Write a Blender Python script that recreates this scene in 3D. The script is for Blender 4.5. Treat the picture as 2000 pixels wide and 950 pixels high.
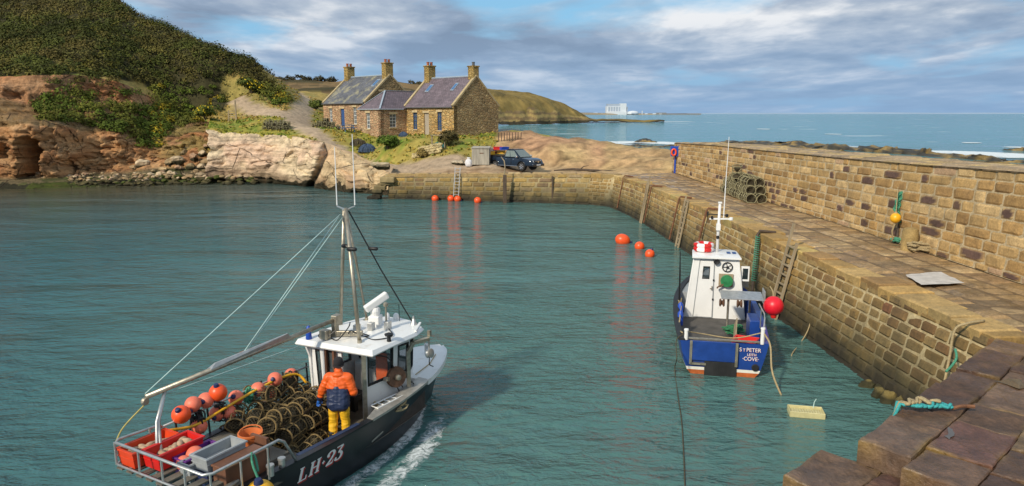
import bpy, bmesh, math, random
import numpy as np
from mathutils import Vector, Matrix, noise as mnoise, Quaternion

for o in list(bpy.data.objects): bpy.data.objects.remove(o)
scn = bpy.context.scene
COL = scn.collection
R = math.radians
random.seed(7); rng = np.random.default_rng(7)

# ---------------------------------------------------------------- camera
CAM_H, FPX = 7.2, 1400.0
PITCH = math.atan(253.0/FPX)
cam = bpy.data.cameras.new('camera'); cam_o = bpy.data.objects.new('camera', cam); COL.objects.link(cam_o)
cam_o.location = (0, 0, CAM_H); cam_o.rotation_euler = (math.pi/2-PITCH, 0, 0)
cam.sensor_width = 36; cam.lens = 36*FPX/2000; cam.clip_start = .1; cam.clip_end = 90000
scn.camera = cam_o

# ---------------------------------------------------------------- light
SUN_EL = R(34); SUN_AZ = math.atan2(-.62, -.78)
sd = Vector((math.sin(SUN_AZ)*math.cos(SUN_EL), math.cos(SUN_AZ)*math.cos(SUN_EL), math.sin(SUN_EL)))
sun = bpy.data.lights.new('sun', 'SUN'); sun.energy = 2.75; sun.angle = R(4.0); sun.color = (1, .90, .74)
sun_o = bpy.data.objects.new('sun', sun); COL.objects.link(sun_o)
sun_o.rotation_euler = (-sd).to_track_quat('-Z', 'Y').to_euler(); sun_o.location = sd*100
scn.view_settings.view_transform = 'Standard'; scn.view_settings.look = 'None'
scn.view_settings.gamma = 1; scn.view_settings.use_curve_mapping = False
scn.view_settings.exposure = 0.52

def nd(nt, t, **kw):
    n = nt.nodes.new(t)
    for k, v in kw.items(): setattr(n, k, v)
    return n
def ramp(nt, stops, inter='LINEAR'):
    n = nt.nodes.new('ShaderNodeValToRGB'); n.color_ramp.interpolation = inter
    e = n.color_ramp.elements
    while len(e) < len(stops): e.new(.5)
    for i, (p, c) in enumerate(stops):
        e[i].position = p; e[i].color = (*c, 1) if not isinstance(c, (int, float)) else (c, c, c, 1)
    return n
def mix(nt, a, b, fac, mode='MIX'):
    n = nt.nodes.new('ShaderNodeMix'); n.data_type = 'RGBA'; n.blend_type = mode; n.clamp_factor = True
    for i, v in ((0, fac), (6, a), (7, b)):
        sock = n.inputs[i]
        if hasattr(v, 'links') or hasattr(v, 'is_linked'): nt.links.new(v, sock)
        elif isinstance(v, (int, float)): sock.default_value = v if i == 0 else (v, v, v, 1)
        else: sock.default_value = (*v[:3], 1)
    return n.outputs[2]
def mth(nt, op, a, b=None, c=None, clamp=False):
    n = nt.nodes.new('ShaderNodeMath'); n.operation = op; n.use_clamp = clamp
    for i, v in enumerate((a, b, c)):
        if v is None: continue
        if hasattr(v, 'is_linked'): nt.links.new(v, n.inputs[i])
        else: n.inputs[i].default_value = v
    return n.outputs[0]
def noi(nt, vec, scale, detail=3, rough=.55, dist=0):
    n = nt.nodes.new('ShaderNodeTexNoise'); n.inputs['Scale'].default_value = scale
    n.inputs['Detail'].default_value = detail; n.inputs['Roughness'].default_value = rough; n.inputs['Distortion'].default_value = dist
    if vec is not None: nt.links.new(vec, n.inputs['Vector'])
    return n.outputs['Fac']
def mapping(nt, vec, scale=(1, 1, 1), rot=(0, 0, 0), loc=(0, 0, 0)):
    n = nt.nodes.new('ShaderNodeMapping'); n.inputs['Scale'].default_value = scale; n.inputs['Rotation'].default_value = rot
    n.inputs['Location'].default_value = loc; nt.links.new(vec, n.inputs['Vector']); return n.outputs[0]

# ---------------------------------------------------------------- sky
def make_world():
    w = bpy.data.worlds.new('World'); scn.world = w; w.use_nodes = True; nt = w.node_tree; nt.nodes.clear()
    out = nd(nt, 'ShaderNodeOutputWorld'); bg = nd(nt, 'ShaderNodeBackground'); bg.inputs[1].default_value = .10
    sky = nd(nt, 'ShaderNodeTexSky', sky_type='NISHITA', sun_disc=False); sky.sun_elevation = SUN_EL; sky.sun_rotation = SUN_AZ
    tc = nd(nt, 'ShaderNodeTexCoord'); sep = nd(nt, 'ShaderNodeSeparateXYZ'); nt.links.new(tc.outputs['Generated'], sep.inputs[0])
    z = mth(nt, 'MAXIMUM', sep.outputs[2], 0.0)
    zz = mth(nt, 'ADD', z, .11)
    cx = nd(nt, 'ShaderNodeCombineXYZ')
    nt.links.new(mth(nt, 'DIVIDE', sep.outputs[0], zz), cx.inputs[0]); nt.links.new(mth(nt, 'DIVIDE', sep.outputs[1], zz), cx.inputs[1])
    v = mapping(nt, cx.outputs[0], (1.0, .78, 1), (0, 0, R(12)), (3.35, 1.7, 0))
    warp = noi(nt, v, 1.3, 4, .6)
    n1 = noi(nt, v, .80, 7, .52, .3)
    v2 = mapping(nt, cx.outputs[0], (.95, .72, 1), (0, 0, R(-8)), (7.1, 4.2, 2))
    n2 = noi(nt, v2, .95, 8, .53, .3)
    v3 = mapping(nt, cx.outputs[0], (1, .7, 1), (0, 0, 0), (1.1, 9.2, 5))
    n3 = noi(nt, v3, 3.2, 6, .55, .2)
    cover = ramp(nt, [(.36, 0.), (.475, 1.)]); nt.links.new(n1, cover.inputs[0])
    tone = mth(nt, 'ADD', mth(nt, 'MULTIPLY', n2, .72), mth(nt, 'MULTIPLY', n3, .28))
    grey = ramp(nt, [(.38, (1.55, 2.1, 2.95)), (.46, (2.1, 2.75, 3.7)), (.53, (3.2, 3.75, 4.5)), (.62, (5.9, 6.05, 6.25))]); nt.links.new(tone, grey.inputs[0])
    blue = mix(nt, sky.outputs[0], (1.6, 3.7, 5.6), .85)
    c = mix(nt, blue, grey.outputs[0], cover.outputs[0])
    # veil near the horizon
    hz = ramp(nt, [(0.0, 1.), (.035, .75), (.12, 0.)]); nt.links.new(z, hz.inputs[0])
    hzc = mix(nt, (1.5, 2.65, 4.4), (2.3, 3.4, 4.8), noi(nt, mapping(nt, tc.outputs['Generated'], (3, 3, 14)), 1.6, 4))
    c = mix(nt, c, hzc, mth(nt, 'MULTIPLY', hz.outputs[0], .85))
    nt.links.new(c, bg.inputs[0]); nt.links.new(bg.outputs[0], out.inputs[0])
make_world()

# ---------------------------------------------------------------- layout helpers: a pixel of the 2000 px wide photograph to a point of the place
_c, _s = math.cos(PITCH), math.sin(PITCH)
def ray(px, py):
    x = (px-1000)/FPX; y = (475-py)/FPX
    return Vector((x, _c+y*_s, -_s+y*_c))
def PZ(px, py, z):
    r = ray(px, py); t = (z-CAM_H)/r.z; return Vector((r.x*t, r.y*t, z))
def PD(px, py, D):
    r = ray(px, py); t = D/r.y; return Vector((r.x*t, D, CAM_H+r.z*t))
def proj(p):
    d = p[1]*_c-(p[2]-CAM_H)*_s; u = p[1]*_s+(p[2]-CAM_H)*_c
    return (1000+FPX*p[0]/d, 475-FPX*u/d)
def inpoly(x, y, P):
    c = False; j = len(P)-1
    for i in range(len(P)):
        if (P[i][1] > y) != (P[j][1] > y) and x < (P[j][0]-P[i][0])*(y-P[i][1])/(P[j][1]-P[i][1])+P[i][0]: c = not c
        j = i
    return c
def crv(xs, ys, x):                     # smooth (Hermite) interpolation
    xs = list(xs); ys = list(ys)
    if x <= xs[0]: return ys[0]
    if x >= xs[-1]: return ys[-1]
    i = max(k for k in range(len(xs)) if xs[k] <= x); i = min(i, len(xs)-2)
    def m(k):
        a, b = max(k-1, 0), min(k+1, len(xs)-1)
        return (ys[b]-ys[a])/(xs[b]-xs[a])
    h = xs[i+1]-xs[i]; t = (x-xs[i])/h
    return (2*t**3-3*t*t+1)*ys[i]+(t**3-2*t*t+t)*h*m(i)+(-2*t**3+3*t*t)*ys[i+1]+(t**3-t*t)*h*m(i+1)
def fbm(p, sc=1., oc=4): return mnoise.fractal(Vector(p)*sc, 1.0, 2.0, oc)

# ---------------------------------------------------------------- mesh builder
class MB:
    def __init__(s): s.v = []; s.f = []; s.mi = []; s.uv = {}; s.col = []; s.cur = 0; s.c = (1, 1, 1); s.usecol = False; s.T = None
    def pt(s, p):
        p = Vector(p)
        if s.T is not None: p = s.T @ p
        s.v.append(p); s.col.append(s.c); return len(s.v)-1
    def face(s, idx, uv=None):
        if uv: s.uv[len(s.f)] = uv
        s.f.append(tuple(idx)); s.mi.append(s.cur)
    def poly(s, pts, uv=None): s.face([s.pt(p) for p in pts], uv)
    def box(s, c, size, rz=0, rot=None):
        c = Vector(c); h = Vector(size)*.5; M = rot if rot is not None else Matrix.Rotation(rz, 3, 'Z')
        i = [s.pt(c+M @ Vector((sx*h.x, sy*h.y, sz*h.z))) for sz in (-1, 1) for sy in (-1, 1) for sx in (-1, 1)]
        for q in ((0, 2, 3, 1), (4, 5, 7, 6), (0, 1, 5, 4), (2, 6, 7, 3), (0, 4, 6, 2), (1, 3, 7, 5)): s.face([i[k] for k in q])
    def hexa(s, b, t):                   # four bottom, four top corners (counter-clockwise)
        i = [s.pt(p) for p in list(b)+list(t)]
        s.face((i[3], i[2], i[1], i[0])); s.face(i[4:8])
        for k in range(4): s.face((i[k], i[(k+1) % 4], i[4+(k+1) % 4], i[4+k]))
    def bar(s, a, b, w, h=None, up=(0, 0, 1)):
        a, b = Vector(a), Vector(b); h = h or w; d = (b-a).normalized(); up = Vector(up)
        x = d.cross(up)
        if x.length < 1e-4: x = d.cross(Vector((1, 0, 0)))
        x.normalize(); y = x.cross(d).normalized()
        q = [(-1, -1), (1, -1), (1, 1), (-1, 1)]
        s.hexa([a+x*u*w/2+y*v*h/2 for u, v in q], [b+x*u*w/2+y*v*h/2 for u, v in q])
    def tube(s, pts, r, n=6, closed=False, caps=True):
        pts = [Vector(p) for p in pts]; k = len(pts); rr = r if isinstance(r, (list, tuple)) else [r]*k
        rings = []; nx = None
        for i, p in enumerate(pts):
            a = pts[(i-1) % k] if (closed or i) else p; b = pts[(i+1) % k] if (closed or i < k-1) else p
            d = (b-a)
            if d.length < 1e-9: d = Vector((0, 0, 1))
            d.normalize()
            if nx is None:
                nx = d.orthogonal().normalized()
            nx = (nx-d*nx.dot(d))
            if nx.length < 1e-6: nx = d.orthogonal()
            nx.normalize(); ny = d.cross(nx)
            rings.append([s.pt(p+(nx*math.cos(2*math.pi*j/n)+ny*math.sin(2*math.pi*j/n))*rr[i]) for j in range(n)])
        for i in range(k if closed else k-1):
            A, B = rings[i], rings[(i+1) % k]
            for j in range(n): s.face((A[j], A[(j+1) % n], B[(j+1) % n], B[j]))
        if not closed and caps: s.face(rings[0][::-1]); s.face(rings[-1])
    def lathe(s, prof, c=(0, 0, 0), n=16, rot=None, caps=True):   # profile of (radius, height)
        c = Vector(c); M = rot if rot is not None else Matrix.Identity(3); rings = []
        for r, h in prof: rings.append([s.pt(c+M @ Vector((r*math.cos(2*math.pi*j/n), r*math.sin(2*math.pi*j/n), h))) for j in range(n)])
        for A, B in zip(rings, rings[1:]):
            for j in range(n): s.face((A[j], A[(j+1) % n], B[(j+1) % n], B[j]))
        if caps: s.face(rings[0][::-1]); s.face(rings[-1])
    def ball(s, c, r, n=14, m=9, sc=(1, 1, 1), rot=None):
        pr = [(max(r*math.sin(math.pi*i/m), 1e-4)*1, -r*math.cos(math.pi*i/m)) for i in range(m+1)]
        M = (rot if rot is not None else Matrix.Identity(3)) @ Matrix.Diagonal(Vector(sc))
        s.lathe(pr, c, n, M, True)
    def grid(s, rows, closed=False, uv=False):
        I = [[s.pt(p) for p in row] for row in rows]
        nr, nc = len(I), len(I[0])
        for i in range(nr-1):
            for j in range(nc if closed else nc-1):
                k = (j+1) % nc
                s.face((I[i][j], I[i][k], I[i+1][k], I[i+1][j]), [(j/nc, i/nr), ((j+1)/nc, i/nr), ((j+1)/nc, (i+1)/nr), (j/nc, (i+1)/nr)] if uv else None)
        return I
    def prism(s, poly, depth, frame):    # poly in 2D, frame: (u,v,w)->point
        n = len(poly); a = [s.pt(frame(u, v, 0)) for u, v in poly]; b = [s.pt(frame(u, v, depth)) for u, v in poly]
        s.face(a[::-1]); s.face(b)
        for i in range(n): s.face((a[i], a[(i+1) % n], b[(i+1) % n], b[i]))
    def panel(s, P00, P10, P11, P01, holes=(), thick=.1, inward=None, us=()):   # wall patch with rectangular holes (u0,v0,u1,v1)
        P00, P10, P11, P01 = map(Vector, (P00, P10, P11, P01))
        nrm = (P10-P00).cross(P01-P00).normalized()
        off = -nrm*thick
        U = sorted(set([0, 1]+list(us)+[h[0] for h in holes]+[h[2] for h in holes])); V = sorted(set([0, 1]+[h[1] for h in holes]+[h[3] for h in holes]))
        def P(u, v): return P00*(1-u)*(1-v)+P10*u*(1-v)+P11*u*v+P01*(1-u)*v
        def solid(i, j):
            if i < 0 or j < 0 or i >= len(U)-1 or j >= len(V)-1: return False
            u, v = (U[i]+U[i+1])/2, (V[j]+V[j+1])/2
            return not any(h[0] < u < h[2] and h[1] < v < h[3] for h in holes)
        F = {(i, j): s.pt(P(u, v)) for i, u in enumerate(U) for j, v in enumerate(V)}
        B = {(i, j): s.pt(P(u, v)+off) for i, u in enumerate(U) for j, v in enumerate(V)}
        for i in range(len(U)-1):
            for j in range(len(V)-1):
                if not solid(i, j): continue
                s.face((F[i, j], F[i+1, j], F[i+1, j+1], F[i, j+1])); s.face((B[i, j+1], B[i+1, j+1], B[i+1, j], B[i, j]))
                if not solid(i-1, j): s.face((F[i, j+1], B[i, j+1], B[i, j], F[i, j]))
                if not solid(i+1, j): s.face((F[i+1, j], B[i+1, j], B[i+1, j+1], F[i+1, j+1]))
                if not solid(i, j-1): s.face((F[i, j], B[i, j], B[i+1, j], F[i+1, j]))
                if not solid(i, j+1): s.face((F[i+1, j+1], B[i+1, j+1], B[i, j+1], F[i, j+1]))
        return P, nrm
    def build(s, name, mats, parent=None, smooth=False, bevel=0, loc=None, recalc=True):
        me = bpy.data.meshes.new(name); me.from_pydata([tuple(p) for p in s.v], [], s.f)
        if not isinstance(mats, (list, tuple)): mats = [mats]
        for m in mats: me.materials.append(m)
        if len(mats) > 1: me.polygons.foreach_set('material_index', s.mi)
        if s.usecol:
            a = me.color_attributes.new('Col', 'FLOAT_COLOR', 'POINT')
            a.data.foreach_set('color', np.array([(*c, 1) for c in s.col], dtype=np.float32).ravel())
        if s.uv:
            u = me.uv_layers.new(name='UVMap')
            for fi, q in s.uv.items():
                p = me.polygons[fi]
                for k, li in enumerate(p.loop_indices): u.data[li].uv = q[k]
        if recalc:
            bm = bmesh.new(); bm.from_mesh(me); bmesh.ops.recalc_face_normals(bm, faces=bm.faces); bm.to_mesh(me); bm.free()
        if smooth:
            me.polygons.foreach_set('use_smooth', [True]*len(me.polygons))
            if isinstance(smooth, (int, float)) and smooth is not True: me.set_sharp_from_angle(angle=R(smooth))
        me.update()
        o = bpy.data.objects.new(name, me); COL.objects.link(o)
        if parent is not None: o.parent = parent
        if loc is not None: o.location = loc
        if bevel:
            b = o.modifiers.new('bevel', 'BEVEL'); b.width = bevel; b.segments = 2; b.limit_method = 'ANGLE'; b.angle_limit = R(40)
        return o

def mesh_np(name, V, F, mat, cols=None, smooth=False, parent=None):      # fast path for big meshes, F an (n,4) or (n,3) array
    me = bpy.data.meshes.new(name); V = np.asarray(V, np.float32); F = np.asarray(F, np.int32); k = F.shape[1]
    me.vertices.add(len(V)); me.vertices.foreach_set('co', V.ravel())
    me.loops.add(F.size); me.loops.foreach_set('vertex_index', F.ravel())
    me.polygons.add(len(F)); me.polygons.foreach_set('loop_start', np.arange(0, F.size, k, dtype=np.int32)); me.polygons.foreach_set('loop_total', np.full(len(F), k, np.int32))
    if smooth: me.polygons.foreach_set('use_smooth', np.ones(len(F), bool))
    me.update(calc_edges=True); me.validate()
    if cols is not None:
        a = me.color_attributes.new('Col', 'FLOAT_COLOR', 'POINT'); c = np.ones((len(V), 4), np.float32); c[:, :3] = cols
        a.data.foreach_set('color', c.ravel())
    me.materials.append(mat); o = bpy.data.objects.new(name, me); COL.objects.link(o)
    if parent is not None: o.parent = parent
    return o

def tag(o, label=None, cat=None, group=None, kind=None):
    if label: o['label'] = label
    if cat: o['category'] = cat
    if group: o['group'] = group
    if kind: o['kind'] = kind
    return o
def thing(name, label, cat, loc=(0, 0, 0), rz=0, group=None):
    o = bpy.data.objects.new(name, None); COL.objects.link(o); o.empty_display_size = .2
    o.location = loc; o.rotation_euler = (0, 0, rz); return tag(o, label, cat, group)
def copy_tree(o, parent=None):
    c = o.copy(); COL.objects.link(c)
    if parent is not None: c.parent = parent
    for ch in [x for x in KIDS.get(o.name, [])] if False else list(o.children): copy_tree(ch, c)
    return c

# ---------------------------------------------------------------- materials
def M(name, col, rough=.6, metal=0., var=.18, scale=5., bump=0., bscale=40., col2=None, stain=None, spec=.5, coat=0., streak=False, attr=False, alpha=None):
    m = bpy.data.materials.new(name); m.use_nodes = True; nt = m.node_tree; b = nt.nodes['Principled BSDF']
    tc = nd(nt, 'ShaderNodeTexCoord'); v = tc.outputs['Object']
    if streak: v = mapping(nt, v, (1, 1, .18))
    n = noi(nt, v, scale, 5, .6)
    rp = ramp(nt, [(.3, 0.), (.7, 1.)]); nt.links.new(n, rp.inputs[0])
    if attr:
        at = nd(nt, 'ShaderNodeAttribute', attribute_name='Col')
        c = mix(nt, at.outputs['Color'], mix(nt, (1-var,)*3, (1+var,)*3, rp.outputs[0]), 1., 'MULTIPLY')
    else:
        c2 = col2 or tuple(min(x*(1+var), 1) for x in col)
        c = mix(nt, tuple(x*(1-var) for x in col), c2, rp.outputs[0])
    if stain:
        sc, thr, scol, amt = stain
        sn = ramp(nt, [(thr, 0.), (min(thr+.12, 1), 1.)]); nt.links.new(noi(nt, v, sc, 6, .65), sn.inputs[0])
        c = mix(nt, c, scol, mth(nt, 'MULTIPLY', sn.outputs[0], amt))
    nt.links.new(c, b.inputs['Base Color'])
    b.inputs['Roughness'].default_value = rough; b.inputs['Metallic'].default_value = metal
    b.inputs['Specular IOR Level'].default_value = spec; b.inputs['Coat Weight'].default_value = coat
    if bump:
        bp = nd(nt, 'ShaderNodeBump'); bp.inputs['Strength'].default_value = 1; bp.inputs['Distance'].default_value = bump
        nt.links.new(noi(nt, tc.outputs['Object'], bscale, 4), bp.inputs['Height']); nt.links.new(bp.outputs[0], b.inputs['Normal'])
    return m

def stone_mat(name, var=.3, weed=None, lichen=.35, bump=.02, wet=False):    # per-block colour in Col, lichen, stains, weed line near the water
    m = bpy.data.materials.new(name); m.use_nodes = True; nt = m.node_tree; b = nt.nodes['Principled BSDF']
    g = nd(nt, 'ShaderNodeNewGeometry'); P = g.outputs['Position']
    at = nd(nt, 'ShaderNodeAttribute', attribute_name='Col')
    n1 = noi(nt, P, 3.2, 6, .65); n2 = noi(nt, P, .55, 5, .6); n3 = noi(nt, P, 17, 4, .6)
    r1 = ramp(nt, [(.28, 1-var), (.72, 1+var)]); nt.links.new(n1, r1.inputs[0])
    c = mix(nt, at.outputs['Color'], r1.outputs[0], 1., 'MULTIPLY')
    r3 = ramp(nt, [(.3, .78), (.7, 1.2)]); nt.links.new(n3, r3.inputs[0]); c = mix(nt, c, r3.outputs[0], 1., 'MULTIPLY')
    li = ramp(nt, [(.52, 0.), (.66, 1.)]); nt.links.new(n2, li.inputs[0])
    li2 = ramp(nt, [(.45, 0.), (.6, 1.)]); nt.links.new(noi(nt, P, 2.4, 5, .7), li2.inputs[0])
    c = mix(nt, c, (.40, .22, .025), mth(nt, 'MULTIPLY', mth(nt, 'MULTIPLY', li.outputs[0], li2.outputs[0]), lichen))
    st = ramp(nt, [(.55, 0.), (.75, 1.)]); nt.links.new(noi(nt, mapping(nt, P, (1, 1, .35)), .9, 6, .65), st.inputs[0])
    c = mix(nt, c, (.06, .045, .03), mth(nt, 'MULTIPLY', st.outputs[0], .45))
    if weed is not None:
        sp = nd(nt, 'ShaderNodeSeparateXYZ'); nt.links.new(P, sp.inputs[0])
        zz = mth(nt, 'ADD', sp.outputs[2], mth(nt, 'MULTIPLY', mth(nt, 'SUBTRACT', noi(nt, P, 1.1, 4), .5), 1.3))
        wr = ramp(nt, [(0.0, 1.), (1.0, 0.)]); nt.links.new(mth(nt, 'DIVIDE', mth(nt, 'SUBTRACT', zz, weed*.25), weed), wr.inputs[0])
        wc = mix(nt, (.075, .062, .018), (.03, .026, .014), noi(nt, P, 2.5, 5))
        c = mix(nt, c, wc, mth(nt, 'MULTIPLY', wr.outputs[0], .88))
        wr2 = ramp(nt, [(.0, 1.), (1., 0.)]); nt.links.new(mth(nt, 'DIVIDE', zz, weed*.42), wr2.inputs[0]); c = mix(nt, c, (.017, .014, .009), mth(nt, 'MULTIPLY', wr2.outputs[0], .9))
    nt.links.new(c, b.inputs['Base Color'])
    if wet:
        rr = ramp(nt, [(.42, .34), (.62, .78)]); nt.links.new(noi(nt, P, .9, 4), rr.inputs[0]); nt.links.new(rr.outputs[0], b.inputs['Roughness'])
    else: b.inputs['Roughness'].default_value = .85
    bp = nd(nt, 'ShaderNodeBump'); bp.inputs['Strength'].default_value = 1; bp.inputs['Distance'].default_value = bump
    h = mth(nt, 'ADD', n1, mth(nt, 'MULTIPLY', n3, .5)); nt.links.new(h, bp.inputs['Height']); nt.links.new(bp.outputs[0], b.inputs['Normal'])
    return m
# ================================================================= WATER
def water_mat():
    m = bpy.data.materials.new('sea water'); m.use_nodes = True; nt = m.node_tree; b = nt.nodes['Principled BSDF']
    g = nd(nt, 'ShaderNodeNewGeometry'); P = g.outputs['Position']; sp = nd(nt, 'ShaderNodeSeparateXYZ'); nt.links.new(P, sp.inputs[0])
    sea = ramp(nt, [(0., 0.), (1., 1.)]); nt.links.new(mth(nt, 'DIVIDE', mth(nt, 'SUBTRACT', sp.outputs[1], 75), 120, clamp=True), sea.inputs[0])
    lf = mth(nt, 'DIVIDE', mth(nt, 'SUBTRACT', 4, sp.outputs[0]), 26, clamp=True)  # bluer to the left: reflected blue sky painted into the water colour
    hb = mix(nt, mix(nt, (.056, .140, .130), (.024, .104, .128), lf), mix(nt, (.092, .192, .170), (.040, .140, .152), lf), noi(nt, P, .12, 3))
    # brown reflection of the cliff, painted into the water colour towards its foot
    sh = mth(nt, 'MULTIPLY', mth(nt, 'DIVIDE', mth(nt, 'SUBTRACT', sp.outputs[1], 38), 30, clamp=True), mth(nt, 'DIVIDE', mth(nt, 'SUBTRACT', -6, sp.outputs[0]), 30, clamp=True))
    hb = mix(nt, hb, (.085, .065, .025), mth(nt, 'MULTIPLY', sh, .85))
    op = mix(nt, (.05, .20, .235), (.085, .27, .29), noi(nt, mapping(nt, P, (.4, 1, 1)), .03, 4))
    c = mix(nt, hb, op, sea.outputs[0])
    # white caps on the open sea
    wc = noi(nt, mapping(nt, P, (.35, 1, 1)), .06, 7, .7); wr = ramp(nt, [(.615, 0.), (.66, 1.)]); nt.links.new(wc, wr.inputs[0])
    cap = mth(nt, 'MULTIPLY', wr.outputs[0], mth(nt, 'DIVIDE', mth(nt, 'SUBTRACT', sp.outputs[1], 130), 30, clamp=True))
    c = mix(nt, c, (.75, .8, .8), cap)
    nt.links.new(c, b.inputs['Base Color'])
    nt.links.new(mth(nt, 'ADD', .07, mth(nt, 'MULTIPLY', cap, .5)), b.inputs['Roughness']); b.inputs['IOR'].default_value = 1.333; b.inputs['Specular IOR Level'].default_value = .46
    v = mapping(nt, P, (.42, 1, 1), (0, 0, R(-14)))
    v2 = mapping(nt, P, (.6, 1.1, 1), (0, 0, R(22)))
    h1 = noi(nt, v, .32, 3, .5, .4); h2 = noi(nt, v2, 1.25, 4, .55, .7); h3 = noi(nt, v, 3.6, 4, .6, .6); h4 = noi(nt, v2, 9, 3, .6)
    calm = ramp(nt, [(.36, .28), (.60, 1.)]); nt.links.new(noi(nt, mapping(nt, P, (.5, 1, 1)), .07, 4), calm.inputs[0])
    h = mth(nt, 'ADD', mth(nt, 'MULTIPLY', h1, .58), mth(nt, 'MULTIPLY', mth(nt, 'ADD', mth(nt, 'ADD', mth(nt, 'MULTIPLY', h2, .26), mth(nt, 'MULTIPLY', h3, .17)), mth(nt, 'MULTIPLY', h4, .034)), calm.outputs[0]))
    swell = mth(nt, 'MULTIPLY', noi(nt, mapping(nt, P, (.3, 1, 1)), .11, 4, .6), mth(nt, 'MULTIPLY', sea.outputs[0], 5.0))
    bp = nd(nt, 'ShaderNodeBump'); bp.inputs['Strength'].default_value = 1; bp.inputs['Distance'].default_value = 1.1
    nt.links.new(mth(nt, 'ADD', h, swell), bp.inputs['Height']); nt.links.new(bp.outputs[0], b.inputs['Normal'])
    return m
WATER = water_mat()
mb = MB()
ys = [-60, 0, 20, 40, 60, 90, 150, 300, 700, 2000, 8000, 60000]
for a, b_ in zip(ys, ys[1:]):
    wa, wb = 150+abs(a)*1.6, 150+abs(b_)*1.6
    mb.poly([(-wa, a, 0), (wa, a, 0), (wb, b_, 0), (-wb, b_, 0)])
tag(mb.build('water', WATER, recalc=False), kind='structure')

def foam_mat(name='foam', thr=.5, sc=3.2):
    m = bpy.data.materials.new(name); m.use_nodes = True; nt = m.node_tree; b = nt.nodes['Principled BSDF']
    b.inputs['Base Color'].default_value = (.78, .83, .83, 1); b.inputs['Roughness'].default_value = .7
    g = nd(nt, 'ShaderNodeNewGeometry'); at = nd(nt, 'ShaderNodeAttribute', attribute_name='Col')
    n = noi(nt, g.outputs['Position'], sc, 7, .72, 1.2)
    sp = nd(nt, 'ShaderNodeSeparateColor'); nt.links.new(at.outputs['Color'], sp.inputs[0])
    r = ramp(nt, [(thr-.04, 0.), (thr+.24, 1.)]); nt.links.new(mth(nt, 'MULTIPLY', n, mth(nt, 'ADD', sp.outputs[0], .25)), r.inputs[0])
    nt.links.new(mth(nt, 'MULTIPLY', r.outputs[0], .92), b.inputs['Alpha'])
    return m
FOAM = foam_mat('foam', .46, 4.2); SURF = foam_mat('surf', .42, .35)
def foam_strip(name, path, widths, dens, mat, sub=8, z=.012):       # a churned band of foam lying on the water
    mb = MB(); mb.usecol = True; P = [Vector((p[0], p[1], 0)) for p in path]; rows = []
    n = len(P); N = (n-1)*6
    xs = list(range(n)); I = []
    for k in range(N+1):
        t = k/N*(n-1); x = crv(xs, [p.x for p in P], t); y = crv(xs, [p.y for p in P], t)
        x2 = crv(xs, [p.x for p in P], min(t+.05, n-1)); y2 = crv(xs, [p.y for p in P], min(t+.05, n-1)); x1 = crv(xs, [p.x for p in P], max(t-.05, 0)); y1 = crv(xs, [p.y for p in P], max(t-.05, 0))
        d = Vector((x2-x1, y2-y1, 0)).normalized(); nn = Vector((-d.y, d.x, 0)); w = crv(xs, widths, t); dn = crv(xs, dens, t)
        row = []
        for j in range(sub+1):
            u = j/sub*2-1; f = (1-u*u)*dn*(1 if 0 < k < N else 0)
            mb.c = (f, f, f); row.append(mb.pt((x+nn.x*w*u, y+nn.y*w*u, z)))
        I.append(row)
    for a, b_ in zip(I, I[1:]):
        for j in range(sub): mb.face((a[j], a[j+1], b_[j+1], b_[j]))
    return tag(mb.build(name, mat, recalc=False), kind='stuff')

# ================================================================= CLIFF AND TERRAIN
CL_PX = [-420, -200, 0, 60, 120, 180, 240, 300, 345, 400, 434]
CL = dict(yw=[378, 373, 370, 369, 367, 365, 363, 361, 360, 358, 357],
          yb=[354, 350, 347, 346, 343, 338, 335, 328, 325, 322, 318],
          ym=[300, 300, 298, 296, 298, 300, 297, 300, 298, 290, 285],
          yc=[235, 238, 240, 236, 244, 250, 256, 272, 266, 250, 248],
          yl=[205, 203, 198, 212, 200, 195, 212, 236, 240, 243, 244],
          yt=[150, 150, 150, 148, 147, 150, 164, 192, 222, 238, 240])
def dw(y): return PZ(0, y, 0).y
def cliff_pt(px, t):
    g = {k: crv(CL_PX, CL[k], px) for k in CL}
    D0 = dw(g['yw']); Db = PZ(0, g['yb'], 1.0).y; Db = min(Db, D0+4.5)
    right = min(max((px-230)/110, 0), 1)
    Dm = Db+.7+right*2.2; Dc = Dm+1.2+right*2.2; Dl = Dc+4.6-right*2.0; Dt = Dl+1.6+right*2.4
    ts = [0, .1, .24, .5, .72, .84, 1.0]
    y = crv(ts, [g['yw']+10, g['yw'], g['yb'], g['ym'], g['yc'], g['yl'], g['yt']], t)
    D = crv(ts, [D0-1.0, D0, Db, Dm, Dc, Dl, Dt], t)
    return PD(px, y, D), y
def arch(px, py, cx, base, top, hw):
    if py > base+3: return 0
    v = (base-py)/(base-top)
    if v > 1: return 0
    w = hw*math.sqrt(max(1-max(v-.25, 0)**2/.5625, 0)); d = abs(px-cx+(.5-v)*6)
    return min(max((w-d)/4, 0), 1)*min(max((1-v)*6, 0), 1)
C_OR = np.array((.47, .235, .095)); C_CR = np.array((.54, .355, .185)); C_RD = np.array((.33, .135, .06)); C_PK = np.array((.44, .235, .125))
CLIFF_TOPS = []
cliff_pts = []
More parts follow.
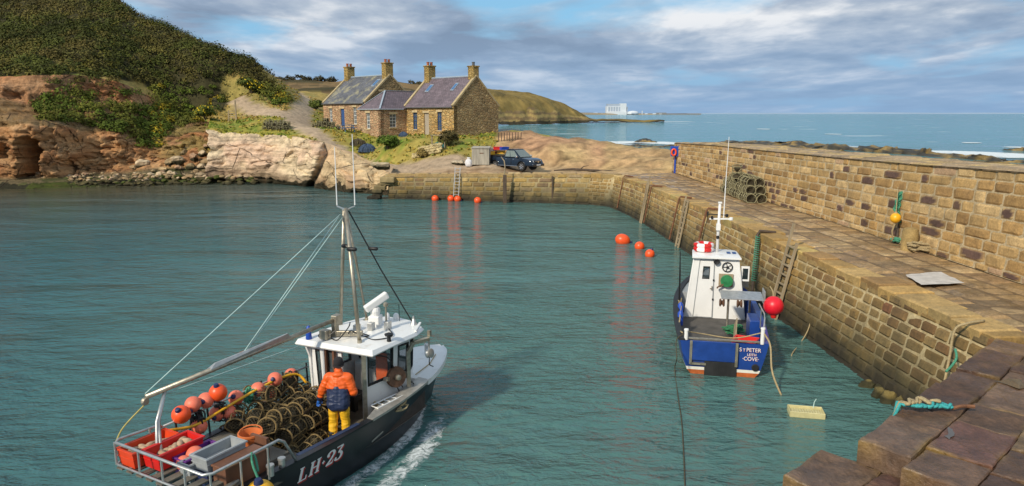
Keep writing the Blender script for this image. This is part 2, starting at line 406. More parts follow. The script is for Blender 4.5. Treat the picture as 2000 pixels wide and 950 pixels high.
def build_cliff():
    V = []; C = []; cols = np.arange(-420, 435, 2.6); rows = np.linspace(0, 1, 92)
    for px in cols:
        for t in rows:
            p, py = cliff_pt(px, t)
            f = 1.0
            n1 = fbm(p, .22, 3); n2 = fbm(p+Vector((9, 3, 1)), .7, 4); stv = p.z+.8*fbm(p, .15, 2)+.12*p.x*.3
            strata = math.sin(stv*5.2)*.5+math.sin(stv*11+1)*.3
            face = min(max((t-.2)/.08, 0), 1)
            amp = face*(1 if t < .95 else .4)
            rg = 1-2*abs(fbm(p+Vector((2, 7, 3)), .55, 3)); r2 = 1-2.4*abs(fbm(Vector((p.x*.7, p.y, p.z*2.2)), .9, 3)); led = (stv*1.15) % 1.0; led = led*.9 if led < .8 else (1-led)*3.6
            hf = fbm(Vector((p.x, p.y, p.z*1.8)), 2.1, 3)
            d = amp*(n1*1.25+n2*.35+rg*.42-max(r2-.55, 0)*1.1+led*.26+hf*.17)+(1-face)*.25*n2
            # buttress between the caves
            d -= amp*.9*math.exp(-((px-50)/140)**2)*0
            cave = 7.5*arch(px+n2*9, py+n1*8, 60, 347, 270, 30)+2.6*arch(px+n2*5, py, 139, 342, 308, 10)
            q = Vector((p.x, p.y-d+cave, p.z+(n2*.25*amp)))
            if cave > 2 and q.z < 1.6: q.z = 1.0+.1*n2
            V.append(q)
            k = .5+.5*math.sin(stv*3.1+n1*2); c = C_OR*(1-k*.6)+C_CR*k*.6
            r = min(max((n2+.05)*1.6, 0), 1); c = c*(1-r*.55)+C_RD*r*.55
            up = min(max((t-.80)/.05, 0), 1); c = c*(1-up*.6)+(C_PK if n1 > 0 else C_RD*1.3)*up*.6
            if .70 < t < .86: c = c*.4+np.array((.10, .085, .035))*.6
            gr = min(max((px-290)/50, 0), 1)*min(max((.93-t)/.1, 0), 1)*min(max((t-.34)/.1, 0), 1)
            if gr > 0 and n2 < .25+.2*n1: c = c*(1-gr*.8)+np.array((.27, .20, .065))*gr*.8
            if t < .26:
                k = min((.26-t)/.05, 1); b = np.array((.15, .115, .06)) if n2 > -.15 else np.array((.085, .085, .03))
                c = c*(1-k)+b*k
            if p.z < .42+.3*n2: c = np.array((.03, .028, .014)) if n1 < .1 else np.array((.06, .075, .012))
            C.append(c); cliff_pts.append((px, py, q))
        CLIFF_TOPS.append(V[-1].copy())
    nc, nr = len(cols), len(rows)
    idx = np.arange(nc*nr).reshape(nc, nr)
    F = np.stack([idx[:-1, :-1], idx[1:, :-1], idx[1:, 1:], idx[:-1, 1:]], -1).reshape(-1, 4)
    return V, F, C
LAND = M('land', (1, 1, 1), .92, var=.30, scale=1.5, bump=.10, bscale=2.6, attr=True, spec=.25, stain=(.55, .60, (.10, .07, .035), .35))
def rock_mat():
    m = bpy.data.materials.new('cliff sandstone'); m.use_nodes = True; nt = m.node_tree; b = nt.nodes['Principled BSDF']; b.inputs['Roughness'].default_value = .9; b.inputs['Specular IOR Level'].default_value = .25
    g = nd(nt, 'ShaderNodeNewGeometry'); P = g.outputs['Position']; at = nd(nt, 'ShaderNodeAttribute', attribute_name='Col')
    wn = nd(nt, 'ShaderNodeTexNoise'); wn.inputs['Scale'].default_value = .35; wn.inputs['Detail'].default_value = 4; nt.links.new(P, wn.inputs['Vector'])
    W_ = mix(nt, P, wn.outputs['Color'], .55, 'ADD')
    bands = noi(nt, mapping(nt, W_, (.12, .12, 2.6), (0, R(9), 0)), 1.0, 6, .7); rb = ramp(nt, [(.32, .62), (.5, 1.), (.68, 1.28)]); nt.links.new(bands, rb.inputs[0])
    c = mix(nt, at.outputs['Color'], rb.outputs[0], 1., 'MULTIPLY')
    n = noi(nt, P, 2.2, 7, .7); rn = ramp(nt, [(.3, .74), (.7, 1.24)]); nt.links.new(n, rn.inputs[0]); c = mix(nt, c, rn.outputs[0], 1., 'MULTIPLY')
    ve = nd(nt, 'ShaderNodeTexVoronoi', feature='DISTANCE_TO_EDGE'); ve.inputs['Scale'].default_value = .25; nt.links.new(mapping(nt, W_, (1, 1, 1.5), (0, R(14), 0)), ve.inputs['Vector'])
    cr = ramp(nt, [(0., 1.), (.014, 0.)]); nt.links.new(ve.outputs['Distance'], cr.inputs[0])
    gate = ramp(nt, [(.42, 0.), (.55, 1.)]); nt.links.new(noi(nt, P, .5, 4), gate.inputs[0])
    crk = mth(nt, 'MULTIPLY', cr.outputs[0], gate.outputs[0]); c = mix(nt, c, (.07, .04, .025), mth(nt, 'MULTIPLY', crk, .65))
    st = ramp(nt, [(.58, 0.), (.70, 1.)]); nt.links.new(noi(nt, mapping(nt, P, (1, 1, .4)), .8, 6, .7), st.inputs[0]); c = mix(nt, c, (.14, .075, .04), mth(nt, 'MULTIPLY', st.outputs[0], .5))
    pl = ramp(nt, [(.60, 0.), (.72, 1.)]); nt.links.new(noi(nt, mapping(nt, P, (1, 1, .8)), .55, 6, .65), pl.inputs[0]); c = mix(nt, c, (.60, .46, .30), mth(nt, 'MULTIPLY', pl.outputs[0], .35))
    nt.links.new(c, b.inputs['Base Color'])
    bp = nd(nt, 'ShaderNodeBump'); bp.inputs['Distance'].default_value = .30; h = mth(nt, 'SUBTRACT', mth(nt, 'ADD', n, mth(nt, 'MULTIPLY', bands, .9)), mth(nt, 'MULTIPLY', crk, .8)); nt.links.new(h, bp.inputs['Height']); nt.links.new(bp.outputs[0], b.inputs['Normal'])
    return m
ROCK = rock_mat()
V, F, C = build_cliff(); tag(mesh_np('sea_cliff', V, F, ROCK, C, smooth=False), kind='structure')

# pale outcrop between the beach and the quay
OC_PX = [405, 432, 470, 520, 560, 600, 615, 640, 680, 720, 745, 772]
OC_YW = [358, 357, 357, 359, 362, 367, 370, 373, 377, 380, 382, 386]
OC_YT = [252, 255, 260, 262, 265, 270, 274, 281, 298, 318, 329, 343]
OC_DD = [3.5, 3, 2.6, 2.6, 2.6, 2.6, 3, 4, 4.4, 4.2, 3.2, 1.6]
OC_TOPS = []; oc_pts = []
def build_outcrop():
    V = []; C = []; cols = np.arange(405, 773, 1.7); rows = np.linspace(-.08, 1.1, 76)
    cr_, pk_, br_ = np.array((.72, .57, .37)), np.array((.66, .44, .31)), np.array((.16, .115, .06))
    for px in cols:
        yw, yt, dd = crv(OC_PX, OC_YW, px), crv(OC_PX, OC_YT, px), crv(OC_PX, OC_DD, px); D0 = dw(yw)
        for t in rows:
            tt = min(max(t, 0), 1)
            y = yw+(yt-yw)*t if t < 1 else yt; D = D0+dd*(.30*tt+.70*tt**3.5)+(max(t-1, 0)*22)
            p = PD(px, y, D)
            if t > 1: p.z = PD(px, yt, D0+dd).z-.35*(t-1)*10
            n1 = fbm(p, .28, 3); n2 = fbm(p+Vector((4, 1, 7)), .8, 4)
            dip = (p.z*1.0+p.x*(.10 if px < 610 else .62)+n1*.8); st = math.sin(dip*3.3)*.5+math.sin(dip*8.7+2)*.28+math.sin(dip*1.4)*.4
            e = min(1, (1.1-t)/.12)
            ck = 1-2.6*abs(fbm(Vector((p.x*.35-p.z*.3, p.y*.3, p.z+p.x*(.08 if px < 610 else .5))), .5, 3)); led = (dip*1.05) % 1.0; led = led if led < .85 else (1-led)*5.6; hf = fbm(Vector((p.x*.6, p.y, p.z*1.7+p.x*.3)), 2.2, 3)
            d = e*(n1*.7+n2*.10+led*.16-max(ck-.6, 0)*.8+hf*.06)
            xc = 641-(y-278)*.44; g = math.exp(-((px-xc)/5.5)**2); d -= e*1.7*g*(1 if y > 282 else .4)
            xc2 = 566+(y-265)*.1; g2 = math.exp(-((px-xc2)/4)**2)*(1 if y < 318 else 0); d -= e*.35*g2
            if px > xc and px < 655: d -= e*.8*min((px-xc)/8, 1)*max(1-(px-xc)/42, 0)
            d -= max(.12-t, 0)*6*max(n1+.5, 0)                    # undercut at the waterline
            V.append(Vector((p.x+.25*n2, p.y-d, p.z+.15*n2*e)))
            k = min(max(.5+n1*1.1+.35*math.sin(dip*2.1), 0), 1); c = cr_*(1-k*.75)+pk_*k*.75
            if n2 > .28: c = c*.72
            if px > xc: c = c*np.array((.88, .82, .72))
            if p.z < 1.5+.8*n1: k = min(max((1.5+.8*n1-p.z)/1.0, 0), 1); c = c*(1-.72*k)+br_*.72*k
            if p.z < .5+.3*n2: c = np.array((.04, .034, .018))
            if t > .99: c = np.array((.24, .185, .06))
            C.append(c)
        OC_TOPS.append(PD(px, yt, D0+dd))
    nc, nr = len(cols), len(rows); idx = np.arange(nc*nr).reshape(nc, nr)
    return V, np.stack([idx[:-1, :-1], idx[1:, :-1], idx[1:, 1:], idx[:-1, 1:]], -1).reshape(-1, 4), C
V, F, C = build_outcrop(); tag(mesh_np('rock_outcrop', V, F, ROCK, C), kind='structure')

# --- the ground behind them: a thin-plate surface through points of the place
CT = []
for p in CLIFF_TOPS[::12]: CT.append((p.x, p.y+.6, p.z-.15))
for p in OC_TOPS[6::14]: CT.append((p.x, p.y, p.z))
def cp(px, py, D): p = PD(px, py, D); CT.append(tuple(p))
SIL = [(200, 0, 112), (260, 28, 110), (330, 60, 106), (400, 98, 102), (450, 112, 100), (500, 137, 97), (530, 171, 95), (562, 197, 92)]
for k_, q in enumerate(SIL):
    cp(*q); p = PD(*q)
    if k_ < 5: CT.append((p.x*1.22, p.y+26, p.z-7))
    if k_ < 3: CT.append((p.x*1.5, p.y+60, p.z-14))
for q in [(0, 60, 100), (0, 0, 115), (0, -100, 135), (100, 60, 98), (100, 0, 110), (150, -45, 120), (200, 100, 92), (300, 130, 95), (300, 80, 101), (400, 150, 94), (400, 190, 91),
          (450, 160, 95), (470, 190, 91), (520, 200, 90), (545, 213, 87), (350, 205, 90), (-300, 60, 97), (-300, -100, 130), (-150, 20, 112), (-400, 100, 88),
          (450, 240, 82), (520, 240, 80), (500, 226, 86), (440, 226, 88),
          (850, 318, 64.5), (740, 300, 66), (680, 282, 69.5), (610, 258, 75), (575, 232, 84), (600, 205, 98), (590, 190, 115), (570, 183, 128),
          (640, 232, 93), (625, 206, 106), (640, 188, 125), (620, 250, 80),
          (870, 288, 67.5), (800, 287, 68.5), (760, 280, 70), (930, 325, 64.8), (945, 306, 64.5), (900, 300, 65.5), (960, 305, 65),
          (764, 342, 61), (1000, 340, 59.2), (1155, 340, 57.7), (1000, 325, 65.5), (1000, 333, 62), (1100, 331, 62.2), (880, 342, 60.2), (1290, 345, 56),
          (1070, 325, 64.5), (1150, 332, 61.6), (1250, 333, 59.5), (1060, 295, 66), (1150, 301, 66), (1230, 311, 63.5),
          (985, 258, 76), (1050, 268, 72), (1100, 272, 71), (1160, 280, 69.5), (1220, 292, 67), (1312, 302, 64)]: cp(*q)
RC = (-5.8, 72.5, 4.95); LC = (-16.4, 81.6, 5.35)     # near front corners of the two cottages
HB = Vector((.69, -.724, 0)).normalized(); HA = Vector((.724, .69, 0)).normalized()
for u, v, z in ((0, 0, 4.95), (8.3, 0, 5.0), (8.3, 6, 5.2), (0, 6, 4.5), (4, 3, 5.0), (4, -1.5, 4.75)): q = Vector(RC)-HB*u+HA*v; CT.append((q.x, q.y, z))
for u, v, z in ((0, 0, 5.3), (9.4, 0, 5.6), (9.4, 7, 6.2), (0, 7, 5.6), (5, -2, 5.2)): q = Vector(LC)-HB*u+HA*v; CT.append((q.x, q.y, z))
for q in [(25, 84, -.5), (12, 92, -.6), (0, 104, .2), (-8, 112, 3), (35, 78, -1), (25, 70, .6), (20, 110, -2), (30, 130, -2), (5, 140, -1), (-45, 148, 8.5), (-30, 148, 7.5), (-15, 148, 5.5), (0, 150, 0), (-45, 185, 5), (-20, 185, 2), (0, 185, -3), (30, 165, -4), (-70, 185, 5), (-100, 185, 8), (45, 110, -3), (45, 185, -4), (-20, 118, 6), (-9, 95, 5), (40, 60, -.5)]: CT.append(q)
CT = np.array(CT)
def tps_fit(P, lam=.03):
    n = len(P); d = np.linalg.norm(P[:, None, :2]-P[None, :, :2], axis=2); K = np.where(d > 0, d*d*np.log(d+1e-9), 0)+np.eye(n)*lam*10
    A = np.zeros((n+3, n+3)); A[:n, :n] = K; A[:n, n] = 1; A[:n, n+1:] = P[:, :2]; A[n, :n] = 1; A[n+1:, :n] = P[:, :2].T
    return np.linalg.solve(A, np.concatenate([P[:, 2], [0, 0, 0]]))
TW = tps_fit(CT)
def tps(X, Y):
    X = np.atleast_1d(np.asarray(X, float)); Y = np.atleast_1d(np.asarray(Y, float))
    d = np.hypot(X[:, None]-CT[None, :, 0], Y[:, None]-CT[None, :, 1]); return np.where(d > 0, d*d*np.log(d+1e-9), 0) @ TW[:-3]+TW[-3]+TW[-2]*X+TW[-1]*Y
def gz(x, y): return float(tps(x, y)[0])
ROAD = [PD(*q) for q in [(960, 330, 63.5), (850, 318, 64.5), (740, 300, 66), (680, 282, 69.5), (612, 259, 75), (580, 238, 82), (590, 218, 91), (602, 204, 98), (592, 190, 115), (570, 183, 128)]]
RW = [1.7, 1.5, 1.2, 1.15, 1.2, 1.5, 1.3, 1.0, .95, .95]
SPUR = [PD(*q) for q in [(590, 232, 83), (540, 226, 85), (500, 220, 88), (460, 216, 91)]]
def seg_d(x, y, P, W):
    best = 9e9
    for i in range(len(P)-1):
        ax, ay, bx, by = P[i].x, P[i].y, P[i+1].x, P[i+1].y; dx, dy = bx-ax, by-ay
        t = min(max(((x-ax)*dx+(y-ay)*dy)/(dx*dx+dy*dy), 0), 1); w = W[i]*(1-t)+W[i+1]*t
        best = min(best, math.hypot(x-ax-dx*t, y-ay-dy*t)/w)
    return best
GORSE1 = [(-500, -400), (190, -400), (212, -6), (262, 24), (332, 56), (402, 94), (457, 108), (503, 130), (535, 165), (570, 196), (545, 208), (517, 190), (490, 168), (470, 146), (446, 143), (434, 165), (445, 190), (440, 212), (405, 232), (330, 250), (312, 215), (300, 182), (270, 160), (150, 145), (0, 150), (-500, 150)]
GORSE2 = [(72, 205), (108, 173), (150, 185), (190, 190), (222, 203), (240, 214), (320, 200), (330, 215), (420, 215), (440, 222), (400, 238), (335, 248), (305, 292), (278, 290), (240, 262), (190, 246), (80, 232)]
REDR = [(965, 250), (1330, 300), (1330, 345), (1230, 338), (1150, 336), (1065, 322), (1000, 312), (968, 300)]
DIRT = [(700, 320), (860, 312), (900, 318), (1000, 304), (1080, 318), (1150, 333), (1330, 340), (1330, 420), (700, 420)]
YB_X = [p.x for p in CLIFF_TOPS[::6]]+[p.x for p in OC_TOPS if p.x > CLIFF_TOPS[-1].x+.5][::6]; YB_Y = [p.y for p in CLIFF_TOPS[::6]]+[p.y for p in OC_TOPS if p.x > CLIFF_TOPS[-1].x+.5][::6]
QUAY = [(-10.6, 61.2, 2.1), (-5, 60.2, 2.2), (0, 59.2, 2.3), (6.4, 57.7, 2.42)]
for q in QUAY[1:]: YB_X.append(q[0]); YB_Y.append(q[1]+.35)
for q in [(8.04, 56.9), (9.0, 55.2), (13, 55.0), (13.4, 58.2), (18, 58.4), (45, 58.4)]: YB_X.append(q[0]); YB_Y.append(q[1])
o_ = np.argsort(YB_X); YB_X = np.array(YB_X)[o_]; YB_Y = np.array(YB_Y)[o_]
def build_land():
    xs = np.arange(-150, 45, .62); ys = np.concatenate([np.arange(54, 100, .62), np.arange(100, 190, 1.3)])
    X, Y = np.meshgrid(xs, ys); Z = np.empty(X.size)
    xf, yf = X.ravel(), Y.ravel()
    for k in range(0, X.size, 4000): Z[k:k+4000] = tps(xf[k:k+4000], yf[k:k+4000])
    yb = np.interp(xf, YB_X, YB_Y)
    Yadj = yf.copy()
    # snap the first kept row on to the boundary
    keep = yf > yb-.62
    Yadj = np.where(keep & (yf < yb), yb, yf); Z[keep & (yf < yb)] = tps(xf[keep & (yf < yb)], Yadj[keep & (yf < yb)])
    C = np.zeros((X.size, 3)); V = np.stack([xf, Yadj, Z], 1)
    for i in np.nonzero(keep)[0]:
        x, y, z = V[i]; px, py = proj((x, y, z)); p = Vector((x, y, z))
        n1 = fbm(p, .16, 3); n2 = fbm(p+Vector((5, 5, 5)), .6, 3)
        g = np.array((.26, .235, .042)) if n1 > 0 else np.array((.32, .255, .06))
        if n2 > .2: g = np.array((.17, .20, .03))
        c = g; a = .12
        if y < 100 and inpoly(px, py, REDR):
            k = min(max(.5+n1*1.3, 0), 1); c = np.array((.44, .255, .14))*(1-k)+np.array((.47, .33, .155))*k; a = .28; c = c*(1+.22*math.sin((z+n1*.5)*16+n2*2))
            if n2 > .22: c = c*.6
            if z < 1.4: c = np.array((.05, .045, .025))
            if px > 1180: c = c*.5+np.array((.46, .33, .15))*.5
            rr_ = 1-2.2*abs(fbm(Vector((x*.5, y*1.1, z*2)), .55, 3)); V[i][2] += .13*math.sin((z+n1*.6)*9)+.10*abs(fbm(p, 1.5, 2))-.35*max(rr_-.55, 0)
            if rr_ > .72: c = c*.62
        elif y < 66 and inpoly(px, py, DIRT):
            c = np.array((.36, .25, .15)) if n2 < .12 else np.array((.26, .165, .09)); a = .05
            if px > 1050: c = np.array((.42, .29, .155))*(1+.3*n2)
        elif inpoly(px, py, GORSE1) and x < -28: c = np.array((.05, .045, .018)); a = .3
        elif x < -25 and y > 84: c = np.array((.33, .24, .07)) if n1 > -.2 else np.array((.26, .21, .06)); a = .3
        if z < .7 and y > 66: c = np.array((.05, .045, .025)); a = .5
        rd = min(seg_d(x, y, ROAD, RW), seg_d(x, y, SPUR, [1.5, 1.5, 1.2, .8])) if y < 135 else 9
        if rd < 1.1+n2*.4:
            k = min(max((1.1+n2*.4-rd)/.3, 0), 1); rc = np.array((.40, .30, .20))*(1+.18*n1)
            if .1 < rd < .28 and False: rc = rc*.8
            c = c*(1-k)+rc*k; a *= (1-k)
        V[i][2] += a*(n2*.9+n1*.5); C[i] = c
    ny, nx = X.shape; idx = np.arange(X.size).reshape(ny, nx)
    F = np.stack([idx[:-1, :-1], idx[:-1, 1:], idx[1:, 1:], idx[1:, :-1]], -1).reshape(-1, 4)
    F = F[keep[F].all(1)]; F = F[(V[F][:, :, 2] > -1.6).any(1)]
    # a skirt below the free edges, so the ground has a thickness
    E = {}
    for f in F:
        for a, b in zip(f, np.roll(f, -1)): E[(a, b)] = 1
    sk = []; low = {}; VV = list(V); CC = list(C)
    for (a, b) in E:
        if (b, a) in E: continue
        for q in (a, b):
            if q not in low: low[q] = len(VV); VV.append(V[q]+np.array((0, .25, -2.2))); CC.append(C[q])
        sk.append((b, a, low[a], low[b]))
    V = np.array(VV); C = np.array(CC); F = np.concatenate([F, np.array(sk)]); m = -np.ones(len(V), int)
    used = np.unique(F); m[used] = np.arange(len(used))
    return V[used], m[F], C[used]
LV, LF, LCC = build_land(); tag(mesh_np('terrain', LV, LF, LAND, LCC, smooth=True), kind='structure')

# --- far hills, headland, far coast
def loft_hill(name, cols, seg, mat, colf, amp, sc, nrow=26, ncol=140):
    # cols: px -> list of (py, D); interpolated smoothly both ways
    pxs = [c[0] for c in cols]; k = len(cols[0][1]); V = []; C = []
    for px in np.linspace(pxs[0], pxs[-1], ncol):
        pts = [(crv(pxs, [c[1][i][0] for c in cols], px), crv(pxs, [c[1][i][1] for c in cols], px)) for i in range(k)]
        for t in np.linspace(0, k-1, nrow):
            y = crv(range(k), [q[0] for q in pts], t); D = crv(range(k), [q[1] for q in pts], t)
            p = PD(px, y, D); n = fbm(p, sc, 4); p2 = Vector((p.x, p.y-n*amp, p.z+n*amp*.35)); V.append(p2); C.append(colf(p2, px, y, t, n))
    idx = np.arange(ncol*nrow).reshape(ncol, nrow)
    F = np.stack([idx[:-1, :-1], idx[1:, :-1], idx[1:, 1:], idx[:-1, 1:]], -1).reshape(-1, 4)
    return tag(mesh_np(name, V, F, mat, C, smooth=True), kind='structure')
FARL = M('far land', (1, 1, 1), .95, var=.28, scale=.12, bump=.6, bscale=.25, attr=True, spec=.1)
def c_back(p, px, y, t, n):
    if n > .16 or t > 2.75: return np.array((.065, .055, .025))
    if n > .0: return np.array((.15, .10, .045))
    return np.array((.22, .145, .065)) if t > .8 else np.array((.26, .20, .06))
loft_hill('hills', [(420, [(215, 128), (185, 165), (166, 215), (158, 250), (190, 300)]), (530, [(205, 130), (180, 165), (165, 215), (157, 250), (190, 300)]), (620, [(200, 130), (178, 165), (166, 215), (158, 250), (190, 300)]),
                    (720, [(205, 130), (182, 165), (170, 215), (160, 250), (190, 300)]), (830, [(215, 130), (190, 165), (175, 215), (165, 260), (195, 310)]), (950, [(236, 190), (215, 220), (190, 250), (174, 290), (200, 340)])], 0, FARL, c_back, 2.5, .05)
def c_head(p, px, y, t, n):
    s = math.sin(p.z*1.6+n*3)
    if t > 1.9+n*.6: return np.array((.23, .165, .055)) if n < .1 else np.array((.16, .12, .045))
    c = np.array((.34, .245, .095)) if s > 0 else np.array((.21, .145, .07))
    return np.array((.06, .05, .03)) if p.z < 2.2 else c
HEADC = [(900, [(246, 430), (228, 445), (205, 455), (182, 480), (169, 540), (190, 640)]), (960, [(244.5, 445), (226, 455), (204, 466), (184, 490), (172, 545), (195, 640)]), (1000, [(243, 462), (225, 470), (206, 480), (188, 500), (178, 545), (200, 640)]),
         (1060, [(241.5, 490), (227, 496), (211, 505), (197, 520), (189, 550), (210, 640)]), (1100, [(240.5, 515), (229, 520), (217, 528), (208, 540), (203, 560), (218, 640)]), (1140, [(239.5, 540), (234.5, 544), (231, 550), (227, 556), (225.5, 570), (230, 640)]),
         (1165, [(239, 556), (236.4, 560), (235.4, 566), (234.4, 570), (233.8, 580), (234, 640)]), (1220, [(238.4, 575), (236.6, 580), (235.8, 584), (235.2, 588), (235.2, 600), (236, 640)]), (1297, [(238.0, 600), (237.6, 604), (237.0, 606), (236.8, 610), (237.2, 616), (237.5, 640)])]
loft_hill('headland', HEADC, 0, FARL, c_head, 5.0, .035, 40, 240)
hz = [(700, [(225.5, 3400), (219, 3450), (216, 3700)]), (1000, [(225.6, 3900), (220.3, 3950), (219, 4300)]), (1140, [(225.7, 4050), (221.2, 4080), (220.3, 4300)]), (1230, [(225.8, 4150), (221.8, 4180), (221.4, 4300)]), (1300, [(225.7, 4200), (222.6, 4220), (222.4, 4300)])]
loft_hill('far_coast', hz, 0, M('far shore', (1, 1, 1), .95, var=.2, scale=.01, attr=True), lambda p, px, y, t, n: np.array((.30, .25, .17)) if t < .9 else np.array((.22, .2, .15)), 6, .004, 8, 80)
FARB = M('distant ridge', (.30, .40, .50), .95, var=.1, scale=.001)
mb = MB(); rows = []
for i, px in enumerate(range(1340, 2101, 20)):
    t = (px-1340)/760; h = 12+16*math.sin(t*math.pi)*(1+.4*math.sin(t*17)); a = PD(px, 224, 16000); rows.append([(a.x, a.y-800, -5), (a.x, a.y, h), (a.x, a.y+2000, h*.8), (a.x, a.y+3000, -5)])
mb.grid(rows); tag(mb.build('distant_hills', FARB, smooth=True), kind='structure')

# --- seaward rock shelf beyond the parapet and the skerries with their surf
def skerry(name, path, w, h, seed, col=(.05, .043, .027)):
    V = []; C = []; P = [PZ(px, py, 0) for px, py in path]; n = len(P); N = n*9; M_ = 12
    for k in range(N+1):
        t = k/N*(n-1); c = Vector((crv(range(n), [p.x for p in P], t), crv(range(n), [p.y for p in P], t), 0)); e = math.sin(math.pi*k/N)**.35
        for j in range(M_+1):
            u = j/M_*2-1; p = c+Vector((0, u*w*e, 0)); q = p+Vector((seed, 0, 0))
            z = h*.85*(1-u*u)**.6*(.5+.75*fbm(q, .16, 5)+.6*abs(fbm(q, .5, 4))+.25*fbm(q, 1.6, 3))*e-.35*(abs(u) > .95)-.1
            V.append((p.x+fbm(q, .2, 2)*1.2, p.y+fbm(q+Vector((0, 9, 0)), .3, 3)*w*.3, z)); s = fbm(q, .4, 3)
            C.append(np.array(col)*(1+.6*s) if s < .08 else np.array((.20, .135, .045))*(1+.5*s))
    idx = np.arange((N+1)*(M_+1)).reshape(N+1, M_+1)
    F = np.stack([idx[:-1, :-1], idx[1:, :-1], idx[1:, 1:], idx[:-1, 1:]], -1).reshape(-1, 4)
    return tag(mesh_np(name, V, F, WETR, C), kind='structure')
WETR = M('wet shore rock', (1, 1, 1), .55, var=.45, scale=.7, bump=.25, bscale=1.2, attr=True)
skerry('rocks', [(1195, 284), (1235, 286), (1280, 287), (1330, 285)], 4, .7, 3)
skerry('rocks', [(1238, 278.5), (1262, 278), (1280, 278.5)], 3, .9, 13)
skerry('rocks', [(1400, 280), (1450, 281), (1520, 284), (1600, 289), (1700, 296), (1800, 303), (1900, 311), (2010, 320), (2120, 329)], 9, 1.5, 23)
skerry('rocks', [(1440, 284), (1520, 288), (1600, 295), (1680, 302)], 7, 1.1, 33, (.075, .06, .03))
skerry('rocks', [(1800, 311), (1880, 318), (1980, 328), (2100, 340)], 4, .9, 43, (.09, .07, .03))
skerry('rocks', [(1955, 293), (1990, 294.5), (2040, 297)], 3, 1.2, 53)
foam_strip('surf', [PZ(a, b, 0) for a, b in ((1185, 284), (1230, 279), (1290, 280.5), (1345, 283))], [8, 12, 11, 6], [1.0, 1.5, 1.5, .8], SURF, z=.05)
foam_strip('surf', [PZ(a, b, 0) for a, b in ((1420, 276), (1520, 280), (1640, 286), (1760, 294), (1900, 300), (2060, 310))], [6, 5, 5, 6, 10, 10], [.9, .9, .9, 1.0, 1.5, 1.5], SURF, z=.05)
foam_strip('surf', [PZ(a, b, 0) for a, b in ((985, 243.4), (1060, 241.2), (1140, 240), (1230, 238.6), (1300, 238.4), (1362, 238))], [4, 5, 6, 9, 16, 8], [.8, .9, 1.0, 1.3, 1.7, .9], SURF, z=.06)

for x0, x1, y in ((1876, 1912, 279), (1955, 2030, 288), (1610, 1640, 262), (1480, 1500, 252)):
    foam_strip('surf', [PZ(x0, y, 0), PZ((x0+x1)/2, y+.4, 0), PZ(x1, y+1.2, 0)], [1.5, 4, 1.5], [1.0, 1.7, 1.0], SURF, z=.05)
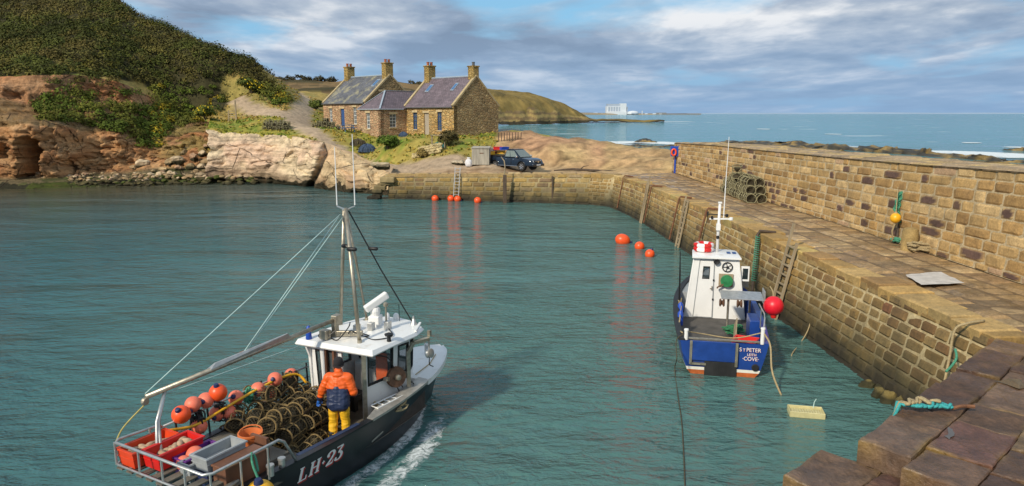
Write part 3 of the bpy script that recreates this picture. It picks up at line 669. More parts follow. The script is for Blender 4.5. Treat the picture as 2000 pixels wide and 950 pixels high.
# ================================================================= MASONRY
def path_len(P): 
    L = [0]
    for a, b in zip(P, P[1:]): L.append(L[-1]+(Vector(b)-Vector(a)).length)
    return L
def at_len(P, L, s):
    s = min(max(s, 0), L[-1])
    for i in range(len(L)-1):
        if s <= L[i+1] or i == len(L)-2:
            t = (s-L[i])/(L[i+1]-L[i]); return Vector(P[i])*(1-t)+Vector(P[i+1])*t
def pick(pal, r):
    x = r.random()*sum(w for w, _ in pal); 
    for w, c in pal:
        x -= w
        if x <= 0: return c
    return pal[-1][1]
def masonry(mb, bot, top, side, pal, rows, blen, rnd, gap=.018, bulge=.02, jit=.02, mortar=(.30, .22, .11), tone=None, nx=4, nz=3, skip=None, flat=False, rim=.05):
    """blocks laid in courses on the ruled surface bot->top; side = +1/-1 chooses the face; rows = course heights in m (scaled to fit)"""
    Lb, Lt = path_len(bot), path_len(top); tot = Lt[-1]
    def P(u, v): return at_len(bot, Lb, u*Lb[-1])*(1-v)+at_len(top, Lt, u*Lt[-1])*v
    def N(u, v):
        du = P(min(u+.002, 1), v)-P(max(u-.002, 0), v); dv = P(u, min(v+.01, 1))-P(u, max(v-.01, 0)); return du.cross(dv).normalized()*side
    hs = sum(rows); v0 = 0
    mb.usecol = True
    for ri, rh in enumerate(rows):
        v1 = v0+rh/hs; s = -rnd.random()*blen[0]; 
        while s < tot:
            ln = rnd.uniform(*blen); a, b = max(s, 0), min(s+ln, tot); s += ln
            if b-a < .12: continue
            u0, u1 = (a+gap/2)/tot, (b-gap/2)/tot
            hgt = (P((u0+u1)/2, v1)-P((u0+u1)/2, v0)).length; gv = gap/2/max(hgt, .05)*(v1-v0)
            va, vb = v0+gv, v1-gv
            if not flat and rnd.random() < .10 and ri not in (0, len(rows)-1): va, vb = va+rnd.uniform(-.1, .1)*(v1-v0), vb
            if skip and skip((u0+u1)/2, (va+vb)/2): continue
            c = Vector(pick(pal, rnd)); k = rnd.uniform(.82, 1.16)
            cb = c
            if tone: c = Vector(tone(P((u0+u1)/2, (va+vb)/2), c, rnd))
            d0 = rnd.uniform(-jit, jit); tu, tv = rnd.uniform(-.5, .5)*jit, rnd.uniform(-.5, .5)*jit; sd_ = rnd.random()*50
            I = []
            for j in range(nz+1):
                for i in range(nx+1):
                    fu, fv = i/nx, j/nz
                    eu = (.0, .13, .5, .87, 1.)[i] if nx == 4 else fu; ev = (.0, .2, .8, 1.)[j] if nz == 3 else fv
                    edge = i in (0, nx) or j in (0, nz)
                    p = P(u0+(u1-u0)*eu, va+(vb-va)*ev); n = N(u0+(u1-u0)*eu, va+(vb-va)*ev)
                    w = Vector((mnoise.noise(p*4+Vector((sd_, 0, 0))), mnoise.noise(p*4+Vector((0, sd_, 0))), mnoise.noise(p*4+Vector((0, 0, sd_)))))
                    d = -rim if edge else bulge+d0+tu*(eu-.5)*2+tv*(ev-.5)*2+.35*bulge*w.x
                    q = p+n*d
                    if edge: q += w*gap*.35
                    cv = c if c.x > .16 else (cb*.8 if edge or (i in (1, nx-1) and j in (1, nz-1) and w.z > -.1) else c); mb.c = tuple(cv*k*(1+.10*w.y)); I.append(mb.pt(q))
            for j in range(nz):
                for i in range(nx):
                    a_ = j*(nx+1)+i; f = (I[a_], I[a_+1], I[a_+nx+2], I[a_+nx+1]); mb.face(f if side > 0 else f[::-1])
        v0 = v1
    # bed of mortar / core behind the blocks
    K = max(8, int(tot/.8)); mb.c = mortar; rr = []
    for j in range(5): rr.append([mb.pt(P(i/K, j/4)-N(i/K, j/4)*.022) for i in range(K+1)])
    for j in range(4):
        for i in range(K):
            f = (rr[j][i], rr[j][i+1], rr[j+1][i+1], rr[j+1][i]); mb.face(f if side > 0 else f[::-1])

PAL_PIER = [(4, (.36, .225, .075)), (3, (.40, .265, .10)), (2, (.28, .165, .06)), (1.5, (.33, .225, .09)), (.8, (.22, .125, .055)), (.5, (.46, .32, .13))]
PAL_PARA = [(4, (.44, .285, .115)), (3, (.38, .23, .085)), (2.5, (.50, .345, .16)), (1.5, (.31, .185, .07)), (.5, (.47, .31, .18))]
PAL_QUAY = [(4, (.36, .235, .07)), (2, (.40, .28, .11)), (2, (.28, .18, .075)), (1, (.30, .22, .12)), (1, (.20, .13, .07))]
STONE_W = stone_mat('harbour stone', .28, weed=1.55, lichen=.38, bump=.02)
STONE_P = stone_mat('parapet stone', .30, None, .16, .02)
DECK = stone_mat('flagstone', .42, None, .14, .035, wet=True)

EDGE = [PZ(1155, 340, 2.44)]+[Vector(q) for q in [(8.0, 55.9, 2.45), (8.75, 51, 2.45), (9.15, 46.5, 2.45), (9.5, 40.3, 2.45), (9.72, 35.0, 2.45), (9.86, 29.8, 2.45), (9.98, 25.5, 2.45), (10.15, 21.5, 2.45), (10.28, 18, 2.45), (10.40, 14.78, 2.45)]]
FOOT = [p+Vector((-.42-.22*min(max((45-p.y)/30, 0), 1), -.08, -2.75)) for p in EDGE]
PBASE = [Vector(q) for q in [(13.05, 58.6, 2.5), (13.25, 47, 2.5), (13.75, 39, 2.5), (14.05, 32.5, 2.5), (14.18, 26, 2.5), (14.22, 22.5, 2.5), (14.3, 18, 2.5), (14.4, 12, 2.5)]]
PTOP = [Vector((p.x+.12, p.y, z)) for p, z in zip(PBASE, (4.86, 5.16, 5.22, 5.30, 5.42, 5.52, 5.64, 5.75))]
rnd = random.Random(11)
t = thing('harbour_wall', 'battered sandstone wall of the pier, running along the water behind the blue boat', 'harbour wall')
mb = MB()
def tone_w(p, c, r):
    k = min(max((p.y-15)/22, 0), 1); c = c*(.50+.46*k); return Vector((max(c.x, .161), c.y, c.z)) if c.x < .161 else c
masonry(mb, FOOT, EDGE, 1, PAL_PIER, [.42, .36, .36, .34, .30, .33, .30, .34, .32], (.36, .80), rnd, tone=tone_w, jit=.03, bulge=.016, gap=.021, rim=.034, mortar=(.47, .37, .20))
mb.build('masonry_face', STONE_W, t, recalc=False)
# coping stones overhanging the edge a little, uneven
mb = MB(); mb.usecol = True; L = path_len(EDGE); s = 0
while s < L[-1]-.3:
    ln = rnd.uniform(.7, 1.5); a, b = at_len(EDGE, L, s+.012), at_len(EDGE, L, min(s+ln-.012, L[-1])); s += ln
    d = (b-a).normalized(); n = Vector((d.y, -d.x, 0)); w = rnd.uniform(.65, 1.1); dz = rnd.uniform(-.02, .05); ov = rnd.uniform(.02, .09)
    inner = -n
    c = Vector(pick(PAL_PIER+[(1.6, (.40, .29, .10))], rnd))*rnd.uniform(.85, 1.25); rows_ = []
    def cpnt(u, v, z): 
        q = a*(1-u)+b*u; return q-inner*ov+inner*(w+ov)*v+Vector((0, 0, z))
    k = 5; top = []
    for j in range(5):
        v = (0, .06, .4, .94, 1)[j]; row = []
        for i in range(6):
            u = (0, .06, .35, .65, .94, 1)[i]; ed = j in (0, 4) or i in (0, 5)
            q = cpnt(u, v, dz+(.012 if ed else .045)); q += Vector((0, 0, .03*mnoise.noise(q*2.3))); mb.c = tuple(c*(1+.15*mnoise.noise(q*3))); row.append(mb.pt(q))
        top.append(row)
    for j in range(4):
        for i in range(5): mb.face((top[j][i], top[j][i+1], top[j+1][i+1], top[j+1][i]))
    lo = [mb.pt(cpnt(u, 0, -.30)+inner*.03) for u in (0, .06, .35, .65, .94, 1)]
    for i in range(5): mb.face((lo[i], lo[i+1], top[0][i+1], top[0][i]))
    for i, row in ((0, [top[j][0] for j in range(5)]), (1, [top[j][5] for j in range(5)])):
        x = lo[0] if i == 0 else lo[5]; y = mb.pt(cpnt(i, 1, -.3)); mb.face([x]+row+[y] if i == 0 else [y]+row[::-1]+[x])
mb.build('coping', STONE_W, t)

t = thing('parapet_wall', 'tall seaward stone wall along the back of the pier with dark purple blocks', 'wall')
mb = MB()
def tone_p(p, c, r):
    h = (p.z-2.5)/2.8
    if r.random() < (.20 if h < .42 else .06)*(1 if p.y < 44 else .6): return Vector((.115, .066, .050))
    if h > .93: return c*.95
    return c
masonry(mb, PBASE, PTOP, 1, PAL_PARA, [.22, .40, .36, .34, .42, .38, .40, .36, .34], (.45, 1.3), rnd, tone=tone_p, mortar=(.47, .37, .22), jit=.016, bulge=.006, gap=.020, rim=.026, nx=6, nz=5)
mb.build('masonry_face', STONE_P, t, recalc=False)
PBK = [p+Vector((3.3, 0, .02)) for p in PTOP]
mb = MB()
masonry(mb, [p+Vector((-.06, 0, .02)) for p in PTOP], PBK, 1, [(3, (.36, .26, .15)), (2, (.42, .30, .13)), (2, (.27, .20, .12))], [.5, .6, .75, .7, .75], (.7, 1.7), rnd, mortar=(.22, .16, .09), gap=.025, bulge=.02, jit=.03, flat=True)
I = []
mb.c = (.30, .22, .12)
a = [mb.pt(p) for p in PBK]; b = [mb.pt((p.x+.5, p.y, -.5)) for p in PBK]
for i in range(len(a)-1): mb.face((a[i], a[i+1], b[i+1], b[i]))
e0 = [mb.pt(p) for p in (PBASE[0], PTOP[0], PBK[0], Vector((PBK[0].x, PBK[0].y, 0)))]; mb.face(e0)
mb.build('wall_top', STONE_P, t, recalc=False)

# pier deck: flagstones in rows across
mb = MB(); PAL_DECK = [(3, (.29, .19, .09)), (2, (.34, .235, .12)), (2, (.25, .16, .08)), (1, (.37, .26, .13)), (.8, (.20, .135, .07))]
DI = [p+Vector((.85, 0, -.012)) for p in EDGE]; DO = [Vector((crv([q.y for q in PBASE][::-1], [q.x for q in PBASE][::-1], p.y)+.05, p.y, 2.5)) for p in DI]
masonry(mb, DI, DO, 1, PAL_DECK, [.75, 1.05, .85, .95], (.32, .95), rnd, gap=.02, bulge=.012, jit=.03, mortar=(.16, .105, .055), flat=True, rim=.03)
tag(mb.build('pier_deck', DECK, recalc=False), kind='structure')
# the landing where pier, quay and shore meet
mb = MB(); A_ = [(5.2, 58.0, 2.40), (7.2, 56.4, 2.44), (8.9, 55.9, 2.44), (13.1, 55.9, 2.47), (13.1, 58.9, 2.49), (5.2, 60.5, 2.5)]
# quay wall on the far side
t = thing('quay_wall', 'low ochre quay wall at the head of the harbour below the pickup', 'harbour wall')
QT = [Vector(q) for q in QUAY]; QB = [Vector((x, y-.25, z)) for x, y, z in ((-10.6, 61.45, -.3), (-5, 60.2, -.3), (0, 58.95, -.3), (6.15, 57.35, -.3))]
mb = MB(); masonry(mb, QB, QT, 1, PAL_QUAY, [.38, .34, .36, .33, .36, .34, .3], (.5, 1.3), rnd, mortar=(.34, .27, .14), jit=.03, bulge=.02)
mb.build('masonry_face', STONE_W, t, recalc=False)
mb = MB(); mb.usecol = True
masonry(mb, [p+Vector((.0, -.07, .02)) for p in QT], [p+Vector((0, .9, .05)) for p in QT], 1, [(2, (.38, .26, .12)), (2, (.33, .22, .11)), (1, (.42, .31, .16))], [.9], (.7, 1.5), rnd, mortar=(.2, .14, .08), jit=.03, flat=True)
L = path_len(QT); K = 14; mb.c = (.36, .25, .11)
a = [mb.pt(at_len(QT, L, L[-1]*i/K)+Vector((0, -.07, .03))) for i in range(K+1)]; b = [mb.pt(at_len(QT, L, L[-1]*i/K)+Vector((0, -.05, -.24))) for i in range(K+1)]
for i in range(K): mb.face((b[i], b[i+1], a[i+1], a[i]))
mb.build('coping', STONE_W, t, recalc=False)
# stepped end of the quay where it meets the rock
mb = MB(); mb.usecol = True
for i in range(9):
    u = i/8; c = Vector((-10.4-.5*u*3+rnd.uniform(-.2, .2), 61.3+rnd.uniform(-.2, .3), 1.9-u*1.9)); mb.c = tuple(Vector((.36, .27, .13))*rnd.uniform(.6, 1.1) if c.z > .5 else Vector((.06, .05, .03)))
    mb.box(c, (rnd.uniform(.7, 1.3), rnd.uniform(.8, 1.2), rnd.uniform(.3, .5)), rnd.uniform(-.2, .2))
mb.build('end_steps', STONE_W, t, bevel=.05)

# the near arm of the pier: big worn slabs, two courses
ARM = [Vector(q) for q in [(10.40, 14.78, 2.45), (8.48, 13.07, 2.45), (6.25, 10.96, 2.45), (5.08, 9.84, 2.43)]]
t = thing('pier_head', 'near arm of the pier paved with big wet brown slabs, bottom right', 'pier')
mb = MB(); mb.usecol = True; PAL_ARM = [(3, (.205, .112, .066)), (2, (.245, .140, .084)), (2, (.160, .086, .055)), (1, (.28, .170, .105)), (.8, (.22, .105, .075)), (.5, (.30, .19, .09))]
ad = (ARM[-1]-ARM[0]).normalized(); an = Vector((-ad.y, ad.x, 0))     # along the edge towards the camera, and away from the water
def slab(u0, u1, v0, v1, z, th, c, nu=16, nv=12):                       # u along the edge from the corner, v inland
    def Q(u, v): return ARM[0]+ad*u+an*v
    T = []; sd_ = rnd.random()*90
    for j in range(nv+1):
        fv = (0 if j == 0 else 1 if j == nv else .025+.95*(j-1)/(nv-2)); row = []
        for i in range(nu+1):
            fu = (0 if i == 0 else 1 if i == nu else .02+.96*(i-1)/(nu-2)); ed = i in (0, nu) or j in (0, nv)
            p = Q(u0+(u1-u0)*fu, v0+(v1-v0)*fv); w = mnoise.noise(p*1.7+Vector((sd_, 0, 0))); w2 = mnoise.noise(p*5+Vector((0, sd_, 0)))
            p += ad*.025*mnoise.noise(p*2+Vector((0, 0, 9)))*(1 if ed else 0)+an*.025*mnoise.noise(p*2+Vector((0, 9, 0)))*(1 if ed else 0)
            p.z = z+(.0 if ed else .018)+.035*w+.022*w2+.012*mnoise.noise(p*11); och = (1 if ed else .5 if i in (1, nu-1) or j in (1, nv-1) else 0)*max(mnoise.noise(p*1.9+Vector((7, 7, 7)))+.1, 0)*1.3; mb.c = tuple(Vector(c)*(1+.30*w+.25*w2)*(1-och)+Vector((.24, .155, .05))*och); row.append(mb.pt(p))
        T.append(row)
    for j in range(nv):
        for i in range(nu): mb.face((T[j][i], T[j][i+1], T[j+1][i+1], T[j+1][i]))
    ring = T[0]+[r[-1] for r in T[1:]]+T[-1][-2::-1]+[r[0] for r in T[-2:0:-1]]
    lo = []
    mb.c = tuple(Vector(c)*.8)
    for k in ring:
        q = Vector(mb.v[k]); lo.append(mb.pt(q-Vector((0, 0, th*.9))+Vector((.03*mnoise.noise(q*3), .03*mnoise.noise(q*3+Vector((5, 0, 0))), 0))))
    n = len(ring)
    for k in range(n): mb.face((ring[k], lo[k], lo[(k+1) % n], ring[(k+1) % n]))
LA = (ARM[-1]-ARM[0]).length
vs = 0
for row in range(13):  # courses
    dv = [.72, .85, .66, .9, .75, 1.0, .8, .9, .8, 1., 1, 1, 1][row]; u = [-.0, -.4, -.9, -.3, -.6, -.2, -.8, -.3, -.5, 0, -.3, -.4, -.2][row]-(3.2 if row > 1 else 0)
    end = LA+[0.0, .35, 1.0, 1.9, 2.8, 3.5, 4.5, 5, 6, 6, 6, 6, 6][row]
    while u < end-.2:
        ln = rnd.uniform(.65, 1.4); e = min(u+ln, end)
        if end-e < .45: e = end
        slab(u+.006, e-.006, vs+.006, vs+dv-.006, 2.44+rnd.uniform(-.03, .03), .40, Vector(pick(PAL_ARM, rnd))*rnd.uniform(.38, .58)); u = e
    vs += dv
# lower course, stepping out past the upper one at the near end
for (u0, u1, v0, v1, z) in [(LA-.05, LA+1.15, -.55, .35, 2.10), (LA+.02, LA+1.35, .38, 1.25, 2.12), (LA+.4, LA+1.9, 1.28, 2.2, 2.13), (LA+1.17, LA+2.3, -.35, .5, 1.86), (LA+1.38, LA+2.5, .52, 1.5, 1.92), (LA+1.95, LA+3.3, 1.52, 2.6, 2.0), (LA+2.4, LA+4, .2, 1.5, 1.6), (LA+1.0, LA+2.2, 2.2, 3.2, 2.14), (LA+2.2, LA+3.6, 2.6, 3.6, 2.1)]:
    slab(u0, u1, v0, v1, z, .55, Vector(pick(PAL_ARM, rnd))*rnd.uniform(.38, .56))
mb.build('paving_slabs', DECK, t)
mb = MB(); far = ARM[0]+Vector((0, 0, -2.7))
ab = [ARM[0]+an*.05-ad*.3, ARM[0]+ad*(LA+.1)+an*.05, ARM[0]+ad*(LA+1.2)+an*.6, ARM[0]+ad*(LA+3)+an*1.6, ARM[0]+ad*(LA+6)+an*4]
masonry(mb, [p+Vector((0, 0, -2.75))-an*.45 for p in ab], [p+Vector((0, 0, -.42)) for p in ab], 1, PAL_PIER, [.4]*6, (.5, 1.1), rnd)
mb.build('masonry_face', STONE_W, t, recalc=False)
mb = MB(); mb.usecol = True; mb.c = (.05, .033, .022)
b2 = ARM[0]; mb.poly([b2+Vector((0, 0, -.3))-ad*5, b2+ad*(LA+.4)+Vector((0, 0, -.38)), b2+ad*(LA+6)+an*4+Vector((0, 0, -.6)), b2+ad*(LA+6)+an*14+Vector((0, 0, -.3)), b2-ad*5+an*14+Vector((0, 0, -.3))])
zf = Vector((0, 0, -.075)); mb.poly([b2+zf-ad*5+an*.7, b2+ad*(LA-.2)+an*.7+zf, b2+ad*(LA-.2)+an*14+zf, b2-ad*5+an*14+zf])
mb.build('core', DECK, t)
# pale concrete patches and puddles on the deck
def flat_patch(name, pts, z, mat, label=None):
    mb = MB(); c = Vector((sum(p[0] for p in pts)/len(pts), sum(p[1] for p in pts)/len(pts), 0)); top = []
    P = [PZ(px, py, z) for px, py in pts]; n = len(P); ring = []
    for i in range(n):
        for k in range(5):
            q = P[i]*(1-k/5)+P[(i+1) % n]*(k/5); q = q+Vector((.07*mnoise.noise(q*5), .12*mnoise.noise(q*5+Vector((3, 0, 0))), 0)); ring.append(mb.pt(q))
    mb.face(ring); return tag(mb.build(name, mat, recalc=False), kind='structure')
CONC = M('pale concrete', (.55, .51, .46), .8, var=.2, scale=4, stain=(3, .6, (.25, .2, .15), .5))
flat_patch('concrete_patch', [(1768, 537), (1838, 531), (1884, 553), (1800, 557)], 2.565, CONC)
PUD = M('puddle water', (.10, .085, .07), .04, var=.1)
flat_patch('puddle', [(1944, 744), (1984, 738), (2010, 757), (1985, 758)], 2.478, PUD)
flat_patch('puddle', [(1846, 852), (1860, 838), (1868, 840), (1857, 858)], 2.470, PUD)

# ================================================================= COTTAGES
def rubble_mat(name, c1, c2, c3, mort, sc=2.6):
    m = bpy.data.materials.new(name); m.use_nodes = True; nt = m.node_tree; b = nt.nodes['Principled BSDF']
    g = nd(nt, 'ShaderNodeNewGeometry'); P = g.outputs['Position']
    wv = nd(nt, 'ShaderNodeTexNoise'); wv.inputs['Scale'].default_value = 1.5; nt.links.new(P, wv.inputs['Vector'])
    v = mapping(nt, mix(nt, P, wv.outputs['Color'], .08), (1, 1, 1.8))
    vo = nd(nt, 'ShaderNodeTexVoronoi'); vo.inputs['Scale'].default_value = sc; nt.links.new(v, vo.inputs['Vector'])
    ve = nd(nt, 'ShaderNodeTexVoronoi', feature='DISTANCE_TO_EDGE'); ve.inputs['Scale'].default_value = sc; nt.links.new(v, ve.inputs['Vector'])
    sp = nd(nt, 'ShaderNodeSeparateColor'); nt.links.new(vo.outputs['Color'], sp.inputs[0])
    rp = ramp(nt, [(0., c1), (.45, c2), (.8, c3), (1., tuple(x*.55 for x in c1))]); nt.links.new(sp.outputs[0], rp.inputs[0])
    n = noi(nt, P, .7, 5, .6); r2 = ramp(nt, [(.3, .72), (.7, 1.25)]); nt.links.new(n, r2.inputs[0])
    c = mix(nt, rp.outputs[0], r2.outputs[0], 1., 'MULTIPLY')
    er = ramp(nt, [(.0, 1.), (.09, 0.)]); nt.links.new(ve.outputs['Distance'], er.inputs[0])
    c = mix(nt, c, mort, mth(nt, 'MULTIPLY', er.outputs[0], .75))
    n3 = noi(nt, P, 9, 4); r3 = ramp(nt, [(.3, .8), (.7, 1.18)]); nt.links.new(n3, r3.inputs[0]); c = mix(nt, c, r3.outputs[0], 1., 'MULTIPLY')
    nt.links.new(c, b.inputs['Base Color']); b.inputs['Roughness'].default_value = .9
    bp = nd(nt, 'ShaderNodeBump'); bp.inputs['Strength'].default_value = 1; bp.inputs['Distance'].default_value = .09
    sm = ramp(nt, [(.0, 0.), (.16, 1.)]); nt.links.new(ve.outputs['Distance'], sm.inputs[0])
    nt.links.new(mth(nt, 'ADD', sm.outputs[0], mth(nt, 'MULTIPLY', n3, .6)), bp.inputs['Height']); nt.links.new(bp.outputs[0], b.inputs['Normal'])
    return m
WALL_R = rubble_mat('ochre rubble', (.52, .33, .10), (.44, .26, .09), (.57, .40, .17), (.46, .35, .18))
WALL_L = rubble_mat('pink rubble', (.53, .32, .18), (.46, .27, .15), (.57, .40, .23), (.48, .36, .22), 2.9)
WALL_G = rubble_mat('brown rubble', (.36, .24, .10), (.30, .19, .085), (.42, .30, .14), (.36, .28, .15), 2.5)
def slate_mat(name, c1, c2, moss=.0):
    m = bpy.data.materials.new(name); m.use_nodes = True; nt = m.node_tree; b = nt.nodes['Principled BSDF']
    uv = nd(nt, 'ShaderNodeUVMap'); br = nd(nt, 'ShaderNodeTexBrick'); br.inputs['Scale'].default_value = 1
    br.inputs['Brick Width'].default_value = .30; br.inputs['Row Height'].default_value = .22; br.inputs['Mortar Size'].default_value = .012
    br.inputs['Color1'].default_value = (*c1, 1); br.inputs['Color2'].default_value = (*c2, 1); br.inputs['Mortar'].default_value = (.05, .045, .05, 1); br.inputs['Bias'].default_value = 0
    nt.links.new(uv.outputs[0], br.inputs['Vector']); c = br.outputs['Color']
    g = nd(nt, 'ShaderNodeNewGeometry'); n = noi(nt, g.outputs['Position'], .9, 6, .65); r = ramp(nt, [(.3, .7), (.7, 1.35)]); nt.links.new(n, r.inputs[0])
    c = mix(nt, c, r.outputs[0], 1., 'MULTIPLY')
    if moss:
        mr = ramp(nt, [(.53, 0.), (.62, 1.)]); nt.links.new(noi(nt, g.outputs['Position'], .65, 6, .7), mr.inputs[0]); c = mix(nt, c, (.36, .33, .20), mth(nt, 'MULTIPLY', mr.outputs[0], moss))
    nt.links.new(c, b.inputs['Base Color']); b.inputs['Roughness'].default_value = .6
    bp = nd(nt, 'ShaderNodeBump'); bp.inputs['Distance'].default_value = .03; nt.links.new(br.outputs['Fac'], bp.inputs['Height']); bp.invert = True; nt.links.new(bp.outputs[0], b.inputs['Normal'])
    return m
SLATE_P = slate_mat('purple slate', (.185, .14, .16), (.135, .105, .12)); SLATE_G = slate_mat('grey slate', (.135, .14, .155), (.10, .105, .12), .7)
LEAD = M('lead', (.30, .36, .42), .5, var=.15); SKEW = M('skew stone', (.42, .33, .18), .9, var=.25, scale=3, bump=.02, bscale=6)
CHIM = rubble_mat('chimney stone', (.44, .30, .08), (.40, .26, .08), (.48, .34, .12), (.34, .25, .11), 3.2); POT = M('terracotta', (.33, .105, .055), .8)
GLASS_D = M('window glass', (.10, .12, .135), .08, var=.2, scale=2); WFR = M('white window paint', (.68, .68, .64), .5, var=.1); BLUEP = M('blue door paint', (.03, .085, .24), .5)  # window glass base lightened to grey-blue for the sky it reflects
DOORG = M('weathered door', (.36, .31, .24), .7, streak=True); LINTEL = M('dressed sandstone', (.50, .39, .22), .85, var=.2, scale=3)
class Frame:                                             # u along the ridge (away to the left), v to the rear, z up
    def __init__(s, o): s.o = Vector((o[0], o[1], 0))
    def __call__(s, u, v, z): q = s.o-HB*u+HA*v; return Vector((q.x, q.y, z))
def slope(mb, a, b, c, d):                               # a,b eave ; c,d ridge (d above a)
    a, b, c, d = map(Vector, (a, b, c, d)); w = (b-a).normalized(); h = ((d-a)-w*(d-a).dot(w)).normalized()
    mb.poly([a, b, c, d], [((p-a).dot(w), (p-a).dot(h)) for p in (a, b, c, d)])
def window(t, F, u, v, z0, w, h, axis, kind, fmat):      # on a front (axis 'u') or side ('v') wall
    ax = -HB if axis == 'u' else HA; dn = -HA if axis == 'u' else HB
    c = F(u, v, z0)
    fr = MB(); a = c; b = c+ax*w; up = Vector((0, 0, h)); inn = -dn*.14; k = .055
    def P(x, z): return c+ax*x+Vector((0, 0, z))+inn
    if kind == 'door':
        d = MB(); d.bar(P(w/2, 0.0), P(w/2, h), w*.98, .06, dn); o = d.build('door', fmat, t); hd = MB(); hd.ball(P(w*.82, h*.45)+dn*.05, .045, 8, 6); hd.build('handle', LEAD, o)
    else:
        for x in (k/2, w-k/2): fr.bar(P(x, 0), P(x, h), k, .07, dn)
        for z in (k/2, h*.5, h-k/2): fr.bar(P(k, z), P(w-k, z), .06, k, dn)
        if kind == 'sash':
            fr.bar(P(w/2, k), P(w/2, h-k), .035, .05, dn)
            for z in (h*.26, h*.75): fr.bar(P(k, z), P(w-k, z), .05, .035, dn)
        o = fr.build('window', fmat, t)
        gl = MB(); gl.bar(P(w/2, .02)+inn*.25, P(w/2, h-.02)+inn*.25, w*.96, .01, dn); gl.build('pane', GLASS_D, o)
    ln = MB(); ln.bar(c+ax*(-.12)+Vector((0, 0, h+.11))+dn*.012, c+ax*(w+.12)+Vector((0, 0, h+.11))+dn*.012, .10, .21, (0, 0, 1))
    ln.build('lintel', LINTEL, t)
    if kind != 'door': ln = MB(); ln.bar(c+ax*(-.08)+Vector((0, 0, -.06))+dn*.03, c+ax*(w+.08)+Vector((0, 0, -.06))+dn*.03, .12, .11); ln.build('sill', LINTEL, t)
def cottage(t, o, L, W, zb, ze, zr, wm, gm, rm, openings, chims, sky):
    F = Frame(o); T = .45
    mb = MB(); fr = lambda u, z: (u/L, (z-zb)/(ze-zb))
    holes = []
    for kind, u, z, w, h in openings: holes.append((1-(u+w)/L, (z-zb)/(ze-zb), 1-u/L, (z+h-zb)/(ze-zb)))
    mb.panel(F(L, 0, zb), F(0, 0, zb), F(0, 0, ze), F(L, 0, ze), holes, T)
    mb.poly([F(0, W, zb), F(L, W, zb), F(L, W, ze), F(0, W, ze)])
    mb.build('wall', wm, t, recalc=False)
    g = MB()
    for u, d in ((0, 1), (L, -1)):
        P5 = [F(u, 0, zb), F(u, W, zb), F(u, W, ze), F(u, W/2, zr), F(u, 0, ze)]; P5b = [F(u+d*.4, *q) for q in ((.02, zb), (W-.02, zb), (W-.02, ze), (W/2, zr-.02), (.02, ze))]
        g.poly(P5); g.poly(P5b)
        for i in range(5): g.poly([P5[i], P5[(i+1) % 5], P5b[(i+1) % 5], P5b[i]])
    g.build('gable', gm, t)
    r = MB(); e = .16; sl = (zr-ze)/(W/2); th = .08
    slope(r, F(L-.18, -e, ze-e*sl+th), F(.18, -e, ze-e*sl+th), F(.18, W/2, zr+th), F(L-.18, W/2, zr+th)); slope(r, F(.18, W+e, ze-e*sl+th), F(L-.18, W+e, ze-e*sl+th), F(L-.18, W/2, zr+th), F(.18, W/2, zr+th))
    r.poly([F(L-.18, -e, ze-e*sl+th), F(.18, -e, ze-e*sl+th), F(.18, -e+.02, ze-e*sl-.04), F(L-.18, -e+.02, ze-e*sl-.04)])
    ro = r.build('roof', rm, t, recalc=False)
    for u in (.1, L-.1):
        s = MB()
        for v0, v1 in ((-.1, W/2), (W+.1, W/2)): s.bar(F(u, v0, ze-.1*sl+.10), F(u, v1, zr+.14), .34, .16)
        s.build('skew', SKEW, ro)
    d = MB(); d.tube([F(L-.2, W/2, zr+th+.03), F(.2, W/2, zr+th+.03)], .09, 8); d.build('ridge', LEAD, ro)
    d = MB(); d.tube([F(L, -e-.05, ze-e*sl+.0), F(0, -e-.05, ze-e*sl+.0)], .06, 8); d.build('gutter', M('gutter', (.10, .10, .10), .5) if 'gutter' not in bpy.data.materials else bpy.data.materials['gutter'], t)
    for u, w, dp, h, pots in chims:
        c = MB(); c.box(F(u, W/2, zr+h/2-.25), (w, dp, h+.5), math.atan2(-HB.y, -HB.x)); c.box(F(u, W/2, zr+h+.06), (w+.14, dp+.14, .13), math.atan2(-HB.y, -HB.x))
        co = c.build('chimney', CHIM, ro, bevel=.02)
        for k in range(pots):
            p = MB(); off = (k-(pots-1)/2)*.46; p.lathe([(.15, 0), (.14, .3), (.17, .31), (.17, .38), (.12, .38), (.1, .1)], F(u, W/2+off, zr+h+.12), 12); p.build('chimney_pot', POT if pots > 1 else bpy.data.materials['gutter'], co, smooth=40)
    for u, v, w, h in sky:
        q = MB(); a = F(u, v, ze+v*sl+th); x = -HB*w; y = (F(u, v+h, ze+(v+h)*sl+th)-a); nn = (-x).cross(y).normalized()
        if nn.z < 0: nn = -nn
        q.hexa([a, a+x, a+x+y, a+y], [a+nn*.09, a+x+nn*.09, a+x+y+nn*.09, a+y+nn*.09]); so = q.build('skylight', LEAD, ro)
        q = MB(); q.poly([a+x*.1+y*.1+nn*.1, a+x*.9+y*.1+nn*.1, a+x*.9+y*.9+nn*.1, a+x*.1+y*.9+nn*.1]); q.build('pane', GLASS_S, so)
    for kind, u, z, w, h in openings:
        fm = {'door': DOORG, 'bdoor': BLUEP, 'bsash': BLUEP, 'sash': WFR}[kind]
        window(t, F, u, 0, z, w, h, 'u', {'bdoor': 'door', 'bsash': 'sash'}.get(kind, kind), fm)
    return F
GLASS_S = M('skylight glass', (.05, .14, .30), .08, var=.15)
tr = thing('stone_cottage', 'nearer ochre stone cottage with purple slate roof and two skylights', 'cottage', group='stone cottages above the quay')
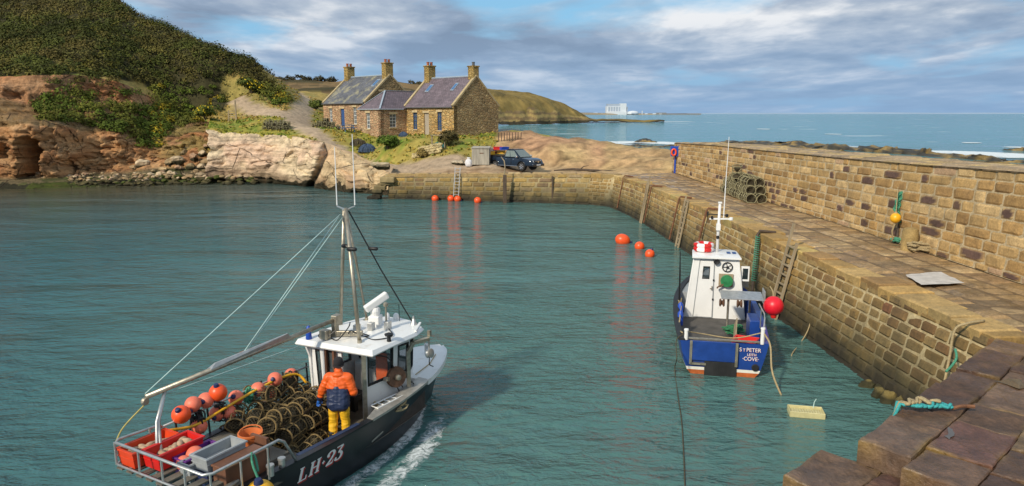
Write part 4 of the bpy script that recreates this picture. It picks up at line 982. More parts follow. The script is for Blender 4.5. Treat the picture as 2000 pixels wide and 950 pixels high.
cottage(tr, RC, 8.34, 6.03, 4.2, 7.95, 10.85, WALL_R, WALL_G, SLATE_P, [('bsash', 6.15, 5.55, .72, 1.75), ('door', 4.1, 5.0, .85, 2.25), ('bsash', 1.95, 5.5, .72, 1.85)],
        [(.45, .85, .75, 1.0, 1), (7.75, .8, .95, 1.35, 2)], [(6.0, 1.45, .6, .8), (1.85, 1.5, .5, .8)])
tl = thing('stone_cottage', 'farther pink stone cottage with mossy grey slate roof and two chimneys', 'cottage', group='stone cottages above the quay')
FL = cottage(tl, LC, 9.37, 6.82, 4.9, 8.45, 11.45, WALL_L, WALL_G, SLATE_G, [('bdoor', 4.55, 5.75, .85, 2.0), ('sash', 1.9, 6.0, .75, 1.9), ('sash', 7.3, 6.2, .7, 1.6)],
        [(.5, .85, 1.0, 1.35, 2), (8.75, .85, 1.0, 1.25, 2)], [(1.0, 1.9, .65, .9)])
window(tl, FL, 0, 1.9, 8.9, .8, .75, 'v', 'plain', LEAD)
# hipped link between them
tk = thing('cottage_extension', 'low hipped stone link joining the two cottages', 'cottage wing')
F = Frame((-13.75, 76.05)); UW, VL, zb, ze, zr = 4.0, 6.5, 4.3, 7.68, 9.6
mb = MB(); mb.panel(F(UW, 0, zb), F(0, 0, zb), F(0, 0, ze), F(UW, 0, ze), [(1-2.75/UW, (5.6-zb)/(ze-zb), 1-2.0/UW, (7.25-zb)/(ze-zb))], .4)
mb.panel(F(0, 0, zb), F(0, VL, zb), F(0, VL, ze), F(0, 0, ze), [(1.15/VL, (5.75-zb)/(ze-zb), 2.0/VL, (7.15-zb)/(ze-zb))], .4)
mb.poly([F(UW, VL, zb), F(UW, 0, zb), F(UW, 0, ze), F(UW, VL, ze)]); mb.build('wall', WALL_L, tk, recalc=False)
r = MB(); e = .15; z0 = ze+.0; m_ = UW/2; 
slope(r, F(UW+e, -e, z0), F(-e, -e, z0), F(m_-.02, m_, zr), F(m_+.02, m_, zr)); slope(r, F(-e, -e, z0), F(-e, VL, z0), F(m_, VL, zr), F(m_, m_, zr)); slope(r, F(UW+e, VL, z0), F(UW+e, -e, z0), F(m_, m_, zr), F(m_, VL, zr))
ro = r.build('roof', SLATE_P, tk, recalc=False)
h = MB(); h.bar(F(-e, -e, z0+.03), F(m_, m_, zr+.04), .16, .05); h.bar(F(UW+e, -e, z0+.03), F(m_, m_, zr+.04), .16, .05); h.bar(F(m_, m_, zr+.04), F(m_, VL, zr+.04), .16, .05); h.build('ridge', LEAD, ro)
h = MB(); h.tube([F(UW+e, -e-.05, z0-.05), F(-e-.05, -e-.05, z0-.05), F(-e-.05, 2.8, z0-.05)], .05, 8); h.build('gutter', LEAD, tk)
window(tk, F, 2.0, 0, 5.6, .75, 1.65, 'u', 'sash', WFR)
window(tk, F, 0, 1.15, 5.75, .85, 1.4, 'v', 'sash', WFR)
# ================================================================= VEGETATION AND LOOSE STONE
LEAF = M('foliage', (1, 1, 1), .8, var=.25, scale=3, attr=True, spec=.15)
def leaf_cloud(centres, radii, cols, n, size, sq=.75, seed=1, spread=.55, up=.35):
    g = np.random.default_rng(seed); k = len(centres); c = np.repeat(np.asarray(centres), n, 0); r = np.repeat(np.asarray(radii), n)
    d = g.normal(size=(k*n, 3)); d[:, 2] = np.abs(d[:, 2])*1.0-.15; d /= np.linalg.norm(d, axis=1)[:, None]
    rad = r*(spread+(1.08-spread)*g.random(k*n)**.6); lump = 1+.28*np.sin(d[:, 0]*5+c[:, 0]*3)*np.sin(d[:, 1]*6+c[:, 1]*2)
    p = c+d*(rad*lump)[:, None]*np.array((1, 1, sq))
    nn = d+g.normal(size=d.shape)*.32+np.array((0, 0, up)); nn /= np.linalg.norm(nn, axis=1)[:, None]
    t = np.cross(nn, g.normal(size=d.shape)); t /= np.linalg.norm(t, axis=1)[:, None]; b = np.cross(nn, t)
    s = (size*(.6+.8*g.random(k*n)))[:, None]
    V = np.stack([p-t*s, p-b*s*.6, p+t*s, p+b*s*.6], 1).reshape(-1, 3)
    cc = np.repeat(np.asarray(cols), n, 0)*(.82+.36*g.random(k*n))[:, None]; C = np.repeat(cc, 4, 0)
    return V, np.arange(len(V)).reshape(-1, 4), C
# gorse over the hill and the ledges of the cliff
cent = []; rad = []; gc = []
def gorse_at(p, px, py):
    n = fbm(p, .11, 3); n2 = fbm(p+Vector((3, 3, 3)), .35, 2)
    low = py > 168
    c = np.array((.062, .070, .014)) if n2 > -.12 else np.array((.098, .085, .020))
    c = c*(1+.55*n)*rng.uniform(.72, 1.3)
    if fbm(p+Vector((8, 1, 2)), .07, 3) > .16: c = c*.6+np.array((.12, .085, .03))*.4
    if low: c = c*np.array((1.25, 1.5, 1.0))
    fl = rng.random()
    if (low and px > 300 and fl < .16) or (not low and fl < .03): c = np.array((.34, .25, .02)) if low else np.array((.12, .11, .02))
    cent.append((p.x, p.y, p.z)); rad.append(rng.uniform(.5, 1.35)*(1 if not low else .85)); gc.append(c)
i_ = rng.permutation(len(LV)); taken = {}
def free(p, gap):
    k = (int(p[0]/gap), int(p[1]/gap), int(p[2]/gap))
    if k in taken: return False
    taken[k] = 1; return True
for i in i_:
    p = LV[i]
    if p[1] > 140 or p[0] > -20: continue
    px, py = proj(p)
    if not (-330 < px < 580 and -110 < py < 300): continue
    if inpoly(px, py, GORSE1) and fbm(Vector(p), .17, 3) > -.62 and free(p, 1.0): gorse_at(Vector(p), px, py)
    elif 430 < px < 545 and 150 < py < 212 and p[1] < 100 and rng.random() < .02 and fbm(Vector(p), .3, 2) > .05 and free(p, 1.3): gorse_at(Vector(p), px, py)
for j in rng.permutation(len(cliff_pts)):
    px, py, q = cliff_pts[j]
    if inpoly(px, py, GORSE2) and fbm(q, .25, 2) > -.42 and free((q.x+500, q.y, q.z), .95): gorse_at(q+Vector((0, .15, 0)), px, py)
    elif 100 < px < 330 and 140 < py < 215 and rng.random() < .012 and free((q.x+500, q.y, q.z), .95): gorse_at(q, px, py)
V, F, C = leaf_cloud(cent, rad, gc, 120, .125, .85, 3)
tag(mesh_np('gorse', V, F, LEAF, C), 'dark green gorse scrub covering the hill above the red cliff', 'gorse', kind='stuff')
# rough grass
gp = []; gcol = []
for i in rng.permutation(len(LV))[:24000]:
    p = LV[i]
    if p[1] > 118: continue
    px, py = proj(p)
    if not (395 < px < 980 and 150 < py < 345): continue
    c = LCC[i] if i < len(LCC) else None
    if c is None or not (c[1] > .72*c[0] and c[2] < .45*c[1]): continue
    for _ in range(3):
        q = p+np.array((rng.uniform(-.35, .35), rng.uniform(-.35, .35), 0)); gp.append(q); gcol.append(c*rng.uniform(.75, 1.3)*(np.array((1.1, 1, .8)) if rng.random() < .6 else np.array((.75, 1, .9))))
V, F, C = leaf_cloud(gp, np.full(len(gp), .12), gcol, 3, .13, 1.2, 5, up=.1)
tag(mesh_np('rough_grass', V, F, LEAF, C), 'tussocky yellow green grass on the bank beside the track', 'grass', kind='stuff')

def plant(name, label, cat, px, py, D, r, col, n=300, size=.14, sq=.9, group=None, stems=5, flowers=None):
    b = PD(px, py, D); b.z = gz(b.x, b.y)-.05; t = thing(name, label, cat, b, 0, group)
    cs = [(rng.uniform(-.45, .45)*r, rng.uniform(-.45, .45)*r, r*.35+rng.uniform(0, .55)*r) for _ in range(9)]
    cols = [np.array(col)*rng.uniform(.75, 1.3) for _ in cs]
    V, F, C = leaf_cloud(cs, [r*.55*rng.uniform(.8, 1.2) for _ in cs], cols, n, size, sq, int(px))
    mesh_np('foliage', V, F, LEAF, C, parent=t)
    s = MB()
    for k in range(stems): a = k/stems*6.28; s.tube([(0, 0, -.1), (math.cos(a)*r*.3, math.sin(a)*r*.3, r*.6), (math.cos(a)*r*.55, math.sin(a)*r*.5, r*1.1)], [.05, .03, .01], 5)
    tag(s.build('stem', BARK, t), kind='stuff')
    if flowers:
        V, F, C = leaf_cloud(cs, [r*.6]*len(cs), [np.array(flowers)]*len(cs), 30, size*.8, sq, int(px)+1, spread=.9); tag(mesh_np('flowers', V, F, LEAF, C, parent=t), kind='stuff')
    return t
BARK = M('bark', (.11, .085, .055), .9, var=.3)
plant('bush', 'bright green rounded bush against the hipped stone link', 'bush', 757, 280, 69.5, 1.0, (.09, .14, .02), 260, .12)
plant('shrub', 'dark brambly shrub growing up the corner of the nearer cottage', 'shrub', 878, 300, 68.0, 1.05, (.105, .085, .03), 240, .11)
plant('shrub', 'low tawny shrub on the bank in front of the nearer cottage', 'shrub', 826, 298, 66.5, .6, (.26, .19, .06), 160, .10)
plant('shrub', 'dark green shrub at the right side of the track behind the outcrop', 'shrub', 617, 200, 98, 1.0, (.08, .10, .02), 160, .15)
plant('gorse_bush', 'gorse bush with bright yellow flowers above the tawny bank', 'gorse', 492, 192, 92, 1.5, (.08, .10, .02), 220, .14, flowers=(.62, .44, .02))
plant('gorse_bush', 'yellow flowering gorse bush on the cliff edge beside the fence', 'gorse', 402, 240, 83, 1.25, (.10, .12, .02), 220, .13, flowers=(.62, .44, .02))
for k, (px, py) in enumerate([(505, 158), (522, 158.5), (545, 159), (566, 158.5), (590, 159), (610, 158.5), (628, 159), (646, 159), (812, 166), (842, 167)]):
    b = PD(px, py, 235+k%3*6); b.z -= 1; h = rng.uniform(1.3, 2.4); t = thing('tree', 'small dark windblown tree on the skyline behind the cottages', 'tree', b, 0, 'trees on the far skyline')
    m_ = MB(); m_.tube([(0, 0, -.5), (.1, 0, h*.5), (.3, 0, h*.9)], [.2, .14, .05], 6); 
    for a in (0.5, 2.4, 4.3): m_.tube([(.1, 0, h*.45), (math.cos(a)*1.1, math.sin(a)*.8, h*.8)], [.09, .03], 5)
    m_.build('trunk', BARK, t)
    cs = [(rng.uniform(-1.6, 1.6), rng.uniform(-1, 1), h*.7+rng.uniform(-.5, .8)) for _ in range(6)]
    V, F, C = leaf_cloud(cs, [1.0]*6, [np.array((.055, .05, .025))*rng.uniform(.8, 1.3) for _ in cs], 60, .3, .8, k); mesh_np('crown', V, F, LEAF, C, parent=t)

STONE_B = M('boulder stone', (1, 1, 1), .88, var=.28, scale=2.5, bump=.03, bscale=6, attr=True, spec=.3)
def boulder(mb, c, r, seed, col, sq=.65, low=.0):
    mb.usecol = True; rr = random.Random(seed); M_ = Matrix.Rotation(rr.random()*6, 3, 'Z') @ Matrix.Rotation(rr.uniform(-.3, .3), 3, 'X') @ Matrix.Diagonal(Vector((rr.uniform(.8, 1.3), rr.uniform(.7, 1), sq)))
    n, m = 14, 9; I = []
    planes = [Vector((rr.gauss(0, 1), rr.gauss(0, 1), rr.gauss(0, 1))).normalized() for _ in range(7)]
    for i in range(m+1):
        row = []
        for j in range(n):
            th = math.pi*i/m; ph = 2*math.pi*j/n; d = Vector((math.sin(th)*math.cos(ph), math.sin(th)*math.sin(ph), -math.cos(th)))
            k = min([1.0]+[.62/max(d.dot(q), .3) for q in planes]); d = d*k*(1+.12*mnoise.noise(d*2+Vector((seed, 0, 0))))
            p = Vector(c)+M_ @ d*r; mb.c = tuple(Vector(col)*(1+.15*mnoise.noise(d*3+Vector((0, seed, 0)))*2)) if p.z > low else (.04, .036, .016); row.append(mb.pt(p))
        I.append(row)
    for i in range(m):
        for j in range(n): mb.face((I[i][j], I[i][(j+1) % n], I[i+1][(j+1) % n], I[i+1][j]))
BCOL = [(.42, .30, .16), (.34, .23, .12), (.46, .35, .22), (.26, .19, .10), (.40, .25, .15), (.5, .38, .24)]
k = 0
for (px, py, r) in [(283, 322, 1.3), (262, 328, .75), (345, 315, .9), (360, 300, .85), (378, 308, .9), (395, 300, .7), (330, 318, .7), (405, 318, .9), (420, 305, .7), (372, 325, .8), (350, 329, .65), (392, 327, .7), (318, 331, .6), (430, 322, .75),
                    (412, 334, .6), (300, 335, .5), (440, 335, .65), (385, 338, .5), (425, 290, .6), (440, 300, .65), (448, 316, .7), (365, 288, .55), (402, 286, .5), (340, 340, .5), (460, 338, .6), (452, 326, .55)]:
    q_ = [q for q in cliff_pts[::3] if abs(q[0]-min(px, 430)) < 4]; q_ = min(q_, key=lambda q: abs(proj(q[2])[1]-py))[2]; p = PD(px, py, q_.y-.15); mb = MB(); r *= .8; boulder(mb, (0, 0, 0), r, k+3, BCOL[k % 6] if k else (.55, .43, .28), .8); o = mb.build('boulder', STONE_B, loc=p)
    tag(o, 'largest pale boulder lying at the foot of the cliff' if k == 0 else 'tan boulder fallen among the rocks below the cliff', 'boulder', None if k == 0 else 'fallen boulders at the cliff foot'); k += 1
mb = MB()
for i in range(560):
    px = rng.uniform(-40, 500); f = rng.random(); py = 338+f*27-(4 if px > 300 else 0)+(-16 if px > 320 and rng.random() < .35 else 0); z = max(1.15-f*1.15, .05); p = PZ(px, py, z)
    green = rng.random(); c = (.07, .085, .015) if green < .22 and f > .35 else ((.09, .075, .03) if f > .55 else BCOL[int(rng.integers(6))])
    boulder(mb, p, rng.uniform(.12, .42)*(1.2 if px > 300 else .9), i, Vector(c)*rng.uniform(.7, 1.1), .5, .22)
tag(mb.build('shore_stones', STONE_B), 'weedy brown stones strewn along the foreshore under the cliff', 'stones', kind='stuff')
# foot of the pier: rubble in the angle
for k, (px, py, r) in enumerate([(1700, 770, .5), (1722, 780, .55), (1745, 786, .5), (1680, 752, .4), (1735, 768, .42), (1758, 798, .45), (1712, 756, .36)]):
    mb = MB(); boulder(mb, (0, 0, -.1), r*.72, k+40, (.20, .15, .05) if k % 2 else (.14, .11, .04), .8, .12); p = PZ(px, py, .05); p.x += .2
    tag(mb.build('boulder', STONE_B, loc=p), 'mossy ochre footing stone at the waterline where the pier wall meets the near slabs', 'boulder', 'footing stones in the corner of the pier')
# tumbled garden wall and stones by the hut
mb = MB(); mb.usecol = True
a, b = PD(806, 296, 66.8), PD(862, 292, 66.2)
for r_ in range(4):
    for i in range(15):
        f = (i+.5*(r_ % 2))/15; p = a*(1-f)+b*f; z = gz(p.x, p.y)+.12+r_*.22-.15*(f < .2)*r_
        boulder(mb, (p.x, p.y+.12*r_, z), .22*rng.uniform(.85, 1.2), i*7+r_, Vector((.48, .39, .20))*rng.uniform(.75, 1.2), .7)
tag(mb.build('garden_wall', STONE_B), 'tumbled pale dry stone retaining wall on the bank before the nearer cottage', 'wall')
for k, (px, py, r) in enumerate([(893, 307, .34), (902, 305, .36), (910, 308, .3), (898, 311, .28), (887, 309, .25)]):
    p = PD(px, py, 63.8); p.z = gz(p.x, p.y)+.15; mb = MB(); boulder(mb, (0, 0, 0), r, k+77, (.45, .38, .27), .8)
    tag(mb.build('boulder', STONE_B, loc=p), 'pale grey stone in the small heap beside the white sack', 'boulder', 'stones heaped by the sack')
p = PD(745, 324, 63.5); mb = MB(); boulder(mb, (0, 0, 0), 1.0, 91, (.52, .42, .27), .45); tag(mb.build('boulder', STONE_B, loc=p), 'pale slab of rock sticking out of the grass above the end of the quay', 'boulder')

# ================================================================= THINGS ON LAND
WOOD = M('weathered wood', (.32, .25, .155), .85, var=.3, scale=4, streak=True, bump=.01); WOODD = M('dark wet timber', (.075, .05, .032), .7, var=.35, scale=5)
WOODL = M('grey plank', (.36, .33, .27), .85, var=.28, scale=5, streak=True); RUST = M('rust', (.17, .075, .035), .85, var=.4, scale=6, bump=.01)
ORANGE = M('orange buoy', (.85, .095, .018), .38, var=.08, scale=6, stain=(5, .66, (.45, .10, .04), .5)); YELLOWP = M('yellow plastic', (.82, .42, .015), .4, var=.08)
GALV = M('galvanised steel', (.52, .52, .50), .38, .75, var=.18, scale=8); ROPEG = M('green rope', (.06, .26, .16), .85, var=.3, scale=30); ROPET = M('tan rope', (.36, .28, .15), .9, var=.3, scale=30)
ROPEB = M('pale blue rope', (.45, .62, .60), .8, var=.15); TEAL = M('turquoise rope', (.04, .33, .33), .8, var=.35, scale=40); BLACKR = M('black rubber', (.016, .016, .017), .6, var=.3); REDP = M('red plastic', (.62, .018, .014), .4, var=.1, scale=4)
def ladder(label, A, B, side, w, n, mat, r=.05, tops=(0, 0)):            # foot, head, sideways unit vector
    A, B = Vector(A), Vector(B); s = Vector(side).normalized()*w/2; t = thing('ladder', label, 'ladder', A); d = B-A
    for k, e in ((-1, tops[0]), (1, tops[1])): m_ = MB(); m_.bar(s*k, s*k+d*(1+e), r*1.9, r*1.3, s.cross(d)); m_.build('rail', mat, t)
    for i in range(n): q = d*((i+.6)/n); m_ = MB(); m_.bar(q-s*1.05, q+s*1.05, r*.9, r*1.1, d); m_.build('rung', mat, t)
    return t
def pier_xy(y): return Vector((crv([p.y for p in EDGE][::-1], [p.x for p in EDGE][::-1], y), y, 2.45)), Vector((crv([p.y for p in FOOT][::-1], [p.x for p in FOOT][::-1], y), y, -.3))
a, b = PD(890.5, 384, 59.6), PD(894, 327, 60.0); ladder('grey metal ladder on the far quay wall between the red buoys', a, b, (1, 0, 0), .42, 9, GALV, .03)
for y, lab, n, w, up, tp in ((47.3, 'thin dark wooden ladder on the pier wall farthest from the blue boat', 9, .40, .35, (.0, .12)), (38.6, 'straight wooden ladder on the pier wall above the three floating orange buoys', 10, .5, .2, (0.05, .0)), (24.9, 'broad pale wooden ladder on the pier wall behind the blue boat, one rail taller', 9, .62, .25, (.22, 0.02))):
    e, f = pier_xy(y); off = Vector((-.14, 0, 0)); d = (e-f).normalized(); ladder(lab, f+off, e+off+d*up, (0.05, -1, 0), w, n, WOOD, .055, tp)
def strap(y, label, mat, r, wrap=None, lean=0, top=.35):
    e, f = pier_xy(y); t = thing('fender_post', label, 'post', e); m_ = MB(); a = Vector((.55, .05, .10)); b = Vector((-.16, 0, .12)); c = f-e+Vector((-.16, -lean, .5))
    m_.tube([a, b*.6+Vector((0, 0, .1)), b-Vector((0.02, 0, .1)), (b+c)/2, c], r, 8); m_.build('post', mat, t, smooth=40)
    if wrap:
        w = MB(); P = []
        for i in range(150): k = i/150; q = b+(c-b)*(.05+.7*k); a_ = i*.9; P.append(q+Vector((math.cos(a_)*(r+.02), math.sin(a_)*(r+.02), 0)))
        w.tube(P, .022, 5); w.build('rope_wrap', wrap, t)
strap(53.6, 'rusty iron fender bar bent over the pier edge nearest the quay corner', RUST, .05)
strap(46.2, 'rusty fender bar just right of the thin dark ladder', RUST, .05)
strap(39.9, 'rusty fender bar left of the straight wooden ladder', RUST, .05)
strap(34.9, 'tall rusty pole on the pier wall left of the blue boat mast', RUST, .055)
strap(28.0, 'leaning fender pole wrapped in green rope behind the blue boat wheelhouse', WOODD, .06, ROPEG, 1.3)
for px, lab, w, up in ((986, 'dark timber fender post on the quay wall below the pickup, with a bent stick above', .30, .1), (1079, 'thin dark iron fender bar on the quay wall right of the pickup', .13, 0), (1146, 'short dark iron bar near the corner of quay and pier', .10, -.1)):
    p = PZ(px, 341, 2.33); t = thing('fender_post', lab, 'post', (p.x, p.y-.22, 0)); m_ = MB(); m_.bar((0, 0, -.3), (0, .12, 2.2+up), w, .16, (0, 1, 0)); m_.build('post', WOODD, t, bevel=.02)
    if w > .2: m_ = MB(); m_.tube([(-.05, .15, 2.2), (.02, .2, 2.9), (-.04, .25, 3.4), (-.3, .3, 3.75)], [.06, .05, .05, .035], 7); m_.build('stick', WOOD, t)
def buoy(name, label, p, r, mat, group=None, sc=(1, 1, 1), tail=True, rot=None, cat='buoy', cap=None):
    t = thing(name, label, cat, p, 0, group); m_ = MB(); m_.ball((0, 0, 0), r, 18, 12, sc, rot); m_.build('float', mat, t, smooth=True)
    if tail:
        m_ = MB(); M3 = rot if rot is not None else Matrix.Identity(3); d = M3 @ Vector((0, 0, 1)); R3 = d.to_track_quat('Z', 'Y').to_matrix(); m_.lathe([(r*.34, r*.90*sc[2]), (r*.3, r*1.08*sc[2]), (r*.22, r*1.25*sc[2]), (r*.12, r*1.27*sc[2])], (0, 0, 0), 12, R3)
        m_.build('eye', cap or NAVY, t, smooth=40)
    return t
NAVY = M('navy plastic', (.02, .03, .10), .45, var=.15)
RX = lambda a, ax='X': Matrix.Rotation(R(a), 3, ax)
for px, py, lab in ((850, 389, 'orange buoy floating farthest left along the quay'), (881, 389, 'red orange buoy at the foot of the quay ladder, left of its pair'), (894, 390, 'red orange buoy at the foot of the quay ladder, right of its pair'), (933, 393, 'orange buoy floating alone to the right of the quay ladder')):
    p = PZ(px, py+3, 0); p.z = .16; buoy('mooring_buoy', lab, p, .30, ORANGE, 'buoys floating along the quay', rot=RX(115 if px != 850 else 140, 'Y'))
for px, py, r, lab, sc, ang in ((1216, 470, .36, 'largest of the three orange buoys off the pier, lying on its side', (1, 1, 1.2), 110), (1249, 481, .27, 'middle one of the three orange buoys off the pier', (1, 1, 1), 150), (1269, 496, .25, 'nearest of the three orange buoys off the pier', (1, 1, 1.05), 20)):
    p = PZ(px, py+5, 0); p.z = r*.45; buoy('mooring_buoy', lab, p, r, ORANGE, 'buoys floating off the pier', sc, rot=RX(ang, 'Y'))
# --- lobster pots
MESHN = M('dark netting', (.068, .054, .029), .9, var=.4, scale=20); HOOP = M('tan hoop rope', (.19, .13, .05), .9, var=.35, scale=25); HOOPG = M('pale hoop', (.33, .30, .17), .9, var=.35, scale=25)
def ring(mb, x, r, th, n=16, flat=True):
    P = []
    for i in range(n):
        a = 2*math.pi*i/n; z = math.sin(a)*r
        if flat: z = max(z, -r*.72)
        P.append((x, math.cos(a)*r, z))
    mb.tube(P, th, 5, True)
def make_creel(label, group, hoop, net, r=.22, L=.62, fine=True, base=True):
    t = thing('lobster_pot', label, 'lobster pot', (0, 0, 0), 0, group)
    m_ = MB()
    for x in (-L/2, 0, L/2): ring(m_, x, r, .017)
    for a in (20, 90, 160, 215, 325): y, z = math.cos(R(a))*r, max(math.sin(R(a))*r, -r*.72); m_.tube([(-L/2, y, z), (L/2, y, z)], .010, 5)
    tag(m_.build('frame', hoop, t), None)
    m_ = MB(); nA = 15 if fine else 9; q = []
    def S(x, a): return (x, math.cos(a)*r*.985, max(math.sin(a)*r*.985, -r*.72))
    for s_ in (-1, 1):
        for i in range(nA):
            a0 = 2*math.pi*i/nA; m_.tube([S(-L/2+L*k/6, a0+s_*k*.33) for k in range(7)], .0048, 3, caps=False)
    for x in (-L/2, L/2):
        for i in range(7):
            c = -r*.7+r*1.6*i/6; h = math.sqrt(max(r*r-c*c, .0004))
            m_.tube([(x, -h, c), (x, h, c)], .006, 3, caps=False); 
            c2 = -r*.85+r*1.7*i/6; h2 = math.sqrt(max(r*r-c2*c2, .0004)); m_.tube([(x, c2, max(-h2, -r*.72)), (x, c2, h2)], .006, 3, caps=False)
    m_.build('netting', net, t)
    m_ = MB(); m_.lathe([(r*.7, -L*.30), (r*.28, -.02), (r*.25, 0)], (0, 0, 0), 10, Matrix.Rotation(math.pi/2, 3, 'Y'), False); m_.lathe([(r*.75, -L*.42), (r*.3, -L*.2)], (0, 0, -.01), 10, Matrix.Rotation(-math.pi/2, 3, 'Y'), False); m_.build('funnel', net, t)
    if base:
        m_ = MB()
        for k in range(4): m_.box((0, -r*.6+r*.4*k, -r*.74), (L, .05, .018))
        m_.build('base_slats', WOODD, t)
    return t
def place(o, p, rz=0, rx=0, ry=0, label=None, group=None, sc=1):
    o.location = p; o.rotation_euler = (rx, ry, rz); o.scale = (sc, sc, sc)
    if label: o['label'] = label
    if group: o['group'] = group
    return o
GP = 'lobster pots stacked against the parapet'
pot = make_creel('lobster pot with pale hoops in the stack against the parapet wall', GP, HOOPG, MESHN, .27, .68, True, False); first = True
a, b = PZ(1395, 368, 2.52), PZ(1492, 386, 2.52); ab_ = (b-a); dirp = math.atan2(ab_.y, ab_.x)
xs_ = Vector((13.25, 43.6, 0)); xe_ = Vector((13.0, 37.8, 0)); k = 0
for lay in range(3):
    for row_ in range(2):
        for i in range(8 - lay):
            f = (i+.5+lay*.5)/8; c = xs_*(1-f)+xe_*f; nrm = Vector((1, 0, 0)); p = Vector((c.x-.30+row_*.52+.05*lay, c.y, 2.53+.20+lay*.40)); 
            if lay == 2 and row_ == 0 and i in (0, 3): continue
            o = pot if first else copy_tree(pot); first = False
            place(o, p, math.pi/2+rng.uniform(-.15, .15), rng.uniform(-.2, .2), rng.uniform(-.06, .06)); k += 1
o = place(copy_tree(pot), (12.6, 40.2, 4.0), 1.2, 0, R(75), 'single pot set upright on top of the stack against the parapet', GP)
t = thing('jerrycan', 'upright blue plastic can with cord at the near end of the pot stack', 'can', PZ(1471, 390, 2.53)); BLUEC = M('blue plastic', (.015, .07, .42), .4, var=.1)
def can(t, mat, tilt=0):
    m_ = MB(); m_.T = Matrix.Rotation(tilt, 4, 'Y'); m_.lathe([(.13, 0), (.165, .03), (.165, .42), (.13, .50), (.05, .53), (.05, .58)], (0, 0, 0), 14); m_.build('body', mat, t, smooth=40)
    m_ = MB(); m_.T = Matrix.Rotation(tilt, 4, 'Y'); m_.tube([(-.1, 0, .5), (-.07, 0, .62), (.07, 0, .62), (.1, 0, .5)], .016, 6); m_.build('handle', mat, t)
can(t, BLUEC); t = thing('jerrycan', 'yellow plastic can leaning at the near end of the pot stack', 'can', PZ(1486, 389, 2.53)); can(t, YELLOWP, R(-14))
t = thing('bait_box', 'yellow tub with a white lid tilted on it, left of the blue can', 'tub', PZ(1459, 388, 2.53)); m_ = MB(); m_.hexa([(-.2, -.15, 0), (.2, -.15, 0), (.2, .15, 0), (-.2, .15, 0)], [(-.23, -.18, .28), (.23, -.18, .28), (.23, .18, .28), (-.23, .18, .28)]); m_.build('tub', YELLOWP, t, bevel=.02)
m_ = MB(); m_.box((-.06, 0, .40), (.42, .36, .05), 0, RX(38, 'Y')); m_.build('lid', WFR, t, bevel=.015)
# --- lifebuoy post at the far end of the parapet
p = Vector((12.95, 57.4, 2.5)); t = thing('lifebuoy_station', 'blue lifebuoy housing with orange ring at the far end of the parapet', 'lifebuoy', p)
m_ = MB(); m_.prism([(-.34, 1.35), (.34, 1.35), (.40, 2.15), (-.40, 2.15)], .22, lambda u, v, w: (u-.0, -.1-w*.9, v)); m_.build('housing', BLUEC, t, bevel=.02)
m_ = MB(); m_.bar((.05, .0, 0), (.05, 0, 1.5), .12); m_.build('post', BLUEC, t)
m_ = MB(); m_.tube([(-.22+math.cos(a*math.pi/9)*.05, -.36+math.cos(a*math.pi/9)*.2*0, 1.72+0) for a in range(1)]+[(-.22, -.36, 1.72)], .01, 4) if False else None
m_.tube([(-.16+.17*math.cos(2*math.pi*k/16), -.36, 1.68+.25*math.sin(2*math.pi*k/16)) for k in range(16)], .065, 8, True); m_.build('lifebuoy_ring', ORANGE, t, smooth=True)
# --- bollard, rope heap, hanging buoy, leaning pole
p = PZ(1775, 488, 2.52); t = thing('bollard', 'stout weathered stone bollard at the foot of the parapet wall', 'bollard', p); m_ = MB(); m_.usecol = True; m_.c = (.34, .235, .09)
m_.lathe([(.27, -.1), (.27, .3), (.265, .62), (.23, .74), (.12, .78), (.001, .785)], (0, 0, 0), 18); m_.build('shaft', STONE_P, t, smooth=40)
def coil(name, label, p, R0, turns, r, mat, h=.02, seed=0, cat='rope'):
    m_ = MB(); P = []; rr = random.Random(seed)
    for i in range(int(turns*18)): a = i/18*2*math.pi; k = R0*(.45+.55*(((i*.618) % 7)/7))*(1+.15*math.sin(a*.37+seed)); P.append((math.cos(a)*k*1.25+.06*math.sin(i*.31), math.sin(a)*k, .02+h*(i/(turns*18))+.03*math.sin(i*.7)))
    m_.tube(P, r, 5); o = m_.build(name, mat, loc=p); return tag(o, label, cat)
coil('rope_coil', 'heap of tan rope at the foot of the stone bollard', PZ(1800, 490, 2.55), .36, 9, .035, ROPET, .28, 2)
coil('rope_coil', 'small teal rope bundle left of the stone bollard', PZ(1752, 473, 2.55), .16, 5, .03, ROPEG, .12, 5)
t = thing('timber_block', 'dark timber offcut leaning at the wall right of the bollard', 'timber', PZ(1792, 482, 2.55)); m_ = MB(); m_.bar((0, .2, 0), (.25, .25, .62), .3, .22); m_.build('block', WOODD, t, bevel=.02); m_ = MB(); m_.bar((.45, .1, 0), (.3, .25, .5), .1); m_.build('prop', WOODD, t)
q = PD(1752, 468, 25.9); t = thing('boat_pole', 'thin pole draped with green netting leaning on the parapet wall', 'pole', q); top = PD(1768, 358, 26.3); m_ = MB(); m_.tube([(0, 0, 0), (top-q)*.5+Vector((-.03, 0, 0)), top-q], [.035, .03, .02], 7); m_.build('pole', WOODD, t)
m_ = MB()
for k in range(7):
    P = []
    for i in range(22): f = i/21; b_ = (top-q)*(.86-.55*f); P.append(b_+Vector((-.10+.10*math.sin(i*1.1+k)-.12*math.sin(f*3.1), -.08+.05*math.sin(i+k*2), .03*math.sin(k))))
    m_.tube(P, .022, 4)
m_.build('netting', ROPEG, t)
c = PD(1749, 426, 25.75); t = buoy('hanging_buoy', 'round yellow buoy hanging on a line against the parapet wall', c, .185, YELLOWP, cap=ROPET); m_ = MB(); m_.tube([(0, 0, .2), (.05, .1, .6), (.12, .25, 1.1)], .015, 5); m_.tube([(0, 0, -.18), (-.05, .05, -.5), (.03, .1, -.8)], .03, 5); m_.build('line', ROPET, t)
